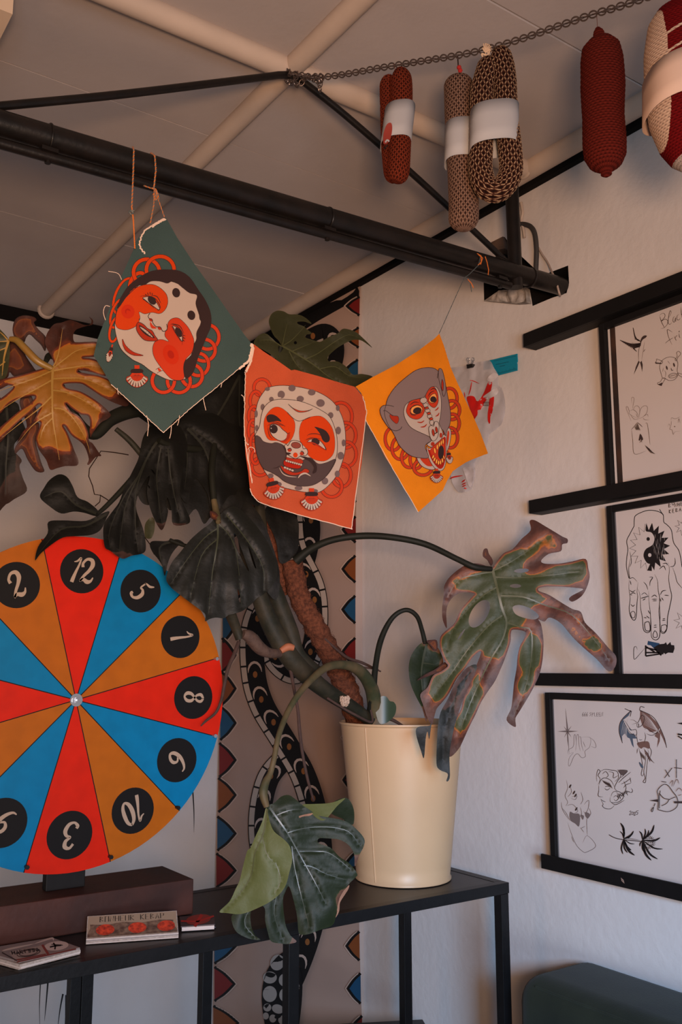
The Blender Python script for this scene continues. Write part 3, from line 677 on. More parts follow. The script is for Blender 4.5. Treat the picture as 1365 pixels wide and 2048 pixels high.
for x, y, wd in ((XR - .028, YF + .003, .026), (XR - .058, YK - .029, .026), (on(590, 1950, 1, YF).x - .013, YF + .003, .026), (1.09 - .013, YK - .029, .026), (.775 - .02, YK - .029, .024), (.775 + .006, YK - .029, .026), (.474, YF + .003, .026), (.13, YK - .029, .026)):
    mb = MB(); mb.box((x, y, 0), (x + wd, y + .026, lz)); mb.build('leg', BLACKM, root, bevel=.001)

# ------------------------------------------------------------------ narrow bench behind the console
R = Matrix.Rotation(math.radians(-27), 3, 'Z'); e = on(846, 2038, 2, .60); yv = R @ Vector((0, 1, 0)); xv = R @ Vector((1, 0, 0)); o = e - xv * .20 - yv * .042
root = thing('bench', (o.x, o.y, 0), 'narrow black bench behind the console table, only its top edge showing', 'bench')
mb = MB(); mb.box((-.20, -.042, -.03), (.20, .042, 0), 0, R, o); mb.build('seat', BLACKM, root, bevel=.003)
for sx in (-1, 1):
    for sy in (-1, 1):
        mb = MB(); mb.box((sx * .18 - .010, sy * .030 - .010, -.60), (sx * .18 + .010, sy * .030 + .010, -.0305), 0, R, o); mb.build('leg', BLACKM, root)

# ------------------------------------------------------------------ prize wheel
YW = 1.975; WC = on(152, 1400, 1, YW - .006); WR = .352
RED = mat('wheel_red', rgb(186, 28, 6), .45, spec=.15, mottle=.12, mscale=30, bump=.04)
OCH = mat('wheel_ochre', rgb(158, 84, 14), .45, spec=.15, mottle=.12, mscale=30, bump=.04)
BLU = mat('wheel_blue', rgb(0, 104, 150), .45, spec=.15, mottle=.12, mscale=30, bump=.04)
NUMB = mat('wheel_numeral', rgb(150, 130, 112), .6)
DISC = mat('wheel_black', rgb(14, 13, 14), .6, spec=.15)
WOODD = mat('dark_wood_block', rgb(74, 42, 34), .55, c2=rgb(50, 31, 27), mscale=7, bump=.15, spec=.25)
STEEL = mat('steel', rgb(190, 190, 195), .3, metal=.9)
root = thing('prize_wheel', (WC.x, 2.03, ZT), 'round red, blue and ochre numbered prize wheel on a dark wooden block', 'prize wheel')
mb = MB(); n = 12; per = 8; thk = .010
for s_ in range(12):
    c0 = math.radians(-15 + 30 * s_); mi = {0: 0, 1: 1, 2: 2}[s_ % 3]
    vs_ = [WC + Vector((0, 0, 0))]; fs = []
    for j in range(per + 1):
        t = c0 + math.radians(30) * j / per; vs_.append(WC + Vector((math.cos(t) * WR, 0, math.sin(t) * WR)))
    for j in range(per): fs.append((0, j + 1, j + 2))
    mb.add(vs_, fs, mi)
rim = [WC + Vector((math.cos(2 * PI * i / 96) * WR, 0, math.sin(2 * PI * i / 96) * WR)) for i in range(96)]
bk_ = [p + Vector((0, thk, 0)) for p in rim]
mb.add(rim + bk_, [(i, 96 + i, 96 + (i + 1) % 96, (i + 1) % 96) for i in range(96)] + [tuple(range(96, 192))[::-1]], 3)
for s_ in range(12):   # black dividing lines
    t = math.radians(-15 + 30 * s_); d = Vector((math.cos(t), 0, math.sin(t))); q = Vector((-d.z, 0, d.x)) * .0010; u = Vector((0, -.0003, 0))
    mb.add([WC + d * .01 - q + u, WC + d * WR - q + u, WC + d * WR + q + u, WC + d * .01 + q + u], [(0, 1, 2, 3)], 3)
mb.build('disc', [RED, OCH, BLU, DISC], root)
DG = {'1': [[(-.12, .40, .02), (.02, .44, .05), (.16, .58, .05), (.13, .30, .055), (.02, -.05, .075), (-.06, -.35, .10), (-.09, -.50, .10)]],
      '2': [[(-.22, .18, .09), (-.24, .36, .07), (-.08, .54, .075), (.14, .50, .11), (.20, .28, .12), (.08, .04, .09), (-.12, -.20, .075), (-.26, -.44, .06)], [(-.28, -.44, .05), (-.12, -.36, .09), (.06, -.46, .12), (.22, -.42, .07), (.30, -.26, .03)]],
      '5': [[(.40, .50, .03), (.22, .40, .07), (.04, .42, .05), (-.06, .40, .04)], [(-.02, .42, .045), (-.10, .14, .05), (.04, .08, .07), (.14, -.10, .11), (.06, -.34, .10), (-.14, -.44, .07), (-.30, -.34, .09), (-.28, -.24, .07)]],
      '3': [[(-.20, .38, .07), (-.06, .54, .07), (.14, .46, .11), (.14, .24, .09), (-.04, .10, .05), (.14, .02, .08), (.22, -.18, .11), (.10, -.42, .09), (-.12, -.48, .06), (-.28, -.34, .09), (-.24, -.24, .07)]],
      '0': [[(.02, .52, .06), (-.14, .34, .10), (-.20, 0, .12), (-.14, -.34, .10), (.02, -.50, .06), (.16, -.34, .09), (.20, 0, .11), (.16, .34, .09), (.02, .52, .06)]],
      '6': [[(.26, .50, .03), (.08, .50, .06), (-.10, .30, .09), (-.20, 0, .11), (-.16, -.30, .10), (.0, -.44, .07), (.16, -.30, .09), (.18, -.10, .09), (.04, .04, .06), (-.12, -.04, .05)]],
      '8': [[(0, .50, .06), (-.16, .38, .09), (-.12, .18, .07), (0, .06, .06), (.16, -.12, .09), (.16, -.34, .09), (0, -.46, .06), (-.16, -.34, .10), (-.16, -.12, .09), (0, .06, .06), (.13, .20, .07), (.14, .38, .08), (0, .50, .06)]],
      '9': [[(-.26, -.50, .03), (-.08, -.50, .06), (.10, -.30, .09), (.20, 0, .11), (.16, .30, .10), (0, .44, .07), (-.16, .30, .09), (-.18, .10, .09), (-.04, -.04, .06), (.12, .04, .05)]]}
class WheelS:
    n = Vector((0, -1, 0)); 
    def __init__(s, c, ang): s.c = c; s.u = Vector((math.cos(ang), 0, math.sin(ang))); s.v = Vector((-math.sin(ang), 0, math.cos(ang)))
    def __call__(s, x, y, lift=0): return s.c + s.u * x + s.v * y + Vector((0, -lift, 0))
NUMS = {0: '8', 1: '1', 2: '5', 3: '12', 4: '2', 8: '9', 9: '3', 10: '10', 11: '6'}
for s_ in range(12):
    t = math.radians(30 * s_); c = WC + Vector((math.cos(t), 0, math.sin(t))) * .276 + Vector((0, -.0003, 0))
    rD = .0485
    a = Art(WheelS(c, t - PI / 2)); a.dz = .0002
    a.fill([(rD * math.cos(2 * PI * i / 40), rD * math.sin(2 * PI * i / 40)) for i in range(40)], DISC, smooth=False)
    for gi, g in enumerate(NUMS.get(s_, '')):
        w2 = len(NUMS[s_]) == 2
        for st in DG[g]:
            kk = rD * 1.02; ox = (-.30 if gi == 0 else .24) * rD if w2 else 0
            a.line([((x + y * .12) * kk + ox, y * kk, w_ * kk * .8) for x, y, w_ in st], 1, NUMB, n=7, z=.0006)
    a.build('number_disc', root, smooth=False)
hb = MB()
def hubdisc(r, y0, y1, seg=32):
    hb.tube([WC + Vector((0, y0, 0)), WC + Vector((0, y1, 0))], r, seg)
hubdisc(.0135, -.0012, -.003); hubdisc(.0095, -.003, -.005)
hb.tube([WC + Vector((0, -.005, 0)), WC + Vector((0, -.012, 0))], .0062, 6); hb.tube([WC + Vector((0, -.012, 0)), WC + Vector((0, -.018, 0))], .0035, 16)
hb.tube([WC + Vector((0, .011, 0)), WC + Vector((0, .045, 0))], .008, 16)
hb.build('hub_bolt', STEEL, root, smooth=True)
for s_ in (0, 1, 8, 9, 10, 11, 2, 3, 4, 5, 6, 7):
    t = math.radians(-15 + 30 * s_); c = WC + Vector((math.cos(t), 0, math.sin(t))) * (WR - .012)
    if s_ in (2, 3, 4): continue
    mb = MB(); mb.tube([c + Vector((0, -.0005, 0)), c + Vector((0, -.012, 0))], .0035, 10); mb.tube([c + Vector((0, -.010, 0)), c + Vector((0, -.014, 0))], .0045, 6)
    mb.build('peg', STEEL if s_ < 2 else BLACKM, root, smooth=True)
bx0 = .965 - .72; by0, by1 = 1.945, 2.111; bz = 1.134
px = on(126, 1750, 1, 2.03).x
mb = MB(); mb.box((px - .042, 2.010, bz + .0005), (px + .042, 2.035, WC.z + .05)); mb.build('post', BLACKW, root, bevel=.002)
mb = MB(); mb.box((bx0, by0, ZT + .0002), (.964, by1, bz)); mb.build('wooden_base', WOODD, root, bevel=.003)

# ------------------------------------------------------------------ booklets on the table
CARD = mat('card_white', rgb(190, 176, 168), .7); PAGES = mat('page_edges', rgb(170, 156, 146), .9, mottle=.35, mscale=200)
def tabS(z): return Surf((0, 0, z), (0, 0, 1))
def slab(name, quad_px, z0, z1, m, parent=None, art=None, smooth=False):
    """booklet lying on z0 whose upper face is the given pixel outline"""
    P = [on(x, y, 2, z1) for x, y in quad_px]; n = len(P)
    mb = MB(); mb.add([(p.x, p.y, z0) for p in P] + [(p.x, p.y, z1) for p in P], [tuple(range(n))[::-1], tuple(range(n, 2 * n))] + [(i, (i + 1) % n, n + (i + 1) % n, n + i) for i in range(n)])
    return mb.build(name, m, parent, loc=None if parent else (P[0].x, P[0].y, z0)), P
# stack at the left
z = ZT + .0005
SILV = mat('grey_sticker_stock', rgb(128, 116, 112), .55, mottle=.15)
for i, (off, q, m, lab) in enumerate((((0, 6), .006, PAGES, 'grey booklet at the bottom of the stack at the left end of the table'),
                                      ((4, 4), .0055, CARD, 'white booklet in the middle of the stack at the left end of the table'),
                                      ((2, 2), .0045, PAGES, 'pale booklet just under the top of the stack at the left end of the table'))):
    quad = [(-40 + off[0], 1905 + off[1]), (38 + off[0], 1927 + off[1]), (160 + off[0] * .3, 1896 + off[1]), (95, 1876 + off[1])]
    o, P = slab('booklet', quad, z, z + q, m); tag(o, lab, 'booklet', 'booklets in the left stack'); z += q + .0002
root = thing('sticker_booklet', on(40, 1900, 2, z), 'grey booklet marked HARISSA, topmost of the stack at the left end of the table', 'booklet')
quad = [(-45, 1900), (38, 1922), (160, 1895), (104, 1875)]
o, P = slab('cover', quad, z, z + .003, SILV, root)
a = Art(tabS(z + .0031).crop(.38095, 0, 1680)); a.dz = .0001
LG = mat('sticker_light', rgb(186, 170, 160), .6); BRN = mat('sticker_brown', rgb(120, 44, 34), .6)
a.fill([(48, 590), (220, 552), (252, 592), (76, 628)], mat('sticker_tan', rgb(150, 134, 124), .6), smooth=False, step=None)
for q in (62, 48): a.line(ell(150, 592, q, q * .30, -10), 2, INKB, smooth=False, closed=True)
a.line([(222, 550), (254, 600)], 6, BRN, smooth=False); a.line([(76, 632), (240, 600)], 3, BRN, smooth=False)
a.fill(ell(296, 556, 64, 24, -6), LG, step=None); a.line([(262, 562), (290, 556), (322, 552)], 4, INK); a.line([(280, 540), (290, 556), (288, 574)], 4, INK); a.line([(270, 548), (330, 552)], 2, INK)
LET = {'H': [[(0, 0), (0, 10)], [(6, 0), (6, 10)], [(0, 5), (6, 5)]], 'A': [[(0, 10), (3, 0), (6, 10)], [(1, 7), (5, 7)]], 'R': [[(0, 10), (0, 0), (6, 2), (0, 5), (6, 10)]], 'I': [[(2, 0), (2, 10)]], 'S': [[(6, 1), (1, 1), (1, 5), (6, 5), (5, 9), (0, 9)]],
       'B': [[(0, 0), (0, 10), (6, 8), (0, 5), (5, 2), (0, 0)]], 'O': [[(0, 0), (6, 0), (6, 10), (0, 10), (0, 0)]], 'N': [[(0, 10), (0, 0), (6, 10), (6, 0)]], 'E': [[(6, 0), (0, 0), (0, 10), (6, 10)], [(0, 5), (5, 5)]], 'U': [[(0, 0), (0, 10), (6, 10), (6, 0)]], 'K': [[(0, 0), (0, 10)], [(6, 0), (0, 5), (6, 10)]], 'P': [[(0, 10), (0, 0), (6, 1), (5, 5), (0, 5)]]}
def text(a, s_, x, y, dx, dy, kx, ky, w_, m, sh=0):
    for i, c in enumerate(s_):
        for st in LET.get(c, []): a.line([(x + i * dx + p[0] * kx + sh * (10 - p[1]), y + i * dy + p[1] * ky) for p in st], w_, m, smooth=False)
text(a, 'HARISSA', 66, 583, 21, -2.8, 2.4, 1.8, 2.6, INK, -.6)
a.line([(10, 582), (60, 570), (180, 545)], 5, LG, taper=1); a.line([(10, 590), (90, 634)], 3, INKB); a.line([(180, 545), (270, 516), (280, 528)], 5, LG, taper=1)
a.line([(88, 641), (400, 572)], 3.2, BRN, smooth=False)
a.build('cover_print', root, smooth=False)
# long booklet in front of the block
z0 = ZT + .0005
root = thing('comic_booklet', on(265, 1870, 2, z0), 'long booklet with three red faces, lying in front of the wooden block', 'booklet')
q0 = [on(x, y, 2, z0) for x, y in ((172, 1889), (357, 1876))]
d = (q0[1] - q0[0]).normalized(); nrm = Vector((-d.y, d.x, 0))
hh = .028; dd = .058
A0, B0 = q0[0], q0[1]; up3 = Vector((0, 0, 1))
def pg(i, t):  # t across the depth 0..1
    return nrm * (dd * t) + up3 * (hh * (t ** 1.15) + .010)
mb = MB(); ns = 6; vs_ = []
for j in range(ns + 1): vs_ += [A0 + pg(0, j / ns), B0 + pg(0, j / ns)]
vs_ += [A0 + nrm * dd, B0 + nrm * dd, A0, B0]
k_ = 2 * (ns + 1)
fs = [(2 * j, 2 * j + 1, 2 * j + 3, 2 * j + 2) for j in range(ns)] + [(2 * ns, 2 * ns + 1, k_ + 1, k_), (k_, k_ + 1, k_ + 3, k_ + 2), (k_ + 2, k_ + 3, 1, 0)]
fs += [tuple([2 * j for j in range(ns + 1)] + [k_, k_ + 2]), tuple([2 * j + 1 for j in range(ns + 1)] + [k_ + 1, k_ + 3])[::-1]]
mb.add(vs_, fs, 0); mb.build('pages', PAGES, root)
for j in range(4):
    m2 = MB(); zz = .0025 * j + .001; m2.box((0, -.0012, zz), ((B0 - A0).length, .001, zz + .0014), 0, Matrix((d, nrm, up3)).transposed(), A0); m2.build('page_layer', [CARD, PAGES, SILV, CARD][j], root)
class BkS:
    n = (up3 - nrm * .5).normalized()
    def __call__(s, x, y, lift=0):
        L_ = (B0 - A0).length; return A0 + d * (x * L_) + pg(0, y) + s.n * lift
a = Art(BkS()); a.dz = .0002; a.step = .08
BG = mat('cover_brown_print', rgb(66, 46, 38), .6, c2=rgb(120, 96, 78), mscale=90); OR = mat('cover_red_print', rgb(196, 62, 34), .6, c2=rgb(120, 34, 22), mscale=120)
a.fill([(.01, .04), (.99, .04), (.99, .98), (.01, .98)], mat('cover_tan', rgb(140, 120, 100), .6), smooth=False, z=.0003)
a.fill([(.01, .06), (.99, .06), (.99, .60), (.8, .66), (.6, .58), (.4, .66), (.2, .58), (.01, .64)], BG, smooth=False, z=.0006)
for cx in (.20, .55, .87): a.fill(ell(cx, .36, .10, .24), OR, z=.0009)
for i, c in enumerate('BONHEUR KEBAP'):
    for st in LET.get(c, []): a.line([(.14 + i * .056 + p[0] * .0062, .92 - p[1] * .022) for p in st], .004, INK, smooth=False, z=.0012)
a.build('cover_print', root, smooth=False)
# small notebook
root = thing('pocket_notebook', on(397, 1848, 2, z0), 'small dark notebook with a red ribbon round it, right of the long booklet', 'notebook')
quad = [(362, 1853), (430, 1848), (429, 1828), (359, 1833)]
q2 = [(363, 1858), (432, 1854), (429, 1836), (359, 1841)]
o, P = slab('back_cover', q2, z0, z0 + .0012, mat('navy_cover', rgb(52, 56, 66), .6), root)
o, P = slab('pages', [(364, 1855), (429, 1851), (426, 1834), (361, 1838)], z0 + .0013, z0 + .0085, CARD, root)
o, P = slab('front_cover', quad, z0 + .0086, z0 + .0100, mat('charcoal_cover', rgb(66, 52, 52), .6), root)
RB = mat('ribbon_red', rgb(176, 30, 22), .6)
a = Art(tabS(z0 + .0102)); a.line(ell(397, 1839, 22, 7, -8), 3, mat('print_brick', rgb(140, 44, 34), .6), smooth=False, closed=True); a.fill(ell(397, 1839, 20, 6, -8), mat('print_brick', rgb(140, 44, 34), .6), step=None)
a.line([(390, 1853), (396, 1842), (404, 1829)], 3, RB, smooth=False); a.line([(362, 1842), (396, 1843), (428, 1832)], 1.6, RB, smooth=False)
a.build('ribbon', root, smooth=False)

# ------------------------------------------------------------------ cream planter
PC = Vector((1.567, 1.958, ZT + .0005))
ctr_r = .161; bot_r = .121; Hp = .392
CREAM = mat('cream_enamel', rgb(192, 160, 124), .42, spec=.45, mottle=.04, mscale=10, bump=.04)
root = thing('metal_planter', PC, 'large cream metal bucket planter standing at the right end of the console table', 'planter')
prof = [(0, .004), (bot_r - .004, .004), (bot_r - .002, 0), (bot_r + .003, .001), (bot_r + .0035, .005), (bot_r, .008)]
for i in range(1, 12): prof.append((bot_r + (ctr_r - bot_r) * i / 12, .008 + (Hp - .014) * i / 12))
prof += [(ctr_r, Hp - .006), (ctr_r + .0025, Hp - .005), (ctr_r + .0045, Hp - .002), (ctr_r + .0035, Hp + .0015), (ctr_r, Hp + .002), (ctr_r - .002, Hp - .001), (ctr_r - .004, Hp - .01), (ctr_r - .012, Hp - .10)]
mb = MB(); mb.lathe(prof, 96, 0, PC); mb.build('body', CREAM, root, smooth=True, angle=60)
mb = MB(); ang = math.radians(-35 - 90 - 38.0)
for sgn, in ((0,),):
    pts = []
    for i in range(20):
        t = i / 19; r = bot_r + (ctr_r - bot_r) * t + .0008; pts.append(PC + Vector((math.cos(ang) * r, math.sin(ang) * r, .008 + (Hp - .016) * t)))
mb.tube(pts, .0016, 8); mb.build('side_seam', CREAM, root, smooth=True)
SOIL = mat('potting_soil', rgb(60, 42, 32), .95, c2=rgb(34, 25, 21), mscale=80, bump=1, bscale=120)
mb = MB(); mb.lathe([(ctr_r - .006, Hp - .035), (ctr_r * .6, Hp - .024), (0, Hp - .018)], 48, 0, PC); o = mb.build('soil', SOIL, None, smooth=True, loc=PC + Vector((0, 0, Hp - .03)))
tag(o, 'dark potting soil filling the cream planter', 'soil', kind='stuff')

# ------------------------------------------------------------------ sofa back
VEL = mat('green_velvet', rgb(40, 44, 33), .85, spec=.1, sheen=.08, c2=rgb(30, 34, 26), mscale=8, bump=.12, bscale=250)
root = thing('sofa', (1.72, .9, 0), 'dark green upholstered sofa with rounded back against the right wall', 'sofa')
yS = on(1046, 2000, 0, 1.70).y
def rbox(mb, lo, hi, r, seg=6):
    bm = bmesh.new(); bmesh.ops.create_cube(bm, size=1)
    for v in bm.verts: v.co = Vector([(lo[i] + hi[i]) / 2 + v.co[i] * (hi[i] - lo[i]) for i in range(3)])
    bmesh.ops.bevel(bm, geom=list(bm.edges), offset=r, segments=seg, profile=.5, affect='EDGES')
    bm.verts.index_update(); mb.add([v.co.copy() for v in bm.verts], [tuple(v.index for v in f.verts) for f in bm.faces]); bm.free()
zs = on(1110, 1926, 0, 1.80).z
mb = MB(); rbox(mb, (1.66, yS - 1.7, .30), (1.925, yS, zs), .062); mb.build('backrest', VEL, root, smooth=True)
mb = MB(); pts = [(1.6785, yS - .064, zs - .0185), (1.6785, yS - 1.63, zs - .0185)]; mb.tube(pts, .0030, 8); mb.build('piping', VEL, root, smooth=True)
mb = MB(); rbox(mb, (1.12, yS - 1.7, .16), (1.655, yS - .002, .42), .04); mb.build('seat', VEL, root, smooth=True)
for x in (1.18, 1.86):
    for y in (yS - .12, yS - 1.6):
        mb = MB(); mb.tube([(x, y, 0), (x, y, .158 if x < 1.5 else .299)], [.014, .02], 16); mb.build('leg', BLACKW, root, smooth=True)

# ------------------------------------------------------------------ painted mural panel on the right wall, next to the corner
def bul(x, y):
    t = min(1, max(0, (y - 575) / (2075 - 575))); return .005 + .026 * math.sin(PI * t) ** .8
MS = Surf((XW, 0, 0), (-1, 0, 0), bul)
MUR = mat('mural_ground', rgb(186, 156, 140), .8, spec=.2, mottle=.05, mscale=5)
MRED = mat('mural_red', rgb(128, 20, 15), .7); MOCH = mat('mural_ochre', rgb(140, 72, 24), .7); MBLU = mat('mural_blue', rgb(16, 80, 116), .7)
MBLK = mat('mural_black', rgb(18, 16, 16), .7, spec=.25); MLIN = mat('mural_pale_line', rgb(205, 180, 164), .8); MWHT = mat('mural_cream', rgb(196, 176, 160), .8); MDOT = mat('mural_dot', rgb(150, 92, 40), .8)
def xr_(y):
    t = min(1, max(0, (y - 575) / (2075 - 575))); return 721.5 + (y - 575) * .003 - 12 * math.sin(PI * t) ** .8
def xl_(y): return 459 - (y - 709) * 35 / 1340.0
a = Art(MS); a.dz = .0002
redge = [(xr_(y), y) for y in range(575, 2150, 45)]
ledge_ = [(xl_(y), y) for y in range(712, 2150, 60)][::-1]
out = redge + [(xl_(2145), 2145)] + ledge_ + [(500, 683), (600, 627), (706, 566), (716, 567)]
a.fill(out, MUR, smooth=False, z=0, step=38)
# side and top thickness back to the wall
mi = a.mi(mat('mural_panel_edge', rgb(178, 160, 150), .8))
edge = [(xl_(712), 712), (500, 683), (600, 627), (706, 566), (716, 567)] + redge
f = [a.s(x, y) for x, y in edge]; b_ = [Vector((XW - .0004, p.y, p.z)) for p in f]; n = len(f)
a.mb.add(f + b_, [(i, i + 1, n + i + 1, n + i) for i in range(n - 1)], mi)
a.step = 30
a.fill([(470, 703), (520, 676), (600, 632), (700, 575), (714, 570), (719, 582), (718, 600), (690, 612), (640, 640), (590, 672), (540, 712), (490, 745), (463, 752)], MBLK, smooth=False)
def tri(base_x, tipx, y, h, m):
    P = [(base_x, y - h), (base_x + (tipx - base_x) * .50, y - h * .60), (tipx, y), (base_x + (tipx - base_x) * .50, y + h * .60), (base_x, y + h)]
    left = cr(P[:3], n=5) + cr(P[2:], n=5)[1:]
    s_ = 1 if tipx > base_x else -1
    a.fill(left, m, smooth=False, step=None)
    a.line(left, 2.6, MBLK, smooth=False)
    a.line([(x + s_ * 5.0, yy) for x, yy in left], 1.1, MLIN, smooth=False)
cols = [MBLU, MRED, MOCH]
ys_ = [1251, 1310, 1377, 1446, 1520, 1590, 1667, 1741, 1818, 1893, 1968, 2046, 2120]
for i, y in enumerate(ys_): tri(xl_(y) + (1 if y < 1900 else 3), 471 if y < 1940 else 466 + (y - 1940) * .1, y, 34, cols[i % 3])
y = 1251; i = 0
while y > 800:
    y -= 66; i -= 1; tri(xl_(y) + 1, xl_(y) + 40, y, 31, cols[i % 3])
yr = [(612, 0, 26), (675, 1, 28), (740, 2, 29), (820, 0, 34), (900, 1, 34), (980, 2, 34), (1059, 0, 36), (1138, 1, 37), (1219, 2, 38), (1304, 0, 39), (1390, 1, 39), (1475, 2, 39), (1560, 0, 39), (1645, 1, 39), (1730, 2, 39), (1812, 0, 39), (1892, 1, 40), (1977, 2, 42), (2062, 0, 42)]
for y, c, h in yr: tri(xr_(y) - .5, xr_(y) - 26, y, h * .72, [MRED, MOCH, MBLU][c])
def snake(C, hw, side=1, lad=True, cres=1):
    P = cr(C, n=10); N_ = len(P); nor = []
    for i in range(N_):
        p, q = P[max(0, i - 1)], P[min(N_ - 1, i + 1)]; dx, dy = q[0] - p[0], q[1] - p[1]; l = math.hypot(dx, dy) or 1; nor.append((-dy / l, dx / l))
    off = lambda i, k: (P[i][0] + nor[i][0] * k, P[i][1] + nor[i][1] * k)
    a.line([P[i] + ((hw[0] + (hw[1] - hw[0]) * i / (N_ - 1)),) for i in range(N_)], 1, MBLK, smooth=False); a.z += .0002
    ws = [(hw[0] + (hw[1] - hw[0]) * i / (N_ - 1)) for i in range(N_)]
    if lad:
        a.line([off(i, side * (ws[i] - 7)) for i in range(N_)], 5.2, MWHT, smooth=False, z=a.z + .0002)
        acc = 0
        for i in range(1, N_):
            acc += math.hypot(P[i][0] - P[i - 1][0], P[i][1] - P[i - 1][1])
            if acc > 30: acc = 0; a.line([off(i, side * (ws[i] - 1)), off(i, side * (ws[i] - 13))], 1.8, MBLK, smooth=False, z=a.z + .0005)
    acc = 0; k = 0
    for i in range(3, N_ - 3):
        acc += math.hypot(P[i][0] - P[i - 1][0], P[i][1] - P[i - 1][1])
        if acc > 52:
            acc = 0; c = off(i, -side * 4); r = ws[i] * .55
            dx, dy = nor[i]; tx, ty = dy, -dx
            arc = []
            for j in range(9):
                t = PI * (j / 8) ; arc.append((c[0] + dx * side * r * math.cos(t) - tx * (r * 1.5 * math.sin(t) - r) , c[1] + dy * side * r * math.cos(t) - ty * (r * 1.5 * math.sin(t) - r)))
            a.line(arc, 2.6, MLIN, smooth=False, taper=1, z=a.z + .0003)
            a.fill(ell(c[0] - tx * -r * 1.3, c[1] - ty * -r * 1.3, 4.5, 6.5, 0, 12), MDOT, step=None, z=a.z + .0003)
    a.z += .0006
a.step = 30
snake([(560, 700), (600, 690), (650, 668), (668, 700), (650, 760), (600, 830), (560, 900), (580, 980), (616, 1040), (610, 1110), (585, 1170)], (20, 24), 1)
snake([(585, 1010), (590, 1090), (628, 1175), (634, 1250), (622, 1310), (592, 1345), (556, 1325), (530, 1270)], (22, 24), -1)
snake([(592, 1500), (566, 1520), (535, 1560), (520, 1630), (524, 1700), (548, 1760), (590, 1820), (622, 1880)], (22, 24), 1)
snake([(600, 1130), (545, 1180), (508, 1250), (506, 1340), (524, 1410), (566, 1480), (606, 1550), (630, 1630), (640, 1720), (632, 1800), (612, 1880), (585, 1950), (560, 1995)], (24, 27), 1)
# snake head with scales at the bottom
a.fill([(566, 1905), (590, 1915), (605, 1960), (600, 2040), (585, 2100), (545, 2110), (530, 2050), (524, 1990), (535, 1940)], MBLK)
HS = mat('mural_grey_scale', rgb(176, 164, 154), .8)
for (x, y, rx, ry, r) in ((555, 1925, 14, 16, 20), (540, 1955, 14, 12, 0), (570, 1960, 12, 13, 10), (540, 1988, 14, 16, 0), (569, 1990, 10, 13, 0), (590, 1975, 9, 13, 10), (535, 2015, 8, 8, 0), (556, 2018, 12, 9, 20), (577, 2015, 8, 8, 0), (532, 2032, 6, 7, 0), (546, 2037, 7, 8, 0), (565, 2040, 8, 9, 0), (588, 2005, 7, 11, 0), (540, 2065, 9, 14, 0), (566, 2070, 10, 14, 0)):
    a.fill(ell(x, y, rx, ry, r, 16), HS, step=None, z=a.z)
a.fill(ell(556, 2033, 7, 4, -20, 12), MBLK, step=None)
o = a.build('painted_panel', loc=(XW, 3.1, .13)); tag(o, 'tall mural panel with intertwined black snakes and a border of coloured teeth', 'mural')

# ------------------------------------------------------------------ printed cloth pennants hanging from the truss
LINE = mat('print_line', rgb(44, 32, 32), .85, spec=.1); ORA = mat('print_orange_red', rgb(172, 52, 12), .85, spec=.1, bump=.2, bscale=500); ORR = mat('print_rust', rgb(165, 48, 24), .85, spec=.1)
BLUSH = mat('print_blush', rgb(142, 28, 14), .85, spec=.1); MASKW = mat('print_bone_white', rgb(158, 142, 132), .85, spec=.1); HAIR = mat('print_hair', rgb(44, 31, 31), .85, spec=.1)
LIP = mat('print_lip', rgb(142, 40, 22), .85, spec=.1); GRY = mat('print_grey', rgb(92, 76, 76), .85, spec=.1); DG_ = mat('print_dark_grey', rgb(66, 53, 53), .85, spec=.1)
CL1 = mat('cloth_green', rgb(54, 71, 70), .9, spec=.1, sheen=0.0, mottle=.08, mscale=14, bump=.35, bscale=700)
CL2 = mat('cloth_salmon', rgb(166, 72, 44), .9, spec=.1, sheen=0.0, mottle=.10, mscale=14, bump=.35, bscale=700)
CL3 = mat('cloth_mustard', rgb(202, 116, 20), .9, spec=.1, sheen=0.0, mottle=.12, mscale=14, bump=.35, bscale=700)
FRAY = mat('fray_thread', rgb(196, 172, 156), .9, spec=.1)
def tassel(a, x, y, s, rot=0, fl=1.0):
    c, q = math.cos(math.radians(rot)), math.sin(math.radians(rot))
    T = lambda u, v: (x + (u * c * fl - v * q) * s, y + (u * q * fl + v * c) * s)
    a.fill([T(-.32, -1.0), T(.32, -1.0), T(.30, -.4), T(-.30, -.4)], ORR, smooth=False, step=None)
    a.shape([T(-.5, -.1), T(-.9, .3), T(-1.3, .5), T(-1.35, .9), T(-.9, 1.4), T(-.3, 1.75), T(.3, 1.75), T(.9, 1.4), T(1.35, .9), T(1.3, .5), T(.9, .3), T(.5, -.1)], ORR, 1.3, LINE, step=None)
    for i in range(9):
        t = -1.12 + 2.24 * i / 8; r0, r1 = .95, 1.62
        p0 = T(math.sin(t) * r0 * .9, .1 + math.cos(t) * r0 * .95); p1 = T(math.sin(t) * r1 * .86, .1 + math.cos(t) * r1)
        a.line([p0, p1], s * .17, LINE, z=a.z + .0003); a.line([p0, p1], s * .115, MASKW, z=a.z + .0005)
        a.line([T(math.sin(t) * .25, .2), p0], 1.0, LINE, z=a.z + .0003)
    a.z += .0006
    a.fill([T(-.62, -.5), T(.62, -.5), T(.66, -.05), T(-.66, -.05)], HAIR, smooth=True, step=None)
def back(a, out, m, thick=.0006):
    P = out
    V, T = fill_tris([P], a.step)
    vs_ = [a.s(x, y, -thick) for x, y in V]; a.mb.add(vs_, T, a.mi(m))
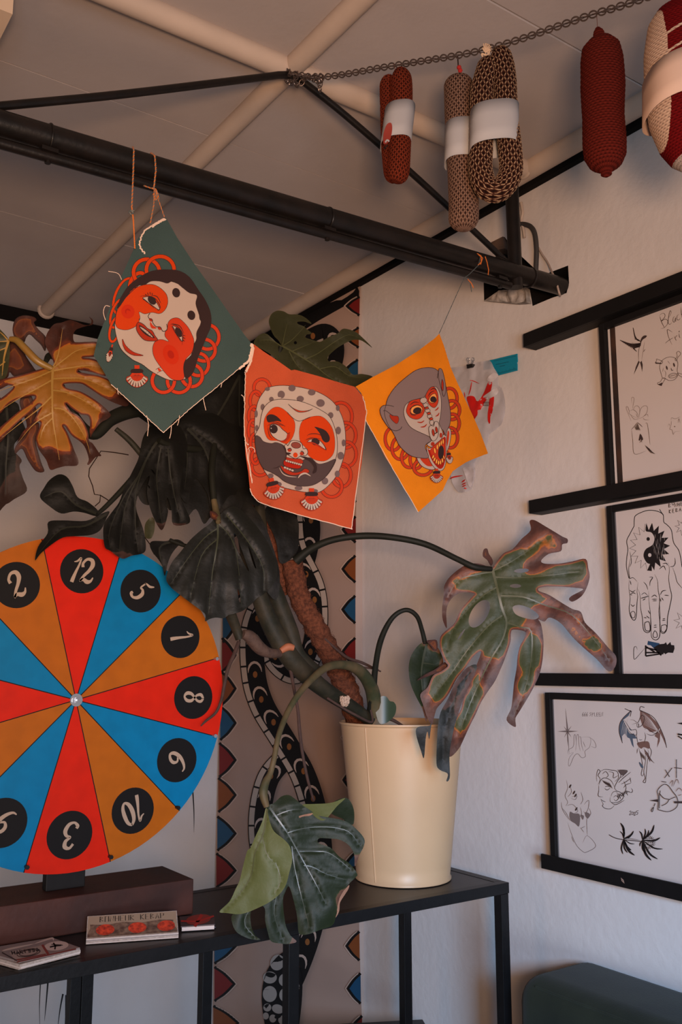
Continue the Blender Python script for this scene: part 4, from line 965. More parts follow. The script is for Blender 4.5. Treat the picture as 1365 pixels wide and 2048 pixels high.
def fray(a, pts, w=2.2, amp=2.0, m=None, seed=1):
    """loose selvedge running along an edge"""
    rnd = random.Random(seed); P = cr(pts, n=8) if len(pts) > 2 else [(pts[0][0] + (pts[1][0] - pts[0][0]) * i / 30, pts[0][1] + (pts[1][1] - pts[0][1]) * i / 30) for i in range(31)]
    a.line([(x + rnd.uniform(-amp, amp), y + rnd.uniform(-amp, amp)) for x, y in P], w, m or FRAY, smooth=False, z=.0008)
def threads(parent, S, lst, r=.0007):
    for t in lst:
        mb = MB(); pts = cr([tuple(S(x, y, .003)) for x, y in t], n=6); mb.tube(pts, r, 6); mb.build('loose_thread', FRAY, parent, smooth=True)
YBN = 1.640
# ---------------- banner 1 : green, smiling mask
k1 = (.2491, 180, 420)
def r1(x, y):
    u = (x - 345) / 160; v = (y - 650) / 220
    return .010 * math.sin(u * 2.2 + v * 1.2) - .035 * max(0, -u - .25) ** 1.6 + .006 * math.sin(v * 5 + u * 3)
S1 = Surf((0, YBN, 0), (-.10, -1, .02), r1); S1.c = S1.n.dot(on(345, 650, 1, YBN))
root = thing('cloth_pennant', S1(325, 440), 'green cloth pennant with a smiling white and orange mask', 'pennant', 'printed cloth pennants on a string')
a = Art(S1.crop(*k1), step=60); a.dz = .00022
out1 = [(612, 62), (700, 220), (830, 420), (960, 600), (1100, 800), (1240, 1000), (1300, 1075), (1296, 1130), (1270, 1215), (1150, 1310), (1000, 1430), (800, 1600), (680, 1690), (590, 1788), (500, 1700), (380, 1600), (170, 1400), (100, 1280), (30, 1170), (60, 1040), (130, 860), (250, 540), (345, 330), (370, 250), (430, 170), (500, 125), (560, 92)]
def dense(P, d=40):
    o_ = []
    for i, p in enumerate(P):
        q = P[(i + 1) % len(P)]; n_ = max(1, int(math.hypot(q[0] - p[0], q[1] - p[1]) / d))
        o_ += [(p[0] + (q[0] - p[0]) * k / n_, p[1] + (q[1] - p[1]) * k / n_) for k in range(n_)]
    return o_
out1 = dense(out1); a.fill(out1, CL1, smooth=False, z=0); back(a, out1, CL1)
a.z = .0002
for c in ((270, 690, 66, 150, 22), (225, 830, 50, 120, 20), (200, 960, 38, 100, 14)): a.ringband(c[0], c[1], c[2], 11, ORA, LINE, ry=c[3], rot=c[4], ow=1.6)
for c in ((385, 590, 60, 90, 25), (455, 500, 105, 105, 0), (565, 480, 112, 108, 0), (345, 690, 60, 90, 25)): a.ringband(c[0], c[1], c[2], 16, ORA, LINE, ry=c[3], rot=c[4], ow=1.8)
for c in ((945, 1020, 92, 98), (915, 1125, 92, 88), (870, 1240, 84, 90), (820, 1330, 84, 88), (715, 1375, 92, 92), (590, 1370, 90, 95)): a.ringband(c[0], c[1], c[2], 15, ORR, LINE, ry=c[3], ow=1.8)
a.shape([(225, 780), (300, 690), (400, 600), (480, 565), (650, 572), (780, 630), (865, 680), (880, 860), (892, 910), (850, 1060), (800, 1200), (755, 1290), (770, 1352), (700, 1368), (620, 1360), (500, 1300), (420, 1240), (340, 1200), (260, 1130), (225, 1060), (200, 950), (205, 870)], MASKW, 2.2, LINE)
a.shape([(205, 880), (222, 800), (290, 700), (380, 620), (470, 597), (540, 610), (610, 670), (626, 740), (604, 800), (560, 832), (500, 822), (440, 834), (395, 818), (402, 870), (372, 930), (300, 962), (230, 952), (206, 920)], ORA, 1.5, LINE)
a.shape([(622, 950), (628, 905), (660, 872), (715, 870), (780, 930), (820, 1000), (836, 1060), (820, 1140), (770, 1200), (752, 1260), (756, 1350), (700, 1368), (640, 1345), (560, 1250), (512, 1170), (505, 1100), (530, 1050), (580, 1040), (632, 1055), (604, 1015), (604, 980)], ORR, 1.5, LINE)
a.shape([(218, 785), (250, 700), (320, 600), (430, 520), (520, 485), (620, 478), (720, 490), (800, 540), (870, 640), (930, 730), (970, 830), (972, 930), (940, 1010), (900, 1110), (870, 1180), (840, 1280), (810, 1330), (770, 1352), (752, 1290), (760, 1220), (800, 1180), (828, 1140), (835, 1080), (855, 1040), (858, 980), (892, 900), (870, 820), (850, 750), (860, 684), (800, 665), (740, 620), (690, 580), (655, 574), (620, 588), (560, 572), (490, 572), (440, 600), (380, 610), (320, 660), (270, 730), (235, 780)], HAIR, 1.2, LINE)
ZF = a.z
for (x, y, r, q, m) in ((305, 815, 52, 56, BLUSH), (650, 1160, 58, 82, BLUSH)):
    a.fill(ell(x, y, r, q, -25), mat('print_blush_halo', rgb(164, 38, 14), .85, spec=.1)); a.fill(ell(x, y, r * .42, q * .42, -25), BLUSH, step=None)
for x, y in ((693, 664), (815, 845)): a.fill(ell(x, y, 31, 38, -15), HAIR, step=None)
a.shape([(424, 706), (470, 696), (520, 722), (560, 790), (545, 798), (500, 765), (450, 732)], MASKW, 2.2, LINE, step=None); a.fill(ell(498, 726, 27, 40, -42), HAIR, step=None)
for p in ([(400, 694), (460, 688), (525, 712), (562, 768), (558, 800), (540, 806)], [(490, 684), (540, 696), (570, 750)], [(455, 688), (445, 672)], [(470, 685), (462, 660)], [(486, 683), (482, 656)], [(500, 685), (500, 664)], [(424, 706), (470, 745), (520, 790)]): a.line(p, 2.8, LINE, taper=1)
a.shape([(665, 932), (700, 945), (735, 990), (742, 1050), (728, 1040), (700, 990)], MASKW, 2.2, LINE, step=None); a.fill(ell(712, 982, 22, 42, -30), HAIR, step=None)
for p in ([(645, 918), (690, 925), (730, 965), (748, 1010), (740, 1085)], [(655, 912), (720, 930), (755, 990)], [(748, 1005), (768, 1010)], [(746, 1022), (768, 1034)], [(744, 1040), (762, 1056)], [(655, 930), (690, 990), (735, 1060)]): a.line(p, 2.8, LINE, taper=1)
a.fill(ell(490, 882, 16, 12, 30), LIP, step=None); a.fill(ell(560, 950, 16, 12, 30), LIP, step=None); a.fill([(486, 898), (505, 925), (536, 948), (500, 950), (484, 925)], ORR, step=None)
for p in ([(484, 828), (468, 850), (478, 872), (500, 880), (506, 905), (530, 935), (566, 940), (584, 972), (612, 968), (622, 948), (616, 915)], [(400, 870), (395, 885)]): a.line(p, 2.6, LINE)
a.shape([(386, 902), (430, 918), (462, 950), (500, 970), (520, 1005), (545, 1045), (500, 1052), (440, 1044), (395, 1000), (372, 950)], LIP, 2.2, LINE, step=None)
a.fill([(396, 925), (440, 948), (490, 990), (520, 1028), (460, 1010), (410, 965)], HAIR, step=None)
a.line([(402, 938), (450, 975), (505, 1022)], 8, MASKW, taper=1)
for i in range(5): a.line([(418 + 18 * i, 942 + 15 * i), (410 + 18 * i, 960 + 15 * i)], 1.4, LINE)
a.shape([(262, 1036), (290, 1090), (350, 1140), (430, 1168), (350, 1166), (290, 1132), (264, 1080)], LIP, 1.4, LINE, step=None)
tassel(a, 378, 1310, 64); tassel(a, 168, 1130, 52, 15, .35)
fray(a, [(1300, 1070), (1296, 1130), (1268, 1215), (1200, 1275)], 9, 6, seed=3)
for p in ([(1270, 1215), (800, 1600)], [(800, 1600), (590, 1788)], [(590, 1788), (170, 1400)]): fray(a, p, 2.6, 2, seed=4)
fray(a, [(605, 68), (560, 95), (500, 130)], 10, 4, seed=5); fray(a, [(500, 128), (440, 165), (405, 240), (400, 290), (440, 350)], 6, 5, seed=6)
a.build('printed_cloth', root)
threads(root, S1.crop(*k1), [[(455, 1650), (470, 1720), (462, 1815)], [(655, 1730), (650, 1790), (640, 1835)], [(910, 1510), (920, 1560), (932, 1608)], [(220, 1430), (228, 1480)], [(255, 560), (225, 510), (148, 492)], [(125, 885), (108, 820), (125, 770), (160, 775)], [(1060, 1390), (1052, 1425)], [(720, 1650), (712, 1700), (702, 1730)]])
# ---------------- banner 2 : salmon, wry bearded mask
k2 = (.19048, 480, 680)
def r2(x, y):
    u = (x - 612) / 120; v = (y - 870) / 190
    f = math.exp(-((x - 583 + (y - 745) * .5) / 16.0) ** 2) * max(0, 1 - (y - 735) / 60) * .006
    return .009 * math.sin(u * 2.4 - v) + f + .003 * math.sin((x + y * .3) / 17.0) * max(0, 1 - (y - 700) / 120) - .03 * max(0, -u - .75) ** 1.5
S2 = Surf((0, YBN, 0), (.06, -1, .03), r2); S2.c = S2.n.dot(on(612, 870, 1, YBN + .006))
root = thing('cloth_pennant', S2(612, 740), 'salmon cloth pennant with a bearded mask in a spotted headscarf', 'pennant', 'printed cloth pennants on a string')
a = Art(S2.crop(*k2), step=70); a.dz = .00022
out2 = dense([(140, 40), (250, 120), (400, 220), (540, 318), (580, 312), (700, 345), (830, 380), (960, 420), (1060, 450), (1205, 490), (1290, 590), (1325, 720), (1320, 860), (1280, 1300), (1240, 1500), (1190, 1850), (1180, 1985), (900, 1910), (600, 1830), (250, 1720), (150, 1650), (105, 1560), (90, 1400), (60, 1200), (45, 900), (60, 600), (60, 300), (125, 200)], 50)
a.fill(out2, CL2, smooth=False, z=0); back(a, out2, CL2); a.z = .0002
for c in ((232, 500, 84, 88), (170, 640, 62, 100), (150, 800, 58, 104), (140, 950, 50, 110), (165, 1080, 54, 100), (215, 1330, 88, 92), (165, 1230, 40, 70)): a.ringband(c[0], c[1], c[2], 16, ORR, LINE, ry=c[3], ow=2)
for c in ((1060, 805, 120, 148), (1110, 1000, 110, 132), (1120, 1200, 104, 130), (1070, 1420, 98, 122), (965, 1540, 108, 108)): a.ringband(c[0], c[1], c[2], 17, ORR, LINE, ry=c[3], ow=2)
cloth = [(300, 500), (420, 478), (560, 485), (720, 515), (860, 565), (980, 650), (1060, 770), (1100, 900), (1112, 1040), (1105, 1170), (1070, 1300), (1020, 1420), (940, 1520), (850, 1590), (760, 1605), (640, 1590), (500, 1560), (400, 1530), (320, 1460), (250, 1360), (200, 1250), (165, 1120), (155, 950), (160, 800), (190, 650), (240, 560)]
a.shape(cloth, MASKW, 2.6, LINE)
for (x, y, r, q) in ((435, 573, 38, 41), (548, 505, 38, 34), (635, 618, 38, 32), (755, 550, 40, 32), (848, 662, 44, 40), (290, 515, 26, 20), (332, 622, 24, 26), (240, 705, 22, 34), (172, 775, 17, 38), (178, 925, 18, 32), (1030, 715, 20, 30), (955, 790, 28, 32), (1035, 950, 28, 40), (1092, 1080, 20, 36), (1060, 1215, 34, 40), (1025, 1405, 26, 34), (895, 1480, 34, 36), (785, 1585, 36, 20), (618, 1555, 40, 24), (405, 1515, 36, 26), (325, 1425, 30, 24)): a.fill(ell(x, y, r, q, 0, 20), GRY, step=None)
face = [(300, 660), (370, 628), (470, 622), (620, 640), (740, 680), (850, 735), (940, 800), (990, 900), (1020, 1020), (1025, 1150), (1000, 1270), (930, 1400), (850, 1480), (740, 1530), (600, 1530), (480, 1490), (400, 1430), (330, 1390), (250, 1350), (195, 1250), (165, 1120), (162, 1000), (205, 910), (225, 800), (250, 720)]
a.shape(face, MASKW, 2.6, LINE)
a.shape([(165, 1010), (210, 1018), (250, 1065), (330, 1085), (380, 1075), (450, 1100), (480, 1140), (486, 1230), (470, 1290), (500, 1340), (600, 1300), (660, 1262), (740, 1235), (820, 1298), (900, 1290), (1000, 1250), (1000, 1290), (935, 1400), (850, 1480), (740, 1530), (600, 1530), (480, 1490), (400, 1430), (330, 1390), (250, 1350), (195, 1250), (168, 1140)], DG_, 1.8, LINE)
a.shape([(252, 900), (262, 820), (310, 745), (370, 705), (440, 715), (520, 780), (572, 850), (580, 930), (555, 1020), (500, 1086), (450, 1080), (400, 1058), (310, 1050), (268, 990)], ORA, 1, LINE)
a.shape([(630, 920), (660, 850), (740, 808), (850, 800), (930, 860), (980, 950), (1000, 1080), (980, 1200), (900, 1268), (800, 1262), (720, 1210), (690, 1130), (640, 1080), (625, 1000)], ORA, 1, LINE)
a.fill([(280, 810), (310, 782), (360, 786), (410, 820), (436, 856), (390, 850), (340, 860), (295, 862)], HAIR, step=None); a.fill([(785, 912), (830, 920), (900, 950), (942, 1010), (940, 1060), (905, 1076), (870, 1050), (845, 990), (810, 940)], HAIR, step=None)
a.shape([(318, 900), (360, 884), (410, 900), (450, 940), (500, 985), (490, 1030), (450, 1058), (400, 1050), (345, 1010), (318, 960)], MASKW, 3, LINE, step=None); a.fill(ell(356, 935, 42, 46), HAIR, step=None); a.fill(ell(330, 928, 6, 7), MASKW, step=None)
a.fill([(500, 985), (524, 985), (520, 1030), (470, 1072), (420, 1062), (480, 1045)], LIP, step=None)
for p in ([(290, 900), (320, 890), (318, 950)], [(300, 880), (370, 862), (430, 880), (480, 910)], [(306, 894), (360, 876), (420, 890), (470, 900)], [(500, 985), (530, 972)], [(292, 905), (310, 1000), (345, 1040)]): a.line(p, 3, LINE, taper=1)
a.shape([(712, 1070), (750, 1042), (830, 1050), (880, 1100), (900, 1150), (830, 1105), (760, 1075)], MASKW, 2.6, LINE, step=None); a.fill(ell(795, 1068, 44, 36, 15), HAIR, step=None); a.line([(700, 1072), (760, 1078), (830, 1112), (905, 1160)], 7, LIP, taper=1)
for p in ([(705, 1005), (750, 985), (830, 990), (880, 1030)], [(690, 1050), (720, 1038), (760, 1028), (850, 1040)], [(860, 1070), (900, 1130), (908, 1160)]): a.line(p, 3.6, LINE, taper=1)
a.shape([(505, 1110), (540, 1060), (600, 1058), (650, 1085), (665, 1140), (700, 1140), (715, 1180), (690, 1215), (650, 1210), (590, 1245), (530, 1220), (490, 1190), (484, 1150), (470, 1110), (490, 1092)], MASKW, 3, LINE, step=None)
a.shape(ell(590, 1105, 50, 32, 8), mat('print_brown', rgb(110, 44, 32), .85), 2.2, LINE, step=None); a.fill(ell(584, 1208, 24, 27), ORA, step=None); a.fill(ell(522, 1158, 20, 16), LIP, step=None); a.fill(ell(652, 1192, 22, 18), LIP, step=None)
a.line([(500, 1150), (530, 1135), (545, 1160)], 4, LINE); a.line([(640, 1170), (660, 1170), (676, 1196)], 4, LINE)
a.fill([(490, 1180), (540, 1190), (500, 1208)], HAIR, step=None); a.fill([(632, 1220), (700, 1228), (770, 1262), (808, 1320), (805, 1380), (775, 1402), (765, 1390), (780, 1340), (740, 1280), (680, 1245)], HAIR, step=None)
a.shape([(480, 1232), (530, 1240), (580, 1245), (640, 1250), (668, 1280), (640, 1300), (560, 1290), (500, 1275)], LIP, 2, LINE, step=None)
a.shape([(470, 1262), (540, 1295), (640, 1318), (620, 1350), (520, 1340), (462, 1310)], BLUSH, 2, LINE, step=None)
a.shape([(426, 1320), (470, 1340), (560, 1390), (640, 1380), (680, 1352), (720, 1362), (724, 1392), (660, 1400), (590, 1420), (520, 1415), (460, 1380)], LIP, 2, LINE, step=None)
for i in range(8): a.shape(ell(490 + 22 * i, 1268 + 6 * i, 12, 12), MASKW, 1.3, LINE, step=None)
for i in range(4): a.shape(ell(475 + 26 * i, 1340 + 10 * i, 15, 12, 20), MASKW, 1.3, LINE, step=None)
a.line([(415, 1340), (450, 1400), (510, 1430), (600, 1440)], 5, MASKW, taper=1); a.line([(612, 1450), (640, 1415), (690, 1400), (745, 1430)], 9, MASKW, taper=1)
a.shape([(510, 672), (560, 715), (640, 745), (720, 740), (765, 722), (700, 752), (620, 756), (560, 720)], ORR, 2, LINE, step=None)
a.line([(420, 1320), (390, 1340), (350, 1345)], 2.6, LINE, taper=1); a.line([(455, 1110), (490, 1180), (486, 1250)], 2.4, LINE); a.line([(500, 760), (560, 820), (620, 850), (680, 835), (740, 810)], 2.2, LINE)
tassel(a, 348, 1530, 82, -14); tassel(a, 755, 1640, 84, 0)
fray(a, [(140, 40), (125, 200), (70, 320), (60, 330)], 11, 6, seed=8); fray(a, [(60, 320), (45, 900)], 4, 3, seed=9); fray(a, [(45, 900), (60, 1100), (130, 1500)], 5, 4, seed=10); fray(a, [(105, 1560), (150, 1650), (250, 1720), (600, 1830), (900, 1910), (1180, 1985)], 4, 3, seed=11); fray(a, [(1290, 590), (1325, 720), (1320, 860), (1190, 1850), (1180, 1985)], 4, 3, seed=12)
a.build('printed_cloth', root)
threads(root, S2.crop(*k2), [[(85, 1150), (110, 1125), (150, 1140), (158, 1180)], [(100, 1150), (90, 1250), (110, 1350), (125, 1490)], [(50, 1050), (85, 1100), (90, 1090)], [(15, 575), (40, 600), (45, 640)]], .0008)
# ---------------- banner 3 : mustard, grey ape mask
k3 = (.20513, 710, 650)
def r3(x, y):
    u = (x - 850) / 130; v = (y - 840) / 190
    return .008 * math.sin(u * 2 + v * 1.5) + .003 * math.sin((x * .6 - y) / 20.0) * max(0, 1 - (y - 650) / 160) - .03 * max(0, u - .35) ** 1.6
S3 = Surf((0, YBN, 0), (-.04, -1, .02), r3); S3.c = S3.n.dot(on(850, 840, 1, YBN + .002))
root = thing('cloth_pennant', S3(880, 670), 'mustard yellow cloth pennant with a grey snarling ape mask', 'pennant', 'printed cloth pennants on a string')
a = Art(S3.crop(*k3), step=70); a.dz = .00022
out3 = dense([(825, 85), (870, 200), (930, 400), (1000, 560), (1165, 910), (1230, 1060), (1300, 1250), (1100, 1330), (960, 1420), (900, 1520), (860, 1610), (760, 1700), (620, 1825), (400, 1450), (300, 1290), (210, 1110), (110, 930), (98, 740), (60, 660), (8, 602), (170, 510), (400, 390), (620, 250), (780, 130)], 50)
a.fill(out3, CL3, smooth=False, z=0); back(a, out3, CL3); a.z = .0002
for c in ((375, 1110, 78, 112), (445, 1200, 82, 110), (535, 1290, 78, 100), (600, 1310, 60, 90), (665, 1390, 88, 74), (925, 715, 74, 98), (950, 830, 74, 92), (955, 960, 66, 92), (935, 1100, 70, 98)): a.ringband(c[0], c[1], c[2], 15, ORR, LINE, ry=c[3], ow=2)
GA = mat('print_ape_grey', rgb(112, 94, 92), .85, spec=.1)
a.shape([(905, 1010), (935, 1020), (938, 1090), (915, 1200), (890, 1230), (880, 1100)], MASKW, 2.2, LINE, step=None); a.fill([(905, 1040), (922, 1050), (915, 1130), (895, 1190)], ORR, step=None)
a.shape([(610, 1290), (700, 1280), (780, 1370), (770, 1410), (700, 1400), (640, 1360)], MASKW, 2.2, LINE, step=None); a.fill([(640, 1300), (720, 1300), (760, 1370), (700, 1370)], ORR, step=None)
a.shape([(700, 1180), (740, 1200), (880, 1060), (896, 1150), (895, 1290), (880, 1380), (850, 1420), (810, 1415), (760, 1370), (720, 1290)], MASKW, 2.2, LINE)
a.fill([(712, 1200), (745, 1215), (875, 1090), (888, 1180), (885, 1290), (870, 1370), (845, 1400), (815, 1395), (770, 1345), (730, 1270)], BLUSH, step=None)
a.fill([(740, 1210), (860, 1110), (878, 1200), (872, 1290), (850, 1345), (810, 1350), (770, 1300)], ORR, step=None)
a.fill(ell(842, 1242, 28, 66, 4), HAIR, step=None)
TH_ = mat('print_tooth', rgb(214, 140, 50), .85)
for (x, y, r, q, t) in ((782, 1225, 10, 28, -10), (806, 1190, 9, 26, 0), (826, 1165, 8, 24, 5), (845, 1150, 8, 24, 5), (864, 1135, 8, 26, 0), (765, 1285, 9, 20, 20), (778, 1310, 9, 22, 20), (798, 1330, 9, 24, 10), (818, 1342, 9, 22, 5), (838, 1340, 8, 22, 0), (856, 1320, 8, 24, -10), (870, 1290, 7, 20, -15)): a.shape(ell(x, y, r, q, t, 12), TH_, 1.4, LINE, step=None)
a.shape([(305, 780), (330, 700), (400, 600), (500, 510), (600, 440), (700, 415), (780, 425), (830, 470), (880, 560), (905, 680), (935, 850), (930, 960), (900, 1030), (885, 1080), (850, 1020), (760, 1120), (700, 1160), (690, 1200), (720, 1290), (640, 1296), (540, 1270), (440, 1180), (380, 1060), (320, 960), (290, 860)], GA, 2.4, LINE)
a.shape([(382, 795), (330, 785), (280, 785), (248, 820), (255, 880), (300, 960), (340, 1010), (380, 1030), (430, 1025), (458, 990), (440, 900), (400, 840)], GA, 0, LINE, step=None)
for p in ([(382, 795), (330, 783), (275, 787), (247, 825), (258, 885), (300, 960), (345, 1012), (400, 1032), (445, 1015), (460, 990)], [(278, 838), (300, 835), (340, 862), (370, 888)]): a.line(p, 2.6, LINE)
a.shape([(345, 872), (380, 885), (420, 890), (430, 925), (410, 962), (370, 935), (345, 900)], LIP, 1.8, LINE, step=None)
a.shape([(820, 435), (840, 425), (858, 450), (880, 540), (890, 620), (880, 680), (865, 695), (850, 640), (820, 520)], GA, 2.2, LINE, step=None); a.shape([(852, 530), (866, 570), (862, 640), (848, 620), (846, 570)], LIP, 1.8, LINE, step=None)
a.line([(820, 440), (812, 480), (806, 520)], 2.4, LINE)
a.shape([(480, 830), (500, 775), (560, 735), (640, 715), (680, 700), (720, 640), (770, 600), (810, 620), (840, 700), (845, 800), (835, 900), (825, 960), (860, 1050), (845, 1110), (800, 1150), (750, 1190), (705, 1165), (745, 1130), (735, 1095), (690, 1070), (600, 1030), (540, 990), (500, 930), (482, 880)], MASKW, 2.2, LINE)
a.shape([(510, 800), (540, 745), (600, 725), (645, 722), (660, 770), (680, 800), (678, 850), (650, 900), (600, 920), (540, 900), (505, 850)], ORR, 2, LINE, step=None)
a.shape([(690, 690), (730, 620), (770, 602), (800, 640), (815, 700), (812, 760), (780, 805), (740, 790), (712, 750), (700, 720)], ORR, 2, LINE, step=None)
EY = mat('print_eye', rgb(206, 130, 60), .85)
a.shape([(545, 830), (570, 790), (620, 780), (660, 810), (650, 850), (600, 870), (556, 862)], EY, 2.4, LINE, step=None); a.fill(ell(610, 835, 42, 32, -15), HAIR, step=None)
a.shape([(722, 740), (740, 690), (780, 668), (800, 700), (795, 740), (760, 762)], EY, 2.4, LINE, step=None); a.fill(ell(766, 725, 30, 30, -30), HAIR, step=None)
for p in ([(540, 780), (580, 752), (630, 758)], [(530, 830), (560, 800), (610, 780), (660, 800)], [(540, 850), (560, 875), (600, 880)], [(715, 700), (740, 660), (780, 640)], [(730, 640), (770, 618), (800, 640)]): a.line(p, 4, LINE, taper=1)
for (x, y, r, q, t, m) in ((672, 735, 34, 28, -10, MASKW), (693, 782, 24, 22, -5, MASKW), (703, 810, 18, 14, 0, ORR), (712, 835, 24, 20, 0, MASKW), (724, 862, 18, 14, 0, ORR), (732, 890, 22, 20, 0, MASKW), (745, 915, 18, 14, 0, ORR), (752, 950, 20, 26, 0, MASKW)): a.shape(ell(x, y, r, q, t, 16), m, 2, LINE, step=None)
for p in ([(610, 945), (650, 950), (680, 930)], [(640, 995), (680, 990), (705, 965)], [(782, 835), (805, 820), (818, 800)], [(788, 890), (810, 880), (826, 855)]): a.line(p, 6, LIP, taper=1)
a.shape([(722, 1010), (740, 980), (770, 985), (780, 945), (810, 945), (824, 985), (820, 1020), (812, 1080), (790, 1120), (760, 1130), (735, 1090)], MASKW, 2.4, LINE, step=None)
a.shape(ell(766, 1050, 12, 34, -10, 16), LIP, 2, LINE, step=None); a.shape(ell(798, 1022, 11, 30, -10, 16), LIP, 2, LINE, step=None); a.line([(778, 1060), (790, 1055), (800, 1048)], 5, LINE); a.fill(ell(762, 1160, 18, 20), LIP, step=None); a.fill(ell(842, 1075, 12, 24), LIP, step=None)
tassel(a, 800, 1450, 50, 0, .9); tassel(a, 920, 1270, 46, -8, .55)
for p, q in (([(825, 85), (930, 400)], 2), ([(1300, 1250), (1100, 1330), (960, 1420)], 2), ([(98, 740), (105, 850), (110, 930), (210, 1110), (400, 1450), (620, 1825)], 2.6)): fray(a, p, q, 2, CL3 if q == 2 else FRAY, seed=int(q * 7))
a.build('printed_cloth', root)
# ---------------- strings
TWG = mat('twine_grey', rgb(112, 106, 98), .9); TWO = mat('twine_orange', rgb(196, 104, 36), .9); TWB = mat('twine_blue_grey', rgb(70, 78, 80), .9)
def pB_(px, py, y): return on(px, py, 1, y)
def twine(name, pts, mats, r=.0011, parent=None, loc=None):
    P = [Vector(p) for p in cr([tuple(p) for p in pts], n=10)]; mb = MB()
    fr = mb.ring_frames(P); L_ = 0; A_, B_ = [], []
    for i, (p, u, w_) in enumerate(fr):
        if i: L_ += (p - fr[i - 1][0]).length
        t = L_ * 700; d_ = (u * math.cos(t) + w_ * math.sin(t)) * r * .55; A_.append(p + d_); B_.append(p - d_)
    mb.tube(A_, r * .62, 6, 0); mb.tube(B_, r * .62, 6, 1)
    return mb.build(name, mats, parent, smooth=True, loc=loc or (parent is None and P[0]) or None)
yf = YT - .0275; ybk = YT + .0275
def dens(P, n_=6):
    o_ = []
    for i in range(len(P) - 1):
        for k in range(n_): o_.append(Vector(P[i]).lerp(Vector(P[i + 1]), k / n_))
    return o_ + [Vector(P[-1])]
root = thing('hanging_string', pB_(268, 296, yf), 'left loop of grey and orange twine over the truss pipe above the green pennant', 'string')
twine('cord', dens([pB_(267, 300, ybk), pB_(266, 294, YT), pB_(268, 300, yf), pB_(267, 340, yf - .004), pB_(264, 415, YBN - .002)], 8), [TWG, TWO], .0016, root)
twine('cord_end', dens([pB_(264, 415, YBN - .002), pB_(267, 440, YBN - .002), pB_(270, 497, YBN - .002)], 8), [TWO, TWO], .0013, root)
twine('knot', [pB_(260, 421, YBN - .004), pB_(266, 424, YBN - .006), pB_(264, 428, YBN - .002), pB_(259, 424, YBN), pB_(268, 420, YBN - .004)], [TWB, TWG], .0018, root)
root = thing('hanging_string', pB_(305, 308, yf), 'knotted grey and orange twine holding the green pennant, right of the other loop', 'string')
twine('cord', dens([pB_(299, 310, ybk), pB_(303, 306, YT), pB_(310, 312, yf), pB_(312, 340, yf), pB_(308, 378, yf + .004)], 8), [TWG, TWO], .0016, root)
twine('cord', dens([pB_(272, 362, ybk), pB_(290, 372, YT - .01), pB_(308, 378, yf)], 8), [TWG, TWO], .0014, root)
twine('cord', dens([pB_(309, 378, yf), pB_(308, 410, YBN - .002), pB_(301, 446, YBN - .003)], 8), [TWG, TWO], .0013, root)
twine('cord', dens([pB_(310, 380, yf), pB_(319, 405, YBN - .002), pB_(329, 434, YBN - .003)], 8), [TWG, TWO], .0011, root)
twine('knot', [pB_(304, 376, yf - .004), pB_(312, 380, yf - .006), pB_(316, 392, yf - .004), pB_(312, 400, yf - .002), pB_(308, 388, yf - .004), pB_(318, 398, yf - .006), pB_(310, 378, yf - .004)], [TWO, TWG], .0018, root)
root = thing('hanging_string', pB_(960, 512, yf), 'thin blue grey string from the truss pipe to the mustard pennant', 'string')
twine('cord', dens([pB_(952, 508, ybk), pB_(957, 506, YT), pB_(961, 515, yf), pB_(958, 530, yf - .002), pB_(940, 548, yf), pB_(929, 556, YT - .012), pB_(879, 667, YBN - .001)], 6), [TWB, TWB], .0010, root)
for p in ([(955, 507), (963, 512), (963, 524), (957, 530), (963, 526)], [(971, 513), (975, 525), (978, 540), (977, 550)], [(958, 510), (966, 516), (962, 529)], [(936, 558), (943, 566), (948, 576)]):
    twine('orange_end', dens([pB_(x, y, yf - .002) for x, y in p], 4), [TWO, TWO], .0011, root)
twine('orange_end', dens([pB_(x, y, yf) for x, y in ((932, 556), (941, 565), (944, 584))], 4), [TWB, TWB], .0011, root)

# ------------------------------------------------------------------ chain and crocheted sausages
CHM = mat('chain_steel', rgb(116, 102, 96), .35, metal=.85)
apex = T3(588, 152)
chainpx = [(575, 146), (600, 150), (625, 154), (641, 155), (700, 147), (760, 136), (840, 123), (915, 111), (975, 98), (1040, 79), (1110, 55), (1180, 31), (1240, 13), (1290, -4), (1365, -30), (1440, -58)]
def dpt(px, py, dep):
    v = ray(px, py); return EYE + v * (dep / F)
d0 = (apex - EYE).dot(FW) - .02; 
def cdep(px): return d0 + (1.62 - d0) * max(0, (px - 580) / 780.0)
path = [Vector(q) for q in cr([tuple(dpt(x, y, cdep(x))) for x, y in chainpx], n=30)]
def links(mb, path, pitch, R=.0052, r=.0011, sx=.72):
    acc = 0; i = 0; k = 0; P = [path[0]]
    for a_, b_ in zip(path, path[1:]):
        seg = (b_ - a_).length
        while acc + seg >= pitch:
            t = (pitch - acc) / seg; a_ = a_.lerp(b_, t); seg = (b_ - a_).length; acc = 0; P.append(a_.copy())
        acc += seg
    for k in range(len(P) - 1):
        c = (P[k] + P[k + 1]) / 2; t = (P[k + 1] - P[k]).normalized(); u = t.cross(Vector((0, 0, 1))).normalized(); v = t.cross(u)
        an = math.radians(40 if k % 2 else -50) + random.uniform(-.1, .1); s_ = u * math.cos(an) + v * math.sin(an)
        mb.torus(c, s_, t, R * 1.25, r, 14, 6, 0, sx)
mb = MB(); links(mb, path, .0092, .0066, .00165)
o = mb.build('chain', CHM, smooth=True, loc=apex); tag(o, 'long twisted steel chain strung from the top of the truss brace towards the right', 'chain')
mb = MB()
wr = []
for i in range(60):
    t = i / 59; an = t * 2 * PI * 2.2; c = T3(572 + 34 * t, 152 + 10 * t); wr.append(c + Vector((0, -math.cos(an) * .013, math.sin(an) * .014)))
links(mb, wr, .0098, .0062, .0013)
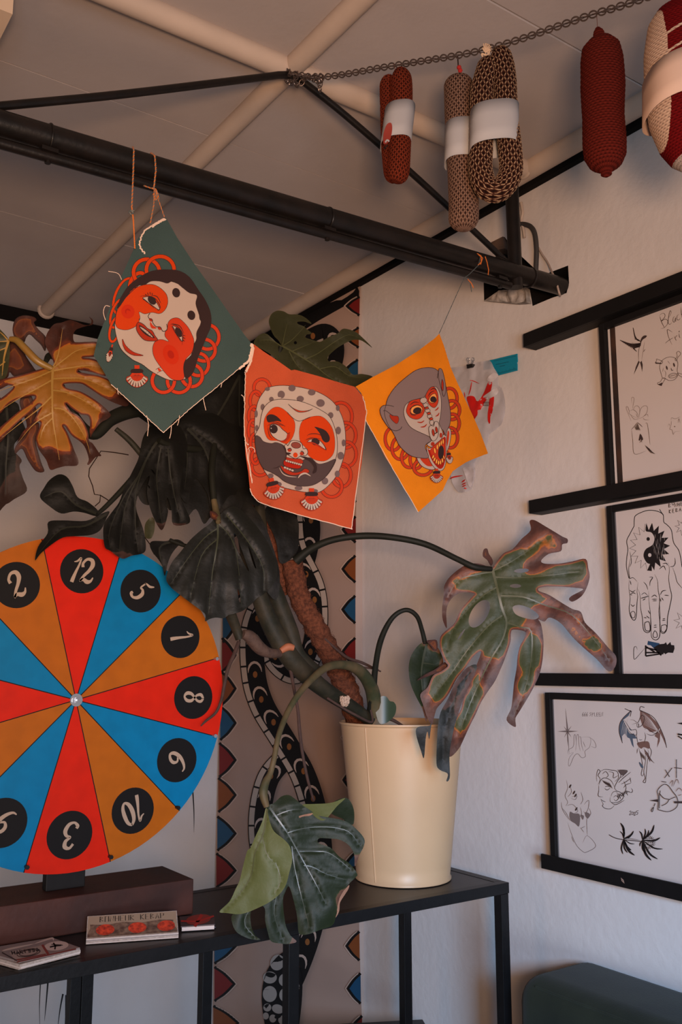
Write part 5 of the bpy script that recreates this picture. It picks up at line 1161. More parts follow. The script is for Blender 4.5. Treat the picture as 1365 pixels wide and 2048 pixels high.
links(mb, [Vector(p) for p in dens([dpt(606, 158, d0), dpt(640, 150, cdep(640)), dpt(648, 160, cdep(645)), dpt(636, 164, cdep(640)), dpt(610, 152, d0)], 8)], .0098, .0062, .0013)
links(mb, [Vector(p) for p in dens([dpt(641, 156, cdep(641) - .005), dpt(640, 184, cdep(641) - .005)], 8)], .0098, .0062, .0013)
o = mb.build('chain', CHM, smooth=True, loc=apex); tag(o, 'short end of steel chain wrapped and hooked round the bend of the truss brace', 'chain')

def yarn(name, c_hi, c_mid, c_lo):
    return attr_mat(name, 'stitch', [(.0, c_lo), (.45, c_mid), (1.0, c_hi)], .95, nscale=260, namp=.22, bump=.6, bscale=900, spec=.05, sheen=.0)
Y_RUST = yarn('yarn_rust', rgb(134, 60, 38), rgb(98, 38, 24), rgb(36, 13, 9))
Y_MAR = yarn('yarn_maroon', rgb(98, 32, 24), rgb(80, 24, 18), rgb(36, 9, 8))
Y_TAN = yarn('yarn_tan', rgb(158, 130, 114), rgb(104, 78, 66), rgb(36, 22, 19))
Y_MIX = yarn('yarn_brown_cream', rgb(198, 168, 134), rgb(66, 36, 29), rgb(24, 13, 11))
LAB = mat('paper_band', rgb(152, 152, 157), .7)
def crochet(mb, path, rad, row=.0062, st=18, mode='v', amp=.0012):
    """tube with rows of V stitches standing proud"""
    P = [Vector(p) for p in path]
    fr = mb.ring_frames(P); L_ = [0]
    for i in range(1, len(P)): L_.append(L_[-1] + (P[i] - P[i - 1]).length)
    tot = L_[-1]; nr = int(tot / row * 7); seg = st * 6
    vs_ = []; S_ = mb.at.setdefault('stitch', [])
    while len(S_) < len(mb.v): S_.append(.5)
    import bisect
    for i in range(nr + 1):
        s_ = tot * i / nr; j = min(len(P) - 2, max(0, bisect.bisect_right(L_, s_) - 1)); t = (s_ - L_[j]) / max(1e-9, L_[j + 1] - L_[j])
        p = fr[j][0].lerp(fr[j + 1][0], t); u = fr[j][1].lerp(fr[j + 1][1], t).normalized(); w_ = fr[j][2].lerp(fr[j + 1][2], t).normalized()
        q = rad(s_ / tot); rowi = s_ / row
        for k in range(seg):
            a_ = 2 * PI * k / seg; ph = k / 6.0
            if mode == 'v':
                x = (ph + (.5 if int(rowi) % 2 else 0)) % 1.0; y = rowi % 1.0
                d1 = abs(abs(x - .5) - .30 * y - .08); h = math.exp(-(d1 / .13) ** 2) * math.sin(PI * min(1, max(0, y * .9 + .05))) ** .5
                if mode == 'v': h = max(h, .0)
            else:
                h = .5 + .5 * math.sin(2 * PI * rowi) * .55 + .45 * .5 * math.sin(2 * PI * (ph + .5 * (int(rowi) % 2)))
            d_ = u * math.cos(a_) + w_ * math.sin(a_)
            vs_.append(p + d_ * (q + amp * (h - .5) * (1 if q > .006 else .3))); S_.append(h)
    fs = [(i * seg + k, i * seg + (k + 1) % seg, (i + 1) * seg + (k + 1) % seg, (i + 1) * seg + k) for i in range(nr) for k in range(seg)]
    mb.add(vs_, fs)
def cap(r, a=.06, b=.06, top=.25):
    def f(t):
        q = r
        if t < a: q = r * max(.02, math.sqrt(max(0, 1 - ((a - t) / a) ** 2)))
        if t > 1 - b: q = r * max(.02, math.sqrt(max(0, 1 - ((t - 1 + b) / b) ** 2)))
        return q
    return f
def pxr(px, dep): return px * dep / F
def band(name, parent, c, up, right, fwd, h, rx, ry, tilt=0, m=None, sh=0):
    """paper band: oval sleeve round the bundle"""
    mb = MB(); n_ = 56; vs_ = []
    for j, z in ((0, -h / 2), (1, -h / 6), (2, h / 6), (3, h / 2)):
        for i in range(n_):
            t = 2 * PI * i / n_; e = 2.6
            cx_ = abs(math.cos(t)) ** (2 / e) * (1 if math.cos(t) > 0 else -1); sy_ = abs(math.sin(t)) ** (2 / e) * (1 if math.sin(t) > 0 else -1)
            vs_.append(c + right * (rx * cx_) + fwd * (ry * sy_) + up * (z + tilt * cx_ * rx))
    fs = [(j * n_ + i, j * n_ + (i + 1) % n_, (j + 1) * n_ + (i + 1) % n_, (j + 1) * n_ + i) for j in range(3) for i in range(n_)]
    mb.add(vs_, fs); o = mb.build(name, m or LAB, parent, smooth=True); sm = o.modifiers.new('thickness', 'SOLIDIFY'); sm.thickness = .0005
    return o
FH = Vector((FW.x, FW.y, 0)).normalized()
# --- S1 rust loop sausage
dp = cdep(790) - .004
def D(x, y, k=0):
    """point on the vertical plane through the hanging point at camera depth dp (+k)"""
    q = dpt(x, 130, dp + k); v = ray(x, y); return EYE + v * ((q - EYE).dot(FH) / v.dot(FH))
root = thing('crochet_sausage', D(792, 138), 'rust red crocheted sausage folded double, leftmost on the chain', 'crochet sausage', 'crocheted sausages on the chain')
r = pxr(22, dp)
mb = MB(); crochet(mb, cr([D(782, 172, .012), D(779, 158, .012), D(778, 200, .016), D(781, 290, .018), D(786, 345, .012), D(792, 356, 0)][2:], n=8), cap(r * .80, .10, .12), .0056, 15)
crochet(mb, cr([D(790, 145), D(802, 160, -.004), D(803, 220, -.006), D(800, 290, -.006), D(797, 340, -.004), D(790, 366, 0)], n=8), cap(r, .10, .09), .0056, 15)
crochet(mb, cr([D(789, 160, .008), D(777, 165, .016), D(776, 190, .018), D(777, 220, .018)], n=8), cap(r * .72, .3, .2), .0056, 13)
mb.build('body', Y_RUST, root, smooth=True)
c = D(796, 256, .004); o = band('paper_band', root, c, (Vector((0, 0, 1)) + RT * .12).normalized(), RT, FH, pxr(76, dp), pxr(30, dp), pxr(38, dp), .12)
S = Surf(c - FH * (pxr(38, dp) + .0012), -FH, lambda x, y: -.010 * max(0, (abs(x - 796) / 30)) ** 4)
a = Art(S); a.fill([(769, 262), (775, 248), (783, 246), (785, 258), (782, 275), (776, 286), (768, 288), (767, 275)], mat('label_red', rgb(130, 44, 34), .7), z=.001); a.line([(771, 285), (775, 280), (779, 283)], 1.6, LAB, z=.0014); a.line([(769, 298), (775, 290)], 1.2, INK, z=.0013)
a.build('label_print', o)
mb = MB(); mb.tube([D(792, 150), D(790, 134), D(789, 128)], .0007, 6); mb.build('hanging_thread', mat('thread_dark', rgb(90, 50, 40), .9), root)
# --- S2 tan straight sausage
dp = cdep(922) + .015
root = thing('crochet_sausage', D(920, 150), 'single straight tan crocheted sausage with a white paper band', 'crochet sausage', 'crocheted sausages on the chain')
mb = MB(); r = pxr(29, dp)
crochet(mb, cr([D(917, 152), D(918, 175), D(920, 240), D(925, 330), D(928, 400), D(928, 440), D(928, 461)], n=8), cap(r, .07, .08), .0062, 20)
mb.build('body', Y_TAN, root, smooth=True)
band('paper_band', root, D(922, 289), (Vector((0, 0, 1)) + RT * .03).normalized(), RT, FH, pxr(80, dp), pxr(31.5, dp), pxr(33, dp), .05)
RKN = mat('red_yarn_knot', rgb(150, 24, 20), .9)
mb = MB(); mb.tube(cr([D(916, 112), D(917, 130), D(917, 136)], n=4), .0012, 8, 0); mb.tube(cr([D(917, 132), D(921, 140), D(920, 150), D(926, 156), D(934, 159), D(943, 160)], n=6), [.0030, .004, .0052, .0052, .004, .0036, .0048, .0052, .004, .003, .003, .0046, .0046, .003, .0026, .0026, .0024, .0022, .002, .002, .002, .002, .002, .002, .002, .002, .002, .002, .002, .002, .002][:31], 8, 1)
mb.build('red_knot', [Y_TAN, RKN], root, smooth=True)
# --- S3 brown and cream loop
dp = cdep(990) - .010
root = thing('crochet_sausage', D(975, 100), 'thick brown and cream crocheted ring sausage with a wide white paper band', 'crochet sausage', 'crocheted sausages on the chain')
mb = MB(); r = pxr(23, dp)
crochet(mb, cr([D(988, 104), D(1002, 118, -.004), D(1010, 160, -.006), D(1013, 230, -.006), D(1021, 300, -.004), D(1022, 345), D(1008, 372), D(990, 381), D(972, 372, .002), D(962, 340, .004), D(963, 300, .006), D(964, 240, .006), D(966, 180, .004), D(976, 140, .004), D(984, 116, .004)], n=8), cap(r, .035, .04), .0088, 12, amp=.0022)
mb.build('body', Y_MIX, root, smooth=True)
band('paper_band', root, D(989, 258), (Vector((0, 0, 1)) + RT * .04).normalized(), RT, FH, pxr(84, dp), pxr(47.5, dp), pxr(36, dp), .10)
mb = MB()
for i in range(9):
    an = -1.9 + i * .42; mb.tube([D(971, 104), D(971 + 10 * math.cos(an), 104 - 8 + 9 * math.sin(an)), D(971 + 14 * math.cos(an + .2), 102 + 14 * math.sin(an))], [.0016, .0012, .0006], 6)
mb.tube(cr([D(966, 96), D(972, 104), D(980, 98), D(976, 110), D(964, 108), D(970, 120)], n=5), .0018, 6)
mb.build('yarn_tuft', mat('yarn_tuft_cream', rgb(196, 166, 138), .95), root, smooth=True)
# --- S4 maroon straight
dp = cdep(1205)
root = thing('crochet_sausage', D(1200, 60), 'plain maroon crocheted sausage without a label, nipped at both ends', 'crochet sausage', 'crocheted sausages on the chain')
def r4(t, r=pxr(43, dp)):
    f = [(0, .10), (.03, .24), (.06, .26), (.09, .55), (.14, .86), (.22, .96), (.40, 1.0), (.60, .93), (.78, .97), (.86, .93), (.92, .72), (.95, .40), (.965, .22), (.985, .24), (1, .06)]
    for (a_, b_), (c_, d_) in zip(f, f[1:]):
        if t <= c_: return r * (b_ + (d_ - b_) * (t - a_) / (c_ - a_))
    return r * .05
mb = MB(); crochet(mb, cr([D(1196, 56), D(1202, 90), D(1206, 150), D(1207, 220), D(1210, 290), D(1214, 354)], n=10), r4, .0052, 26, mode='g', amp=.0016)
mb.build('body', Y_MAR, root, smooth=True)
mb = MB(); mb.tube([D(1196, 60), D(1195, 40), D(1194, 26)], .0006, 6); mb.build('hanging_thread', mat('thread_dark', rgb(90, 50, 40), .9), root)
# --- S5 big one at the frame edge
dp = 1.60
root = thing('crochet_sausage', D(1365, 10), 'big dark red sausage with cream stripes, cut by the right edge of the photo', 'crochet sausage', 'crocheted sausages on the chain')
def r5(t, r=pxr(74, dp)):
    f = [(0, .05), (.03, .45), (.08, .70), (.15, .88), (.3, .98), (.5, 1.0), (.7, .97), (.85, .80), (.93, .60), (.98, .35), (1, .05)]
    for (a_, b_), (c_, d_) in zip(f, f[1:]):
        if t <= c_: return r * (b_ + (d_ - b_) * (t - a_) / (c_ - a_))
    return .001
P5 = cr([D(1368, 6), D(1364, 60), D(1366, 140), D(1374, 230), D(1392, 340)], n=10)
class MBx(MB): pass
mb = MB(); crochet(mb, P5, r5, .0042, 40, mode='g', amp=.0010)
at = mb.at['stitch']; top = P5[0]; bot = P5[-1]; ax = Vector(bot) - Vector(top)
zn = [((Vector(v) - Vector(top)).dot(ax)) / ax.length_squared for v in mb.v]
Y_RED = yarn('felt_dark_red', rgb(112, 18, 20), rgb(92, 12, 15), rgb(62, 6, 9)); Y_CRM = yarn('felt_cream', rgb(206, 180, 160), rgb(190, 160, 140), rgb(120, 96, 86)); Y_GRY = yarn('felt_pale_grey', rgb(176, 160, 152), rgb(160, 146, 140), rgb(110, 96, 92))
side = RT.normalized()
for i, f in enumerate(mb.f):
    z_ = sum(zn[j] for j in f) / 4; c_ = sum((Vector(mb.v[j]) for j in f), Vector()) / 4; s_ = (c_ - (Vector(top) + ax * z_)).dot(side) / r5(.5)
    zz = z_ + .09 * s_
    m_ = 0
    if .215 < zz < .232 or .325 < zz < .34: m_ = 1
    if zz > .905: m_ = 2
    if s_ < -.80 and zz < .9: m_ = 1
    mb.m[i] = m_
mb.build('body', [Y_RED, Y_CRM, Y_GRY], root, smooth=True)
band('paper_band', root, D(1370, 180), (Vector((0, 0, 1)) + RT * .05).normalized(), RT, FH, pxr(92, dp), pxr(77, dp), pxr(80, dp), .22, mat('band_cream', rgb(196, 168, 152), .8))
mb = MB(); mb.tube([D(1368, 14), D(1368, -30)], .0008, 6); mb.build('hanging_thread', mat('thread_dark', rgb(90, 50, 40), .9), root)

# ------------------------------------------------------------------ plastic bag, clip and ruler on the right wall
kb = (.15625, 880, 690)
BAG = bpy.data.materials.new('thin_plastic'); BAG.use_nodes = True
nt = BAG.node_tree; b = nt.nodes['Principled BSDF']; b.inputs['Base Color'].default_value = rgb(206, 198, 200); b.inputs['Roughness'].default_value = .35; b.inputs['Alpha'].default_value = .62
def rb(x, y):
    return .022 + .008 * noise.noise(Vector((x / 13.0, y / 30.0, 1))) + .004 * noise.noise(Vector((x / 5.0, y / 9.0, 5)))
BS = Surf((XW, 0, 0), (-1, 0, 0), rb)
root = thing('plastic_bag', wallS(955, 745), 'crumpled white plastic bag with red print, clipped to the right wall behind the mustard pennant', 'bag')
BRED = mat('bag_red_print', rgb(196, 22, 14), .45)
a = Art(BS.crop(*kb), step=38); a.dz = .0008
P_ = [(130, 300), (300, 270), (430, 225), (520, 215), (640, 200), (700, 300), (745, 380), (760, 520), (800, 560), (835, 700), (840, 860), (800, 1000), (720, 1080), (640, 1150), (600, 1300), (520, 1400), (455, 1500), (460, 1640), (430, 1780), (400, 1850), (330, 1880), (240, 1880), (170, 1780), (150, 1700), (120, 1500), (150, 1100), (220, 800), (240, 560), (150, 420)]
a.fill(P_, BAG, z=0)
a.fill([(345, 680), (380, 652), (440, 660), (490, 720), (560, 620), (620, 480), (660, 470), (672, 500), (650, 600), (600, 700), (540, 800), (460, 930), (430, 950), (380, 800)], BRED)
a.fill([(640, 690), (694, 660), (690, 760), (676, 850), (650, 920), (645, 1000), (620, 990), (615, 880), (630, 780)], BRED)
for p, w_ in (([(385, 450), (430, 460), (510, 495)], 5), ([(412, 470), (395, 560), (370, 645)], 7), ([(315, 600), (325, 680)], 6), ([(130, 1715), (180, 1690), (300, 1670)], 9), ([(280, 1760), (330, 1720)], 9), ([(280, 1790), (340, 1760)], 8), ([(285, 1815), (340, 1790)], 8), ([(310, 1830), (345, 1840)], 8)): a.line(p, w_, BRED, taper=1)
for i in range(6): a.line([(560 + 14 * i, 735), (562 + 14 * i, 775)], 2, INK)
a.line([(555, 730), (632, 732)], 2.5, INK); a.line([(555, 775), (632, 778)], 2.5, INK)
a.fill([(560, 660), (640, 600), (700, 560), (755, 560), (740, 620), (690, 660), (620, 690), (580, 690)], mat('bag_white_fold', rgb(200, 190, 190), .5))
a.fill([(300, 1570), (420, 1580), (430, 1700), (400, 1820), (370, 1800), (330, 1680)], mat('bag_white_fold', rgb(200, 190, 190), .5))
a.fill([(600, 440), (680, 360), (740, 370), (745, 400), (690, 460), (640, 470)], mat('bag_white_fold', rgb(200, 190, 190), .5))
a.build('film', root)
root = thing('binder_clip', wallS(940, 720), 'small black binder clip holding the top of the plastic bag', 'binder clip')
BC = lambda x, y, o_=.03: on(880 + x * .15625, 690 + y * .15625, 0, XW - o_)
mb = MB()
q = [BC(345, 250, .034), BC(415, 238, .034), BC(420, 285, .036), BC(350, 300, .036)]; q2 = [p + Vector((.014, 0, 0)) for p in (q[0], q[1])] + [q[2] + Vector((.004, 0, 0)), q[3] + Vector((.004, 0, 0))]
mb.add(q + q2, [(0, 1, 2, 3), (7, 6, 5, 4), (0, 4, 5, 1), (1, 5, 6, 2), (2, 6, 7, 3), (3, 7, 4, 0)])
cbody = mb.build('clip_body', mat('black_clip', rgb(22, 20, 20), .3), root)
for dx in (0, 62):
    mb = MB(); mb.tube(cr([BC(372 + dx * .7, 240, .034), BC(372 + dx, 215, .036), BC(350 + dx, 190, .038), BC(356 + dx, 165, .038), BC(382 + dx, 172, .038), BC(380 + dx, 195, .037), BC(366 + dx * .8, 215, .036), BC(372 + dx * .6, 240, .034)], n=5), .0009, 8)
    mb.build('wire_handle', STEEL, cbody, smooth=True)
TEAL = mat('teal_plastic', rgb(10, 132, 160), .35, spec=.5)
root = thing('ruler', wallS(1010, 728), 'short teal plastic ruler sticking out behind the plastic bag on the right wall', 'ruler')
RS = Surf((XW - .012, 0, 0), (-1, 0, 0)).crop(*kb)
pr = [(560, 215), (685, 185), (990, 112), (996, 210), (985, 225), (992, 245), (992, 325), (750, 388), (675, 290), (560, 320)]
mb = MB(); f_ = [RS(x, y) for x, y in pr]; g_ = [p + Vector((.003, 0, 0)) for p in f_]; n = len(pr)
mb.add(f_ + g_, [tuple(range(n)), tuple(range(n, 2 * n))[::-1]] + [(i, (i + 1) % n, n + (i + 1) % n, n + i) for i in range(n)]); mb.build('blade', TEAL, root); blade = [c_ for c_ in root.children][0]
a = Art(RS); a.dz = .0003
TD = mat('ruler_marks', rgb(20, 62, 78), .5)
for i in range(24):
    x = 750 + i * 10; a.line([(x, 370 - i * 2.5), (x, (340 if i % 5 == 0 else 356) - i * 2.5)], 1.6, TD, smooth=False, z=.0004)
a.line([(700, 205), (985, 138)], 2, TD, smooth=False, z=.0004)
for y_, x0_, x1_ in ((250, 722, 890), (275, 770, 850)):
    for j in range(int((x1_ - x0_) / 14)): a.line([(x0_ + j * 14, y_ - j * 3), (x0_ + j * 14 + 9, y_ - j * 3 - 2)], 4, TD, smooth=False, z=.0004)
a.build('scale_marks', blade)

# ------------------------------------------------------------------ the big monstera in the planter
def leafmat(name, g1, g2, ye, br, dk, rough=.55, nscale=22, namp=.16, spec=.25):
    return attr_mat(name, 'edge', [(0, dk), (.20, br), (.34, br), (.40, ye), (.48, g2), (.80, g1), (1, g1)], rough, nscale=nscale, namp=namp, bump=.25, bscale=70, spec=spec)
BR = rgb(112, 62, 44); DK = rgb(70, 38, 30)
LF_R = leafmat('leaf_green_scorched', rgb(50, 56, 32), rgb(66, 66, 34), rgb(150, 82, 28), rgb(100, 58, 44), rgb(64, 38, 32), nscale=20, namp=.20, rough=.5)
LF_Y = leafmat('leaf_yellow_scorched', rgb(122, 80, 26), rgb(132, 84, 26), rgb(146, 74, 22), rgb(84, 38, 22), rgb(46, 22, 15), nscale=16, namp=.20, rough=.5)
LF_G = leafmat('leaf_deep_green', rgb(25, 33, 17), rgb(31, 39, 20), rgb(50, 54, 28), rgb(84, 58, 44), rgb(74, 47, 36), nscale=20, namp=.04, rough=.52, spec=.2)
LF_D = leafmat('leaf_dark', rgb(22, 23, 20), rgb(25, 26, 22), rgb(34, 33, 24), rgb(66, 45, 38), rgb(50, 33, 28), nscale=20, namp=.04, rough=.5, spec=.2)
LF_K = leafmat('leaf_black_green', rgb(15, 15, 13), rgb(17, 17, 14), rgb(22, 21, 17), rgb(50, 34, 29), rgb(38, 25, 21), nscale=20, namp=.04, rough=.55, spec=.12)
LF_O = leafmat('leaf_olive', rgb(44, 45, 25), rgb(50, 49, 27), rgb(60, 55, 30), rgb(70, 56, 32), rgb(50, 38, 22), nscale=20, namp=.04, rough=.55)
LF_P = leafmat('leaf_pale_underside', rgb(76, 80, 42), rgb(80, 84, 44), rgb(88, 82, 44), rgb(100, 78, 50), rgb(84, 60, 42), nscale=24, namp=.04, rough=.55)
LF_B = leafmat('leaf_dried', rgb(72, 36, 24), rgb(88, 44, 24), rgb(104, 58, 24), rgb(62, 31, 22), rgb(36, 19, 15), nscale=18, namp=.3, rough=.65)
VN_Y = mat('vein_straw', rgb(140, 106, 46), .5); VN_G = mat('vein_green', rgb(64, 66, 38), .45); VN_K = mat('vein_black_green', rgb(27, 28, 21), .55, spec=.2); VN_D = mat('vein_dark', rgb(46, 50, 34), .4)
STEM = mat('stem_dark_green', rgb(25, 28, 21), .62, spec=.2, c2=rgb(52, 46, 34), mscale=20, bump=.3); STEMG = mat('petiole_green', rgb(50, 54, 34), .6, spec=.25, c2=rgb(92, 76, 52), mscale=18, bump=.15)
STEMY = mat('petiole_yellow', rgb(122, 86, 30), .45, c2=rgb(110, 92, 40), mscale=18); KNOB = mat('stem_brown_knobby', rgb(74, 54, 43), .8, c2=rgb(60, 42, 34), mscale=60, bump=.8)
ROOT = mat('aerial_root', rgb(62, 40, 32), .85, mottle=.4, mscale=60, bump=.5); COIR = mat('coir_fibre', rgb(104, 60, 42), .95, c2=rgb(66, 38, 28), mscale=120, bump=.9, bscale=260, spec=.1)
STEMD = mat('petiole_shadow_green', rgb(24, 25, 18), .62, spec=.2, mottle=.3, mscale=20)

plant = thing('monstera_plant', PC + Vector((0, 0, Hp - .03)), 'large old monstera with scorched yellow and dark leaves growing from the cream planter', 'plant')
def leaf(name, Y, ref, nrm, k, outline, veins, m, vm=None, holes=(), bw=14, A=.0035, droop=.0, label=None, spots=(), smooth=True, step=7.0, ring=None, ns=0.0, vw=1.5, curl=0.0, seed=0, off=0.0, parent=None):
    """leaf blade: outline and veins in picture coordinates k on a tilted, rippled surface at depth Y"""
    T = lambda P: [(x * k[0] + k[1], y * k[0] + k[2]) for x, y in P]
    out = cr(T(outline), True, 4) if smooth else T(outline)
    hs = [cr(T(h), True, 4) for h in holes]; vs_ = [cr(T(v), False, 4) for v in veins]
    seg = np.array([(a_[0], a_[1], b_[0], b_[1]) for v in vs_ for a_, b_ in zip(v, v[1:])], float) if vs_ else np.zeros((0, 4))
    mid = np.array(vs_[0], float) if vs_ else None
    def rel(x, y):
        r = .010 * noise.noise(Vector((x / 60.0, y / 60.0, seed))) + .0008 * noise.noise(Vector((x / 22.0, y / 22.0, seed + 9)))
        if len(seg):
            dx = seg[:, 2] - seg[:, 0]; dy = seg[:, 3] - seg[:, 1]; l = dx * dx + dy * dy + 1e-9
            t = np.clip(((x - seg[:, 0]) * dx + (y - seg[:, 1]) * dy) / l, 0, 1)
            d = float(np.hypot(x - seg[:, 0] - t * dx, y - seg[:, 1] - t * dy).min())
            r -= A * math.exp(-d / 5.0); r -= curl * max(0, d - 6) ** 1.3 / 60.0
            dm = float(np.hypot(mid[:, 0] - x, mid[:, 1] - y).min()); r -= droop * (dm / 100.0) ** 1.6
        return r
    S = Surf((0, 0, 0), nrm, rel); S.c = S.n.dot(on(ref[0], ref[1], 1, Y)) + off
    a = Art(S); a.dz = .0004
    V, Tt = fill_tris([out] + hs, step, [cr(v, False, 3) for v in vs_])
    P3 = [S(x, y) for x, y in V]; fs = []
    for t in Tt:
        n_ = (P3[t[1]] - P3[t[0]]).cross(P3[t[2]] - P3[t[0]]); fs.append(t if n_.dot(S.n) > 0 else (t[0], t[2], t[1]))
    a.mb.add(P3, fs, a.mi(m))
    X = np.array([v[0] for v in V]); Yv = np.array([v[1] for v in V])
    e = np.minimum(edge_dist(X, Yv, [out]) / bw * .5, 1.0)
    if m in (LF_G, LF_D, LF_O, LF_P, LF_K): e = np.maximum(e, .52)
    for (sx, sy, sr, amt) in spots:
        sx, sy, sr = sx * k[0] + k[1], sy * k[0] + k[2], sr * k[0]
        e = e - amt * np.exp(-(((X - sx) ** 2 + (Yv - sy) ** 2) / sr ** 2) ** 1.4)
    e = list(np.clip(e, 0, 1.2))
    if vm:
        for i, v in enumerate(vs_): a.line([(x, y) for x, y in v], vw if i else vw * 1.8, vm, smooth=False, taper=2, z=.0014)
    e += [1.0] * (len(a.mb.v) - len(e))
    # give the blade its thickness with an underside
    und = [S(x, y, -.0007) for x, y in V]; a.mb.add(und, [tuple(reversed(f)) for f in fs], 0); e += e[:len(V)]
    return_o = a.mb.build(name, a.mats, parent or plant, smooth=True, angle=180, attrs={'edge': e})
    if label: return_o['label'] = label
    return return_o
def pt3(q): return on(q[0], q[1], 1, q[2])
def stalk(name, pts, r, m, seg=12, label=None, n=8, parent=None):
    """pts: (px, py, Y); r in pixels, one or many"""
    P = cr([tuple(pt3(q)) for q in pts], n=n)
    dep = [(Vector(p) - EYE).dot(FW) for p in P]
    rr = r if hasattr(r, '__len__') else [r] * len(pts)
    R_ = cr([(x, 0) for x in rr], n=n) if len(rr) > 2 else [(rr[0] + (rr[-1] - rr[0]) * i / (len(P) - 1), 0) for i in range(len(P))]
    mb = MB(); mb.tube(P, [max(.0006, R_[i][0] * dep[i] / F) for i in range(len(P))], seg)
    o = mb.build(name, m, parent or plant, smooth=True)
    if label: o['label'] = label
    return o
# ---------------- coir pole and stems
def coir(pts, r, parent, fuzz=260, seed=1):
    P = cr([tuple(pt3(q)) for q in pts], n=14); rnd = random.Random(seed); mb = MB(); fr = mb.ring_frames(P); seg = 28; vs_ = []
    for i, (p, u, w_) in enumerate(fr):
        dep = (p - EYE).dot(FW); t = i / (len(fr) - 1); q = (r[0] + (r[1] - r[0]) * t) * dep / F
        for k in range(seg):
            a_ = 2 * PI * k / seg; d_ = u * math.cos(a_) + w_ * math.sin(a_)
            vs_.append(p + d_ * (q * (1 + .10 * noise.noise(p * 60 + d_ * 2) + .07 * math.sin(i * 1.1 + a_))))
    mb.add(vs_, [(i * seg + k, i * seg + (k + 1) % seg, (i + 1) * seg + (k + 1) % seg, (i + 1) * seg + k) for i in range(len(fr) - 1) for k in range(seg)] + [tuple(range(seg))[::-1], tuple((len(fr) - 1) * seg + k for k in range(seg))])
    for _ in range(fuzz):
        i = rnd.randrange(len(fr)); p, u, w_ = fr[i]; a_ = rnd.random() * 2 * PI; dep = (p - EYE).dot(FW); q = (r[0] + (r[1] - r[0]) * i / len(fr)) * dep / F
        d_ = u * math.cos(a_) + w_ * math.sin(a_); s_ = p + d_ * q * .95; tg = (u * -math.sin(a_) + w_ * math.cos(a_)) * rnd.uniform(-.02, .02) + u.cross(w_) * rnd.uniform(-.012, .012)
        mb.tube([s_, s_ + tg * .5 + d_ * rnd.uniform(.001, .005), s_ + tg + d_ * rnd.uniform(-.001, .004)], .00035, 4, 0, False)
    return mb.build('coir_pole', COIR, parent, smooth=True)
coir([(470, 940, 2.02), (505, 1020, 2.02), (538, 1085, 2.03), (566, 1150, 2.04), (580, 1185, 2.04)], (17, 17), plant, 150, 3)
coir([(583, 1120, 2.00), (600, 1195, 2.00), (632, 1255, 1.99), (662, 1310, 2.00), (684, 1355, 2.02), (702, 1400, 2.03), (722, 1470, 2.04)], (21, 23), plant, 420, 5)
for p in ([(452, 900, 1.94), (478, 1010, 1.93), (498, 1120, 1.92), (520, 1195, 1.92), (548, 1262, 1.91), (586, 1322, 1.90), (640, 1372, 1.90), (700, 1412, 1.92), (742, 1440, 1.93)],):
    stalk('main_stem', p, [9, 12, 15, 17, 19, 20, 17, 14, 12], STEM, 20)
stalk('main_stem', [(518, 1000, 1.98), (530, 1120, 1.97), (556, 1200, 1.96), (580, 1262, 1.95), (598, 1310, 1.94), (640, 1345, 1.93)], [10, 15, 17, 17, 14, 10], STEM, 18)
stalk('offshoot_stem', [(440, 1195, 1.89), (455, 1215, 1.89), (472, 1255, 1.90), (480, 1278, 1.90)], [12, 12, 10, 9], STEM, 16)
stalk('offshoot_stem', [(486, 1268, 1.89), (500, 1274, 1.89), (520, 1296, 1.89), (540, 1306, 1.89), (562, 1306, 1.90)], [9, 13, 13, 10, 9], KNOB, 18, 'brown knobby side stem')
stalk('cut_stub', [(562, 1302, 1.885), (576, 1294, 1.88), (588, 1296, 1.875)], [6, 8, 6], mat('stub_orange', rgb(156, 92, 60), .7, mottle=.3), 12, 'orange cut stub')
mb = MB(); vs_ = []
c = on(690, 1402, 1, 1.87)
for i in range(26): mb.tube([c + Vector((random.uniform(-.012, .012), random.uniform(-.004, .004), random.uniform(-.012, .012))) for _ in range(3)], .0035, 6)
o = mb.build('dry_sheath', mat('dry_sheath_pale', rgb(176, 150, 130), .85, mottle=.3), plant, smooth=True); o['label'] = 'pale dry papery sheath'
for p, r in (([(478, 1284, 1.90), (468, 1310, 1.89), (456, 1338, 1.885), (449, 1370, 1.88), (443, 1400, 1.88), (432, 1425, 1.88), (412, 1442, 1.88), (402, 1452, 1.88)], [4, 4, 3.6, 3.4, 3, 2.8, 2.4, 1.2]),
             ([(580, 1330, 1.90), (588, 1375, 1.89), (596, 1420, 1.88), (600, 1465, 1.87), (606, 1510, 1.86), (616, 1560, 1.85), (628, 1602, 1.84)], [4, 3.4, 3.2, 3.6, 3.2, 3, 2.4]),
             ([(640, 1268, 1.97), (690, 1312, 1.96), (726, 1326, 1.95), (762, 1343, 1.94)], [2.4, 3, 2.8, 1.6]),
             ([(700, 1346, 1.94), (716, 1336, 1.93), (738, 1336, 1.92), (758, 1340, 1.92)], [2, 2.2, 2, 1.2]),
             ([(655, 1396, 1.89), (680, 1412, 1.87), (712, 1430, 1.86), (744, 1444, 1.87), (742, 1420, 1.88)], [2.6, 2.6, 2.6, 2.4, 2]),
             ([(765, 1432, 1.90), (790, 1442, 1.88), (812, 1456, 1.87)], [4, 3.4, 2.4])):
    stalk('aerial_root', p, r, ROOT, 10)

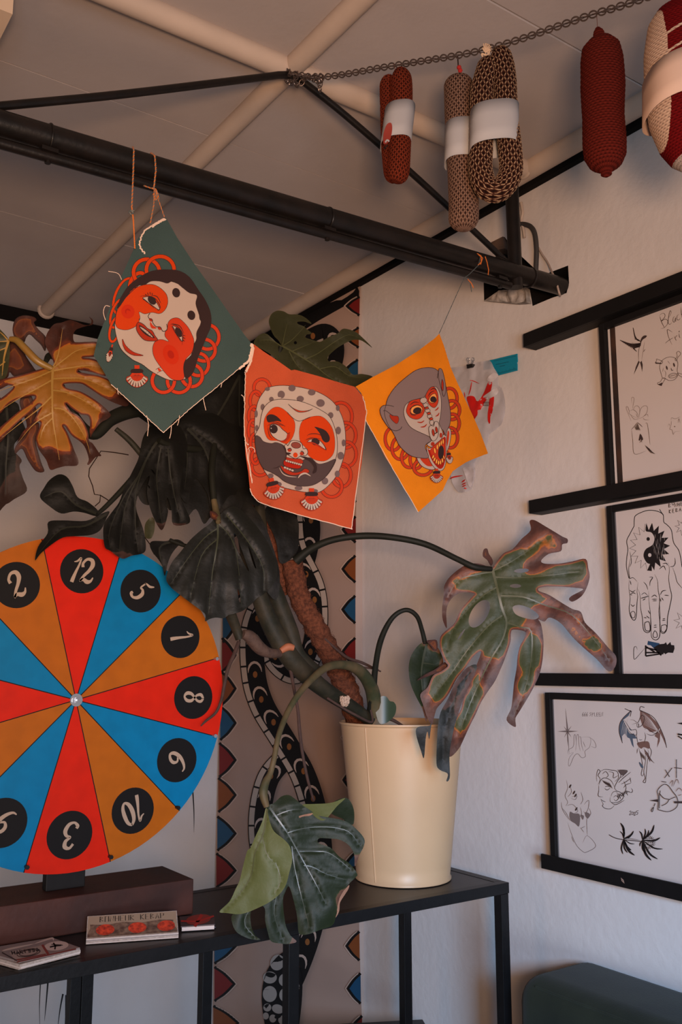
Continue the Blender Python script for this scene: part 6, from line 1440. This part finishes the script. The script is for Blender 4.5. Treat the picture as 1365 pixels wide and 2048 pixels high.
# ---------------- right hand scorched leaf
kR = (.35165, 780, 1020)
R_out = [(585, 328), (610, 290), (650, 245), (700, 222), (750, 165), (802, 115), (796, 64), (825, 58), (885, 92), (945, 128), (985, 152), (1012, 165), (1010, 188), (982, 196), (974, 234), (905, 250), (862, 288), (884, 305), (960, 305), (1040, 292), (1114, 278), (1130, 330), (1138, 380), (1122, 440), (1092, 490), (1042, 521), (1020, 508), (1036, 488), (1085, 462), (1096, 448), (1000, 438), (900, 436), (848, 446), (852, 462), (905, 482), (980, 528), (1040, 563), (1088, 580), (1112, 640), (1175, 702), (1245, 784), (1288, 832), (1284, 890), (1245, 918), (1180, 850), (1100, 780), (1040, 722), (980, 650), (932, 618), (902, 614), (880, 635), (846, 622), (862, 652), (875, 740), (870, 850), (850, 940), (802, 1040), (742, 1140), (716, 1185), (716, 1235), (665, 1195), (690, 1130), (700, 1060), (708, 980), (722, 900), (728, 830), (742, 772), (766, 728), (770, 692), (705, 680), (690, 700), (688, 745), (670, 805), (640, 885), (600, 972), (560, 1030), (522, 1090), (490, 1160), (450, 1240), (425, 1295), (395, 1355), (350, 1402), (322, 1390), (311, 1335), (326, 1262), (362, 1195), (402, 1140), (420, 1070), (455, 985), (495, 880), (520, 806), (478, 832), (425, 905), (380, 962), (338, 1042), (300, 1092), (268, 1130), (252, 1182), (242, 1218), (215, 1185), (190, 1110), (174, 1050), (215, 1008), (246, 942), (292, 918), (332, 886), (318, 868), (296, 820), (284, 765), (292, 715), (338, 672), (372, 638), (405, 565), (470, 492), (482, 476), (430, 468), (382, 480), (340, 520), (322, 580), (325, 672), (302, 625), (298, 560), (308, 480), (312, 428), (350, 372), (430, 314), (500, 304), (560, 322)]
R_h = [ell(750, 345, 42, 12, -4, 14), ell(716, 432, 32, 11, 0, 12), ell(510, 590, 46, 88, 32, 18), [(700, 552), (740, 540), (800, 560), (848, 600), (826, 622), (770, 615), (716, 592)], [(386, 735), (402, 705), (428, 676), (424, 690), (400, 728)]]
R_v = [[(585, 335), (610, 440), (640, 560), (665, 640), (640, 740), (580, 840), (520, 960), (450, 1120), (390, 1290)], [(590, 345), (680, 300), (790, 230), (890, 160)], [(600, 382), (740, 385), (880, 375), (1080, 350)], [(630, 488), (760, 495), (880, 540), (1040, 600), (1180, 760), (1250, 860)], [(665, 640), (740, 665), (805, 690), (805, 850), (775, 1000), (710, 1160)], [(590, 350), (480, 370), (390, 400), (325, 500)], [(608, 440), (540, 480), (440, 570), (360, 680), (320, 800)], [(640, 600), (560, 660), (440, 800), (350, 930), (235, 1080)]]
leafR = leaf('leaf', 1.62, (985, 1137), (-.72, -.70, .12), kR, R_out, R_v, LF_R, VN_G, R_h, bw=4.5, A=.004, label='big green leaf with scorched brown and orange edges', curl=.004, seed=3,
     spots=[(1230, 850, 90, .9), (1110, 700, 60, .8), (1010, 610, 80, .85), (900, 560, 70, .8), (820, 575, 40, .6), (1110, 430, 70, .75), (1050, 505, 60, .9), (835, 90, 90, .95), (850, 300, 80, .8), (790, 330, 50, .5), (900, 215, 50, .45), (760, 180, 60, .8), (700, 1120, 110, .95), (730, 930, 45, .7), (850, 930, 45, .7), (860, 700, 45, .6), (330, 1320, 110, 1), (590, 900, 80, .85), (560, 980, 70, .8), (515, 870, 50, .6), (430, 1010, 40, .5), (215, 1150, 80, .95), (190, 1060, 60, .6), (330, 460, 60, .85), (420, 340, 80, .8), (520, 320, 50, .6), (305, 600, 60, .9), (800, 650, 60, .8), (1270, 890, 60, 1), (990, 160, 60, .9), (400, 720, 30, .5)])
leaf('leaf_curl', 1.60, (975, 1115), (-.8, -.6, .1), kR, [(575, 318), (555, 285), (530, 262), (535, 225), (555, 220), (565, 250), (582, 275), (588, 300)], [], LF_B, bw=10, step=4, label='small dried curl at the leaf base', parent=leafR)
leaf('leaf_flap', 1.64, (905, 1390), (-.5, -.85, 0), kR, [(490, 878), (430, 905), (370, 985), (338, 1060), (290, 1150), (275, 1230), (270, 1300), (266, 1440), (285, 1478), (330, 1500), (322, 1540), (334, 1540), (343, 1508), (340, 1405), (350, 1320), (372, 1220), (410, 1100), (450, 1000), (490, 920)], [[(470, 900), (380, 1050), (320, 1220), (300, 1420)]], LF_D, None, bw=6, label='dark folded lobe behind the scorched leaf', off=-.02, spots=[(370, 1080, 80, .6), (430, 940, 60, .5)], parent=leafR)
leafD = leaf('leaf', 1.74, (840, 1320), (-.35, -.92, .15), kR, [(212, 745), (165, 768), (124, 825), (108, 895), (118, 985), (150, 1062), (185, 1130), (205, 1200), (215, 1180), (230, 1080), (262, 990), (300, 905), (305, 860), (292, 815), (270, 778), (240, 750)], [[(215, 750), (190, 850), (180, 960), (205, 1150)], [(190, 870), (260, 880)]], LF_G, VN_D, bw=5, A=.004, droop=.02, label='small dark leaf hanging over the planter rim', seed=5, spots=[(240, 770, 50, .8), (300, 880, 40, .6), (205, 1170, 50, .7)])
leaf('leaf_flap', 1.66, (850, 1460), (-.5, -.85, .2), kR, [(160, 1235), (228, 1225), (240, 1190), (232, 1260), (224, 1304), (215, 1260), (205, 1300), (195, 1410), (178, 1370), (150, 1275)], [], LF_D, None, bw=3, step=5, off=-.012, parent=leafD)
leaf('leaf_flap', 1.71, (860, 1350), (-.35, -.92, .3), kR, [(155, 970), (200, 935), (260, 905), (320, 862), (330, 900), (320, 935), (280, 925), (210, 950)], [], LF_B, None, bw=5, step=5, label='dried brown fold on the small leaf', parent=leafD)
leaf('leaf_flap', 1.71, (860, 1290), (-.35, -.92, .3), kR, [(210, 745), (240, 738), (268, 742), (272, 790), (255, 800), (230, 770)], [], LF_B, None, bw=5, step=5, parent=leafD)
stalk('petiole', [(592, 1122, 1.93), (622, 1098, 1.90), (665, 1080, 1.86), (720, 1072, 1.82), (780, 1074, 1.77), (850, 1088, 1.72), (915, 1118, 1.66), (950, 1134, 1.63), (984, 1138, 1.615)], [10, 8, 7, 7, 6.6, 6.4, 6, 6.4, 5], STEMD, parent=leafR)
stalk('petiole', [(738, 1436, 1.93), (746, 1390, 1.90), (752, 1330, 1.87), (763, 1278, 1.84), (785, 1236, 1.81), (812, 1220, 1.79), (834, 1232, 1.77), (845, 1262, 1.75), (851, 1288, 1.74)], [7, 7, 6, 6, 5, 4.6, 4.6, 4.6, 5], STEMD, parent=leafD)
# ---------------- front hanging leaf
kB_ = (.29695, 400, 1440); TORN = mat('torn_leaf_edge', rgb(140, 100, 78), .8, mottle=.3, mscale=40)
nB = (-.40, -.90, .12)
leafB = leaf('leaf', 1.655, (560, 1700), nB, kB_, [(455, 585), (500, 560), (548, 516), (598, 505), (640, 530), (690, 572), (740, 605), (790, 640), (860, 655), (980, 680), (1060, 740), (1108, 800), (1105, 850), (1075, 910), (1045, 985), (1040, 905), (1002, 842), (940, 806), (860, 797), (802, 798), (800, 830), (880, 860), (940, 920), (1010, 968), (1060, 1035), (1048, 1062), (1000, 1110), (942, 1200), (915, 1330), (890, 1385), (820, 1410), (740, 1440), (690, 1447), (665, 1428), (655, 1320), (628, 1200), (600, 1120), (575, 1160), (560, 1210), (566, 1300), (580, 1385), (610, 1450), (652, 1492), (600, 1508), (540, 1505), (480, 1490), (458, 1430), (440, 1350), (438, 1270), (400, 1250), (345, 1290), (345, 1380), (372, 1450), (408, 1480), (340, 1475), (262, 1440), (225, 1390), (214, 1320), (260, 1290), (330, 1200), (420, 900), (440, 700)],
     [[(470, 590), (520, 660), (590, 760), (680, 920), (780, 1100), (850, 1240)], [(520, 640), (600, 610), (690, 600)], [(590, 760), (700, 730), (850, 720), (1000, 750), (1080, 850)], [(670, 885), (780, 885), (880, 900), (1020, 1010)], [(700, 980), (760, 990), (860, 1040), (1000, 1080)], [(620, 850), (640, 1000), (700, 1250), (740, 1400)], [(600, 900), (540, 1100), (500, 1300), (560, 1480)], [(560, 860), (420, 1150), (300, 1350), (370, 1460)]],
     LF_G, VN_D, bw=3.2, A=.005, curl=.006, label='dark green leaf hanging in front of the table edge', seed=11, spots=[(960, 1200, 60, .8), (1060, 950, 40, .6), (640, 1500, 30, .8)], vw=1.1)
leaf('leaf_lobe', 1.635, (520, 1700), (-.75, -.62, .2), kB_, [(448, 590), (422, 680), (372, 790), (340, 862), (318, 885), (290, 990), (268, 1080), (240, 1140), (200, 1222), (132, 1290), (180, 1300), (260, 1308), (322, 1295), (400, 1262), (470, 1226), (540, 1170), (580, 1110), (602, 1030), (622, 940), (606, 852), (562, 800), (500, 750), (470, 680)], [[(455, 600), (430, 760), (370, 900), (345, 1050), (260, 1180), (160, 1285)], [(420, 770), (450, 900), (500, 960)], [(510, 960), (545, 1080), (500, 1170)]], LF_P, VN_G, bw=2.6, A=.004, droop=.02, label='pale green lobe folded over', seed=12, vw=.8, parent=leafB)
leaf('leaf_lobe', 1.635, (640, 1620), (-.3, -.9, .5), kB_, [(690, 572), (760, 566), (850, 562), (905, 552), (980, 526), (925, 580), (888, 625), (850, 668), (822, 677), (790, 662), (740, 618)], [], LF_P, None, bw=2.2, step=6, label='pale green upturned fold', seed=13, parent=leafB)
leaf('leaf_lobe', 1.655, (690, 1630), (-.3, -.9, -.1), kB_, [(905, 552), (950, 530), (990, 526), (1022, 560), (1040, 620), (1038, 690), (1020, 704), (960, 665), (886, 630), (900, 590)], [], LF_G, None, bw=2.2, step=6, seed=14, parent=leafB)
leaf('torn_edge', 1.643, (600, 1650), nB, kB_, [(565, 700), (620, 668), (690, 640), (760, 628), (740, 645), (690, 652), (640, 680), (590, 705), (580, 725), (560, 715)], [], TORN, None, bw=4, step=4, label='dry torn pale brown edge', parent=leafB)
leaf('torn_edge', 1.640, (680, 1800), nB, kB_, [(1005, 1112), (960, 1160), (925, 1180), (918, 1220), (925, 1290), (912, 1335), (938, 1290), (945, 1230), (975, 1180), (1000, 1140)], [], TORN, None, bw=4, step=4, parent=leafB)
stalk('petiole', [(752, 1430, 1.92), (744, 1378, 1.90), (720, 1342, 1.86), (690, 1330, 1.83), (655, 1334, 1.80), (624, 1358, 1.77), (598, 1388, 1.74), (576, 1424, 1.72), (558, 1470, 1.69), (549, 1515, 1.675), (541, 1546, 1.67), (531, 1566, 1.665), (527, 1588, 1.66), (534, 1614, 1.655)], [15, 14, 12, 9, 8, 7, 6.5, 6, 5.6, 5.6, 6, 8, 9, 6], STEMG, parent=leafB)
# ---------------- yellow leaf at the left
kL = (.20505, 0, 600)
Y_out = [(525, 640), (505, 560), (460, 480), (440, 420), (450, 350), (480, 290), (530, 235), (600, 220), (680, 195), (740, 210), (830, 245), (882, 235), (892, 200), (870, 165), (906, 195), (902, 238), (850, 252), (790, 270), (740, 292), (715, 340), (722, 402), (760, 412), (850, 408), (950, 410), (1010, 450), (1000, 540), (810, 562), (900, 572), (1010, 620), (1060, 700), (1020, 742), (900, 705), (790, 686), (760, 700), (840, 716), (1000, 750), (1150, 830), (1255, 980), (1235, 1036), (1130, 1010), (1000, 945), (870, 860), (780, 815), (625, 820), (660, 862), (780, 890), (900, 955), (1000, 1030), (1080, 1115), (1050, 1160), (980, 1200), (905, 1300), (884, 1340), (872, 1280), (880, 1200), (860, 1130), (790, 1116), (700, 1058), (642, 1008), (690, 1082), (770, 1130), (825, 1200), (862, 1300), (868, 1370), (905, 1400), (960, 1480), (988, 1520), (935, 1532), (872, 1604), (850, 1600), (866, 1550), (836, 1450), (790, 1388), (700, 1322), (640, 1238), (620, 1230), (660, 1300), (700, 1400), (730, 1480), (765, 1560), (750, 1615), (640, 1620), (560, 1640), (490, 1655), (450, 1560), (380, 1460), (350, 1370), (355, 1320), (385, 1240), (392, 1190), (340, 1202), (280, 1272), (220, 1342), (165, 1395), (150, 1420), (220, 1290), (320, 1182), (372, 1090), (400, 1030), (370, 1022), (300, 1090), (200, 1172), (100, 1272), (0, 1392), (-110, 1470), (-110, 1330), (0, 1240), (80, 1170), (200, 1072), (300, 1000), (340, 940), (230, 950), (120, 992), (60, 1042), (0, 1110), (-110, 1190), (-110, 1010), (0, 962), (70, 912), (130, 850), (80, 832), (0, 872), (-110, 900), (-110, 800), (0, 775), (150, 742), (330, 692), (460, 655)]
Y_v = [[(518, 655), (510, 780), (510, 950), (515, 1150), (545, 1350), (580, 1560)], [(520, 650), (560, 560), (590, 420), (610, 280)], [(525, 660), (640, 570), (760, 490), (960, 450)], [(525, 690), (660, 665), (860, 640), (1010, 660)], [(520, 770), (660, 762), (860, 780), (1180, 930)], [(520, 880), (640, 900), (800, 970), (1000, 1100)], [(530, 1055), (620, 1070), (720, 1160), (830, 1340), (880, 1500)], [(505, 690), (350, 760), (150, 830), (-40, 900)], [(508, 780), (330, 880), (150, 980), (-60, 1120)], [(505, 940), (380, 1060), (200, 1200), (0, 1360)], [(510, 1100), (400, 1160), (300, 1240), (180, 1390)], [(515, 1150), (430, 1240), (390, 1360)]]
leafY = leaf('leaf', 1.80, (105, 745), (-.15, -.97, .15), kL, Y_out, Y_v, LF_Y, VN_Y, bw=4.5, A=.0045, label='big yellowed leaf with dried brown tips at the left', curl=.003, seed=21, step=6,
     spots=[(600, 300, 160, 1.2), (500, 450, 80, .8), (560, 1600, 150, 1.1), (460, 1480, 80, .7), (1040, 1140, 100, 1.0), (920, 1480, 130, 1.2), (1180, 980, 120, 1.0), (820, 690, 60, .4), (170, 1400, 60, .9), (0, 1380, 120, .6), (0, 860, 80, .6), (860, 230, 90, 1.2), (700, 1570, 90, .8)])
leaf('leaf', 1.86, (60, 690), (-.15, -.97, .1), kL, [(150, 188), (230, 150), (330, 165), (356, 195), (332, 222), (372, 282), (440, 350), (455, 420), (440, 500), (400, 440), (350, 392), (290, 338), (255, 370), (238, 412), (200, 402), (150, 385), (122, 290)], [[(250, 400), (230, 300), (260, 180)]], LF_B, None, bw=10, step=5, label='dried brown leaf curled above the yellow petiole', seed=22, spots=[(190, 290, 60, -.6)], off=-.01)
leaf('leaf', 1.90, (40, 740), (-.15, -.97, .1), kL, [(100, 390), (160, 410), (215, 470), (262, 560), (330, 660), (350, 700), (250, 725), (140, 745), (95, 705), (70, 760), (-60, 800), (-60, 560), (60, 480)], [[(110, 400), (120, 600), (80, 740)]], LF_B, None, bw=16, step=6, label='dark dried brown leaf behind the yellow petiole', seed=23)
leaf('leaf', 1.84, (5, 680), (-.3, -.9, .1), kL, [(-70, 230), (0, 285), (82, 382), (96, 470), (90, 600), (62, 742), (0, 782), (-70, 800)], [[(85, 390), (40, 560), (20, 740)], [(80, 400), (0, 405), (-60, 400)], [(70, 460), (0, 490), (-50, 510)], [(50, 600), (0, 640), (-50, 660)], [(75, 388), (20, 330), (-40, 290)]], LF_O, VN_Y, bw=3, step=6, label='olive leaf with straw veins cut by the left edge', seed=24)
leaf('leaf', 1.88, (25, 880), (-.2, -.96, 0), kL, [(-70, 960), (40, 1000), (110, 985), (180, 1020), (205, 1150), (252, 1282), (180, 1360), (140, 1410), (145, 1480), (212, 1560), (190, 1625), (225, 1740), (262, 1862), (140, 1942), (60, 1992), (-70, 2010)], [[(60, 1010), (80, 1300), (60, 1600), (50, 1900)]], LF_K, VN_K, bw=3.5, A=.004, step=7, label='dark drooping leaf with scorched brown tip at the left edge', seed=25, spots=[(160, 1800, 160, 1.0), (60, 1970, 130, 1.2), (190, 1560, 60, .8)])
leaf('leaf', 1.85, (60, 870), (-.2, -.96, 0), kL, [(225, 930), (300, 928), (342, 1030), (362, 1100), (342, 1180), (382, 1205), (372, 1300), (350, 1385), (402, 1580), (432, 1672), (350, 1670), (270, 1560), (215, 1452), (150, 1500), (150, 1430), (250, 1292), (258, 1200), (228, 1120), (190, 1000)], [[(280, 940), (300, 1200), (290, 1400), (390, 1650)]], LF_B, None, bw=9, step=6, label='dried brown lobe twisted under the yellow leaf', seed=26)
stalk('petiole', [(20, 678, 1.83), (34, 681, 1.82), (50, 697, 1.81), (75, 722, 1.80), (103, 737, 1.797)], [5, 7, 7.5, 7.5, 6], STEMY, parent=leafY)
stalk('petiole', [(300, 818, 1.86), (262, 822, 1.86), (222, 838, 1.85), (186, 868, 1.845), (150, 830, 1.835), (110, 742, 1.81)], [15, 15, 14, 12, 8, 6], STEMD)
stalk('petiole', [(232, 858, 1.92), (262, 884, 1.92), (300, 930, 1.92)], [5, 6, 6], STEM)
stalk('petiole', [(92, 722, 1.84), (106, 712, 1.86), (160, 750, 1.9), (240, 800, 1.93), (330, 860, 1.93)], [5, 7, 6, 7, 9], STEMD)
# ---------------- dark leaves above the wheel
k3_ = (.38095, 0, 560)
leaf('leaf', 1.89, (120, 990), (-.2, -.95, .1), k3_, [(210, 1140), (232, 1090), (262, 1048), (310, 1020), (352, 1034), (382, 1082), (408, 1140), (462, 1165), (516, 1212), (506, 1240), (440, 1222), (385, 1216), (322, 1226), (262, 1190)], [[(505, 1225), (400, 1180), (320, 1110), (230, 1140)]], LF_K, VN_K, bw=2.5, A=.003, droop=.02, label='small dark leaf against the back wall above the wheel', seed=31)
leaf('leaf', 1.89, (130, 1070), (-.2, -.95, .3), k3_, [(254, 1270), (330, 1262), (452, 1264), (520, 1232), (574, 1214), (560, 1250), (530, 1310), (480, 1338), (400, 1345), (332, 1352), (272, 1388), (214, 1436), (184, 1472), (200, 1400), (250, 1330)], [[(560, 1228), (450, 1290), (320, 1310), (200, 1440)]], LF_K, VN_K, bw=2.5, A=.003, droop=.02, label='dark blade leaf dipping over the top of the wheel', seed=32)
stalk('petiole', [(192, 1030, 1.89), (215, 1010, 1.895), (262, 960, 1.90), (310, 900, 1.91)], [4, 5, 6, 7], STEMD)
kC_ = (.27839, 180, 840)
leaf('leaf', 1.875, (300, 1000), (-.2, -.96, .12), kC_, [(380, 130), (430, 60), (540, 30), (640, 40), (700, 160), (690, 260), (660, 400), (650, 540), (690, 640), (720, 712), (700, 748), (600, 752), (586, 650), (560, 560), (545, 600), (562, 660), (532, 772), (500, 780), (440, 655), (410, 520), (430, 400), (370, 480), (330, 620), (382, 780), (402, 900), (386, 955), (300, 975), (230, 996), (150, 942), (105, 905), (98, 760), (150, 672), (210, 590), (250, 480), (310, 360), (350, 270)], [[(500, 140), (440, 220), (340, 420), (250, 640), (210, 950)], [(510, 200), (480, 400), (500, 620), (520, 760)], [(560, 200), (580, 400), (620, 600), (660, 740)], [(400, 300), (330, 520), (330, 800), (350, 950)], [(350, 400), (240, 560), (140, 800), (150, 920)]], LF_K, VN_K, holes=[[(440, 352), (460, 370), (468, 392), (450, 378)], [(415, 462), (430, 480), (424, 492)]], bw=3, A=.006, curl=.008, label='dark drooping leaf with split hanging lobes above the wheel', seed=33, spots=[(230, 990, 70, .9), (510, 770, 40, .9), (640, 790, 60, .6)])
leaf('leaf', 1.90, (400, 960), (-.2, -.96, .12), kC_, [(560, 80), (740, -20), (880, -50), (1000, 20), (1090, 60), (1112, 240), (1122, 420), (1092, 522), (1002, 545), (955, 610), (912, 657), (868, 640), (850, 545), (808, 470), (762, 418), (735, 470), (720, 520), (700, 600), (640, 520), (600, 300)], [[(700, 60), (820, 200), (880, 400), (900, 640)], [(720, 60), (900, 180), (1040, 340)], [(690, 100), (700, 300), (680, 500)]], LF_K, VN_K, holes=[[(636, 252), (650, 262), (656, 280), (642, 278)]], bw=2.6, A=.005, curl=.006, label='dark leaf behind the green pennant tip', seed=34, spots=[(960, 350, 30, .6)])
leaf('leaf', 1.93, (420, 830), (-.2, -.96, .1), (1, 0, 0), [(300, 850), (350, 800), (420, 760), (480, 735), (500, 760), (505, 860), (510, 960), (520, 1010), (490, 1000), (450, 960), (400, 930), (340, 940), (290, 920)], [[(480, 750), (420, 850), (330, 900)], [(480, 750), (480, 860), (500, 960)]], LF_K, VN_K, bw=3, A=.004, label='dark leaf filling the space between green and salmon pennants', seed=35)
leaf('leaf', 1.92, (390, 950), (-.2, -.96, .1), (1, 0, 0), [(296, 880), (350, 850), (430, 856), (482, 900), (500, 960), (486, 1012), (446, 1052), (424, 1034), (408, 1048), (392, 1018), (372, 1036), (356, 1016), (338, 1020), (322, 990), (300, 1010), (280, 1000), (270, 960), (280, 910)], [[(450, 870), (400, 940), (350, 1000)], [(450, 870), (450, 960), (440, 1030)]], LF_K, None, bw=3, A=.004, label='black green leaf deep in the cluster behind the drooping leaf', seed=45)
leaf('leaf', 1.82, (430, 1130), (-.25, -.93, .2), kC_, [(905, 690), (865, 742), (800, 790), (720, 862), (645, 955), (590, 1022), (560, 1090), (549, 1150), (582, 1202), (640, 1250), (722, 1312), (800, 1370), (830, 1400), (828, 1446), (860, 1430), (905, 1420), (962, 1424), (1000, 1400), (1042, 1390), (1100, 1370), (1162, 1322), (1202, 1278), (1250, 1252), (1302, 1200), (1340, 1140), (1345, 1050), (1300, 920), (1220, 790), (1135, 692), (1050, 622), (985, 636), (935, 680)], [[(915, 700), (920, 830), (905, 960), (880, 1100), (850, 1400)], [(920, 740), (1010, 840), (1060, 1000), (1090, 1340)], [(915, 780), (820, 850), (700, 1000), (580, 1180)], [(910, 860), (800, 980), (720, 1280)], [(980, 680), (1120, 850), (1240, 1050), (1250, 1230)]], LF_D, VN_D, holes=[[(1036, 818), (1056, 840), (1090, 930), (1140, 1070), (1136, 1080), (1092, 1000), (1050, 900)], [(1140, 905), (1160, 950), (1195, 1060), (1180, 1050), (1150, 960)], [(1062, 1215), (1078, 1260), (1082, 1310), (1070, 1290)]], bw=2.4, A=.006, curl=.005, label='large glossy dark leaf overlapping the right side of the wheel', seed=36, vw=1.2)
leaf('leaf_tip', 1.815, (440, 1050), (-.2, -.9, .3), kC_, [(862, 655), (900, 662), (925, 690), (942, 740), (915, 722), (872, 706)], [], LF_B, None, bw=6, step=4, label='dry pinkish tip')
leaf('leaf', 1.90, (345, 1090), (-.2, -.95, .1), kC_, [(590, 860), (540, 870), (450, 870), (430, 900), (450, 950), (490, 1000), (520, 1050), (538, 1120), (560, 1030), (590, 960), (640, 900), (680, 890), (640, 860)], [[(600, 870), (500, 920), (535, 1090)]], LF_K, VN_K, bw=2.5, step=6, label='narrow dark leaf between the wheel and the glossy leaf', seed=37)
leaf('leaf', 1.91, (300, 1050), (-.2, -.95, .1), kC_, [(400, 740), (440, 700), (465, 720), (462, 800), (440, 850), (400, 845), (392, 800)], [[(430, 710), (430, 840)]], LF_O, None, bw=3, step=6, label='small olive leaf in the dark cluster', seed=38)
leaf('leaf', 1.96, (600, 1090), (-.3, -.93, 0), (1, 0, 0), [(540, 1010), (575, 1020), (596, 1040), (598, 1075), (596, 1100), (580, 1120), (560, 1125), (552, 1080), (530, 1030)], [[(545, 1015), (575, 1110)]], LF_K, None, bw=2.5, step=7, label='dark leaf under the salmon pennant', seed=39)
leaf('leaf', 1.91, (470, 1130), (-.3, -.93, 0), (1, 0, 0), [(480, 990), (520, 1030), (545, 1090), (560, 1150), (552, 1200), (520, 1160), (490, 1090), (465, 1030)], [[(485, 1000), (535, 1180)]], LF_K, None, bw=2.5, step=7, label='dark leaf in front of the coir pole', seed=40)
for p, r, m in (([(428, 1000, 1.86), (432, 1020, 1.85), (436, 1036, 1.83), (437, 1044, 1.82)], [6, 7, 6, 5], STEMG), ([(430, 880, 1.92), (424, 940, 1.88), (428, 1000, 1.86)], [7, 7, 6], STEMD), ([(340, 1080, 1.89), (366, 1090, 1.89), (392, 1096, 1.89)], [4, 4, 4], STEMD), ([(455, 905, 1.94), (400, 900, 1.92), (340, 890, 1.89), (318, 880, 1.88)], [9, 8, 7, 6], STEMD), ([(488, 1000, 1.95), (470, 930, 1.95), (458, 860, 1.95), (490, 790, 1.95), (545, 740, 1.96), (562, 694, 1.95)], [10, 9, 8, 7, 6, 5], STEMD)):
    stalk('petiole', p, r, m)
# ---------------- leaf above the salmon pennant
kU = (.21978, 460, 540)
leaf('leaf', 1.95, (565, 690), (-.25, -.94, .2), kU, [(470, 690), (442, 640), (402, 600), (366, 520), (355, 460), (380, 400), (430, 371), (490, 376), (540, 402), (620, 405), (682, 430), (738, 478), (735, 490), (680, 470), (618, 472), (622, 492), (672, 512), (702, 540), (748, 578), (700, 588), (688, 612), (732, 630), (792, 648), (832, 650), (905, 608), (980, 578), (1020, 540), (1060, 535), (1140, 560), (1205, 612), (1298, 708), (1205, 645), (1140, 635), (1080, 652), (992, 700), (932, 748), (895, 790), (900, 830), (960, 830), (1002, 842), (1062, 882), (1120, 952), (1200, 945), (1302, 972), (1250, 1022), (1140, 1068), (1050, 1100), (950, 1080), (850, 1040), (720, 1000), (580, 960), (480, 880), (400, 790), (300, 725), (226, 685), (224, 642), (270, 590), (330, 578), (382, 620), (420, 656), (452, 690)], [[(475, 690), (600, 760), (760, 860), (900, 970), (1060, 1060)], [(480, 680), (500, 580), (525, 480)], [(490, 685), (560, 640), (640, 560), (690, 500)], [(570, 738), (660, 700), (760, 660)], [(690, 810), (800, 760), (960, 650), (1080, 590), (1180, 620)], [(820, 900), (960, 880), (1080, 960), (1200, 980)], [(470, 695), (380, 640), (270, 640)], [(540, 740), (600, 850), (700, 960)]], LF_O, VN_G, holes=[ell(597, 662, 14, 14, 0, 10)], bw=2.4, A=.004, curl=.003, label='olive green leaf rising behind the salmon pennant', seed=41, vw=1.1)

# ---------------- little heart leaf in the pot
root = thing('heart_leaf_succulent', on(768, 1446, 1, 1.90), 'small green heart shaped succulent leaf sprouting beside the monstera stem', 'succulent')
def rh(x, y): return .003 * math.cos((x - 772) / 9.0)
S = Surf(on(772, 1418, 1, 1.89), (-.4, -.9, .1), rh)
H_ = [(760, 1447), (753, 1430), (752, 1412), (757, 1398), (766, 1392), (774, 1394), (780, 1402), (788, 1404), (793, 1413), (791, 1428), (782, 1440), (770, 1447)]
mb = MB(); V, T = fill_tris([cr(H_, True, 4)], 4)
P = [S(x, y, .0) for x, y in V]; Q = [S(x, y, -.004) for x, y in V]
mb.add(P, T); mb.add(Q, [tuple(reversed(t)) for t in T]); E_ = cr(H_, True, 4); n = len(E_)
mb.add([S(x, y) for x, y in E_] + [S(x, y, -.004) for x, y in E_], [(i, (i + 1) % n, n + (i + 1) % n, n + i) for i in range(n)])
mb.build('leaf', mat('succulent_green', rgb(38, 52, 29), .4), root, smooth=True)
stalk('stem', [(765, 1446, 1.895), (762, 1456, 1.90), (758, 1466, 1.905)], [3, 3, 3], STEMG, parent=root)
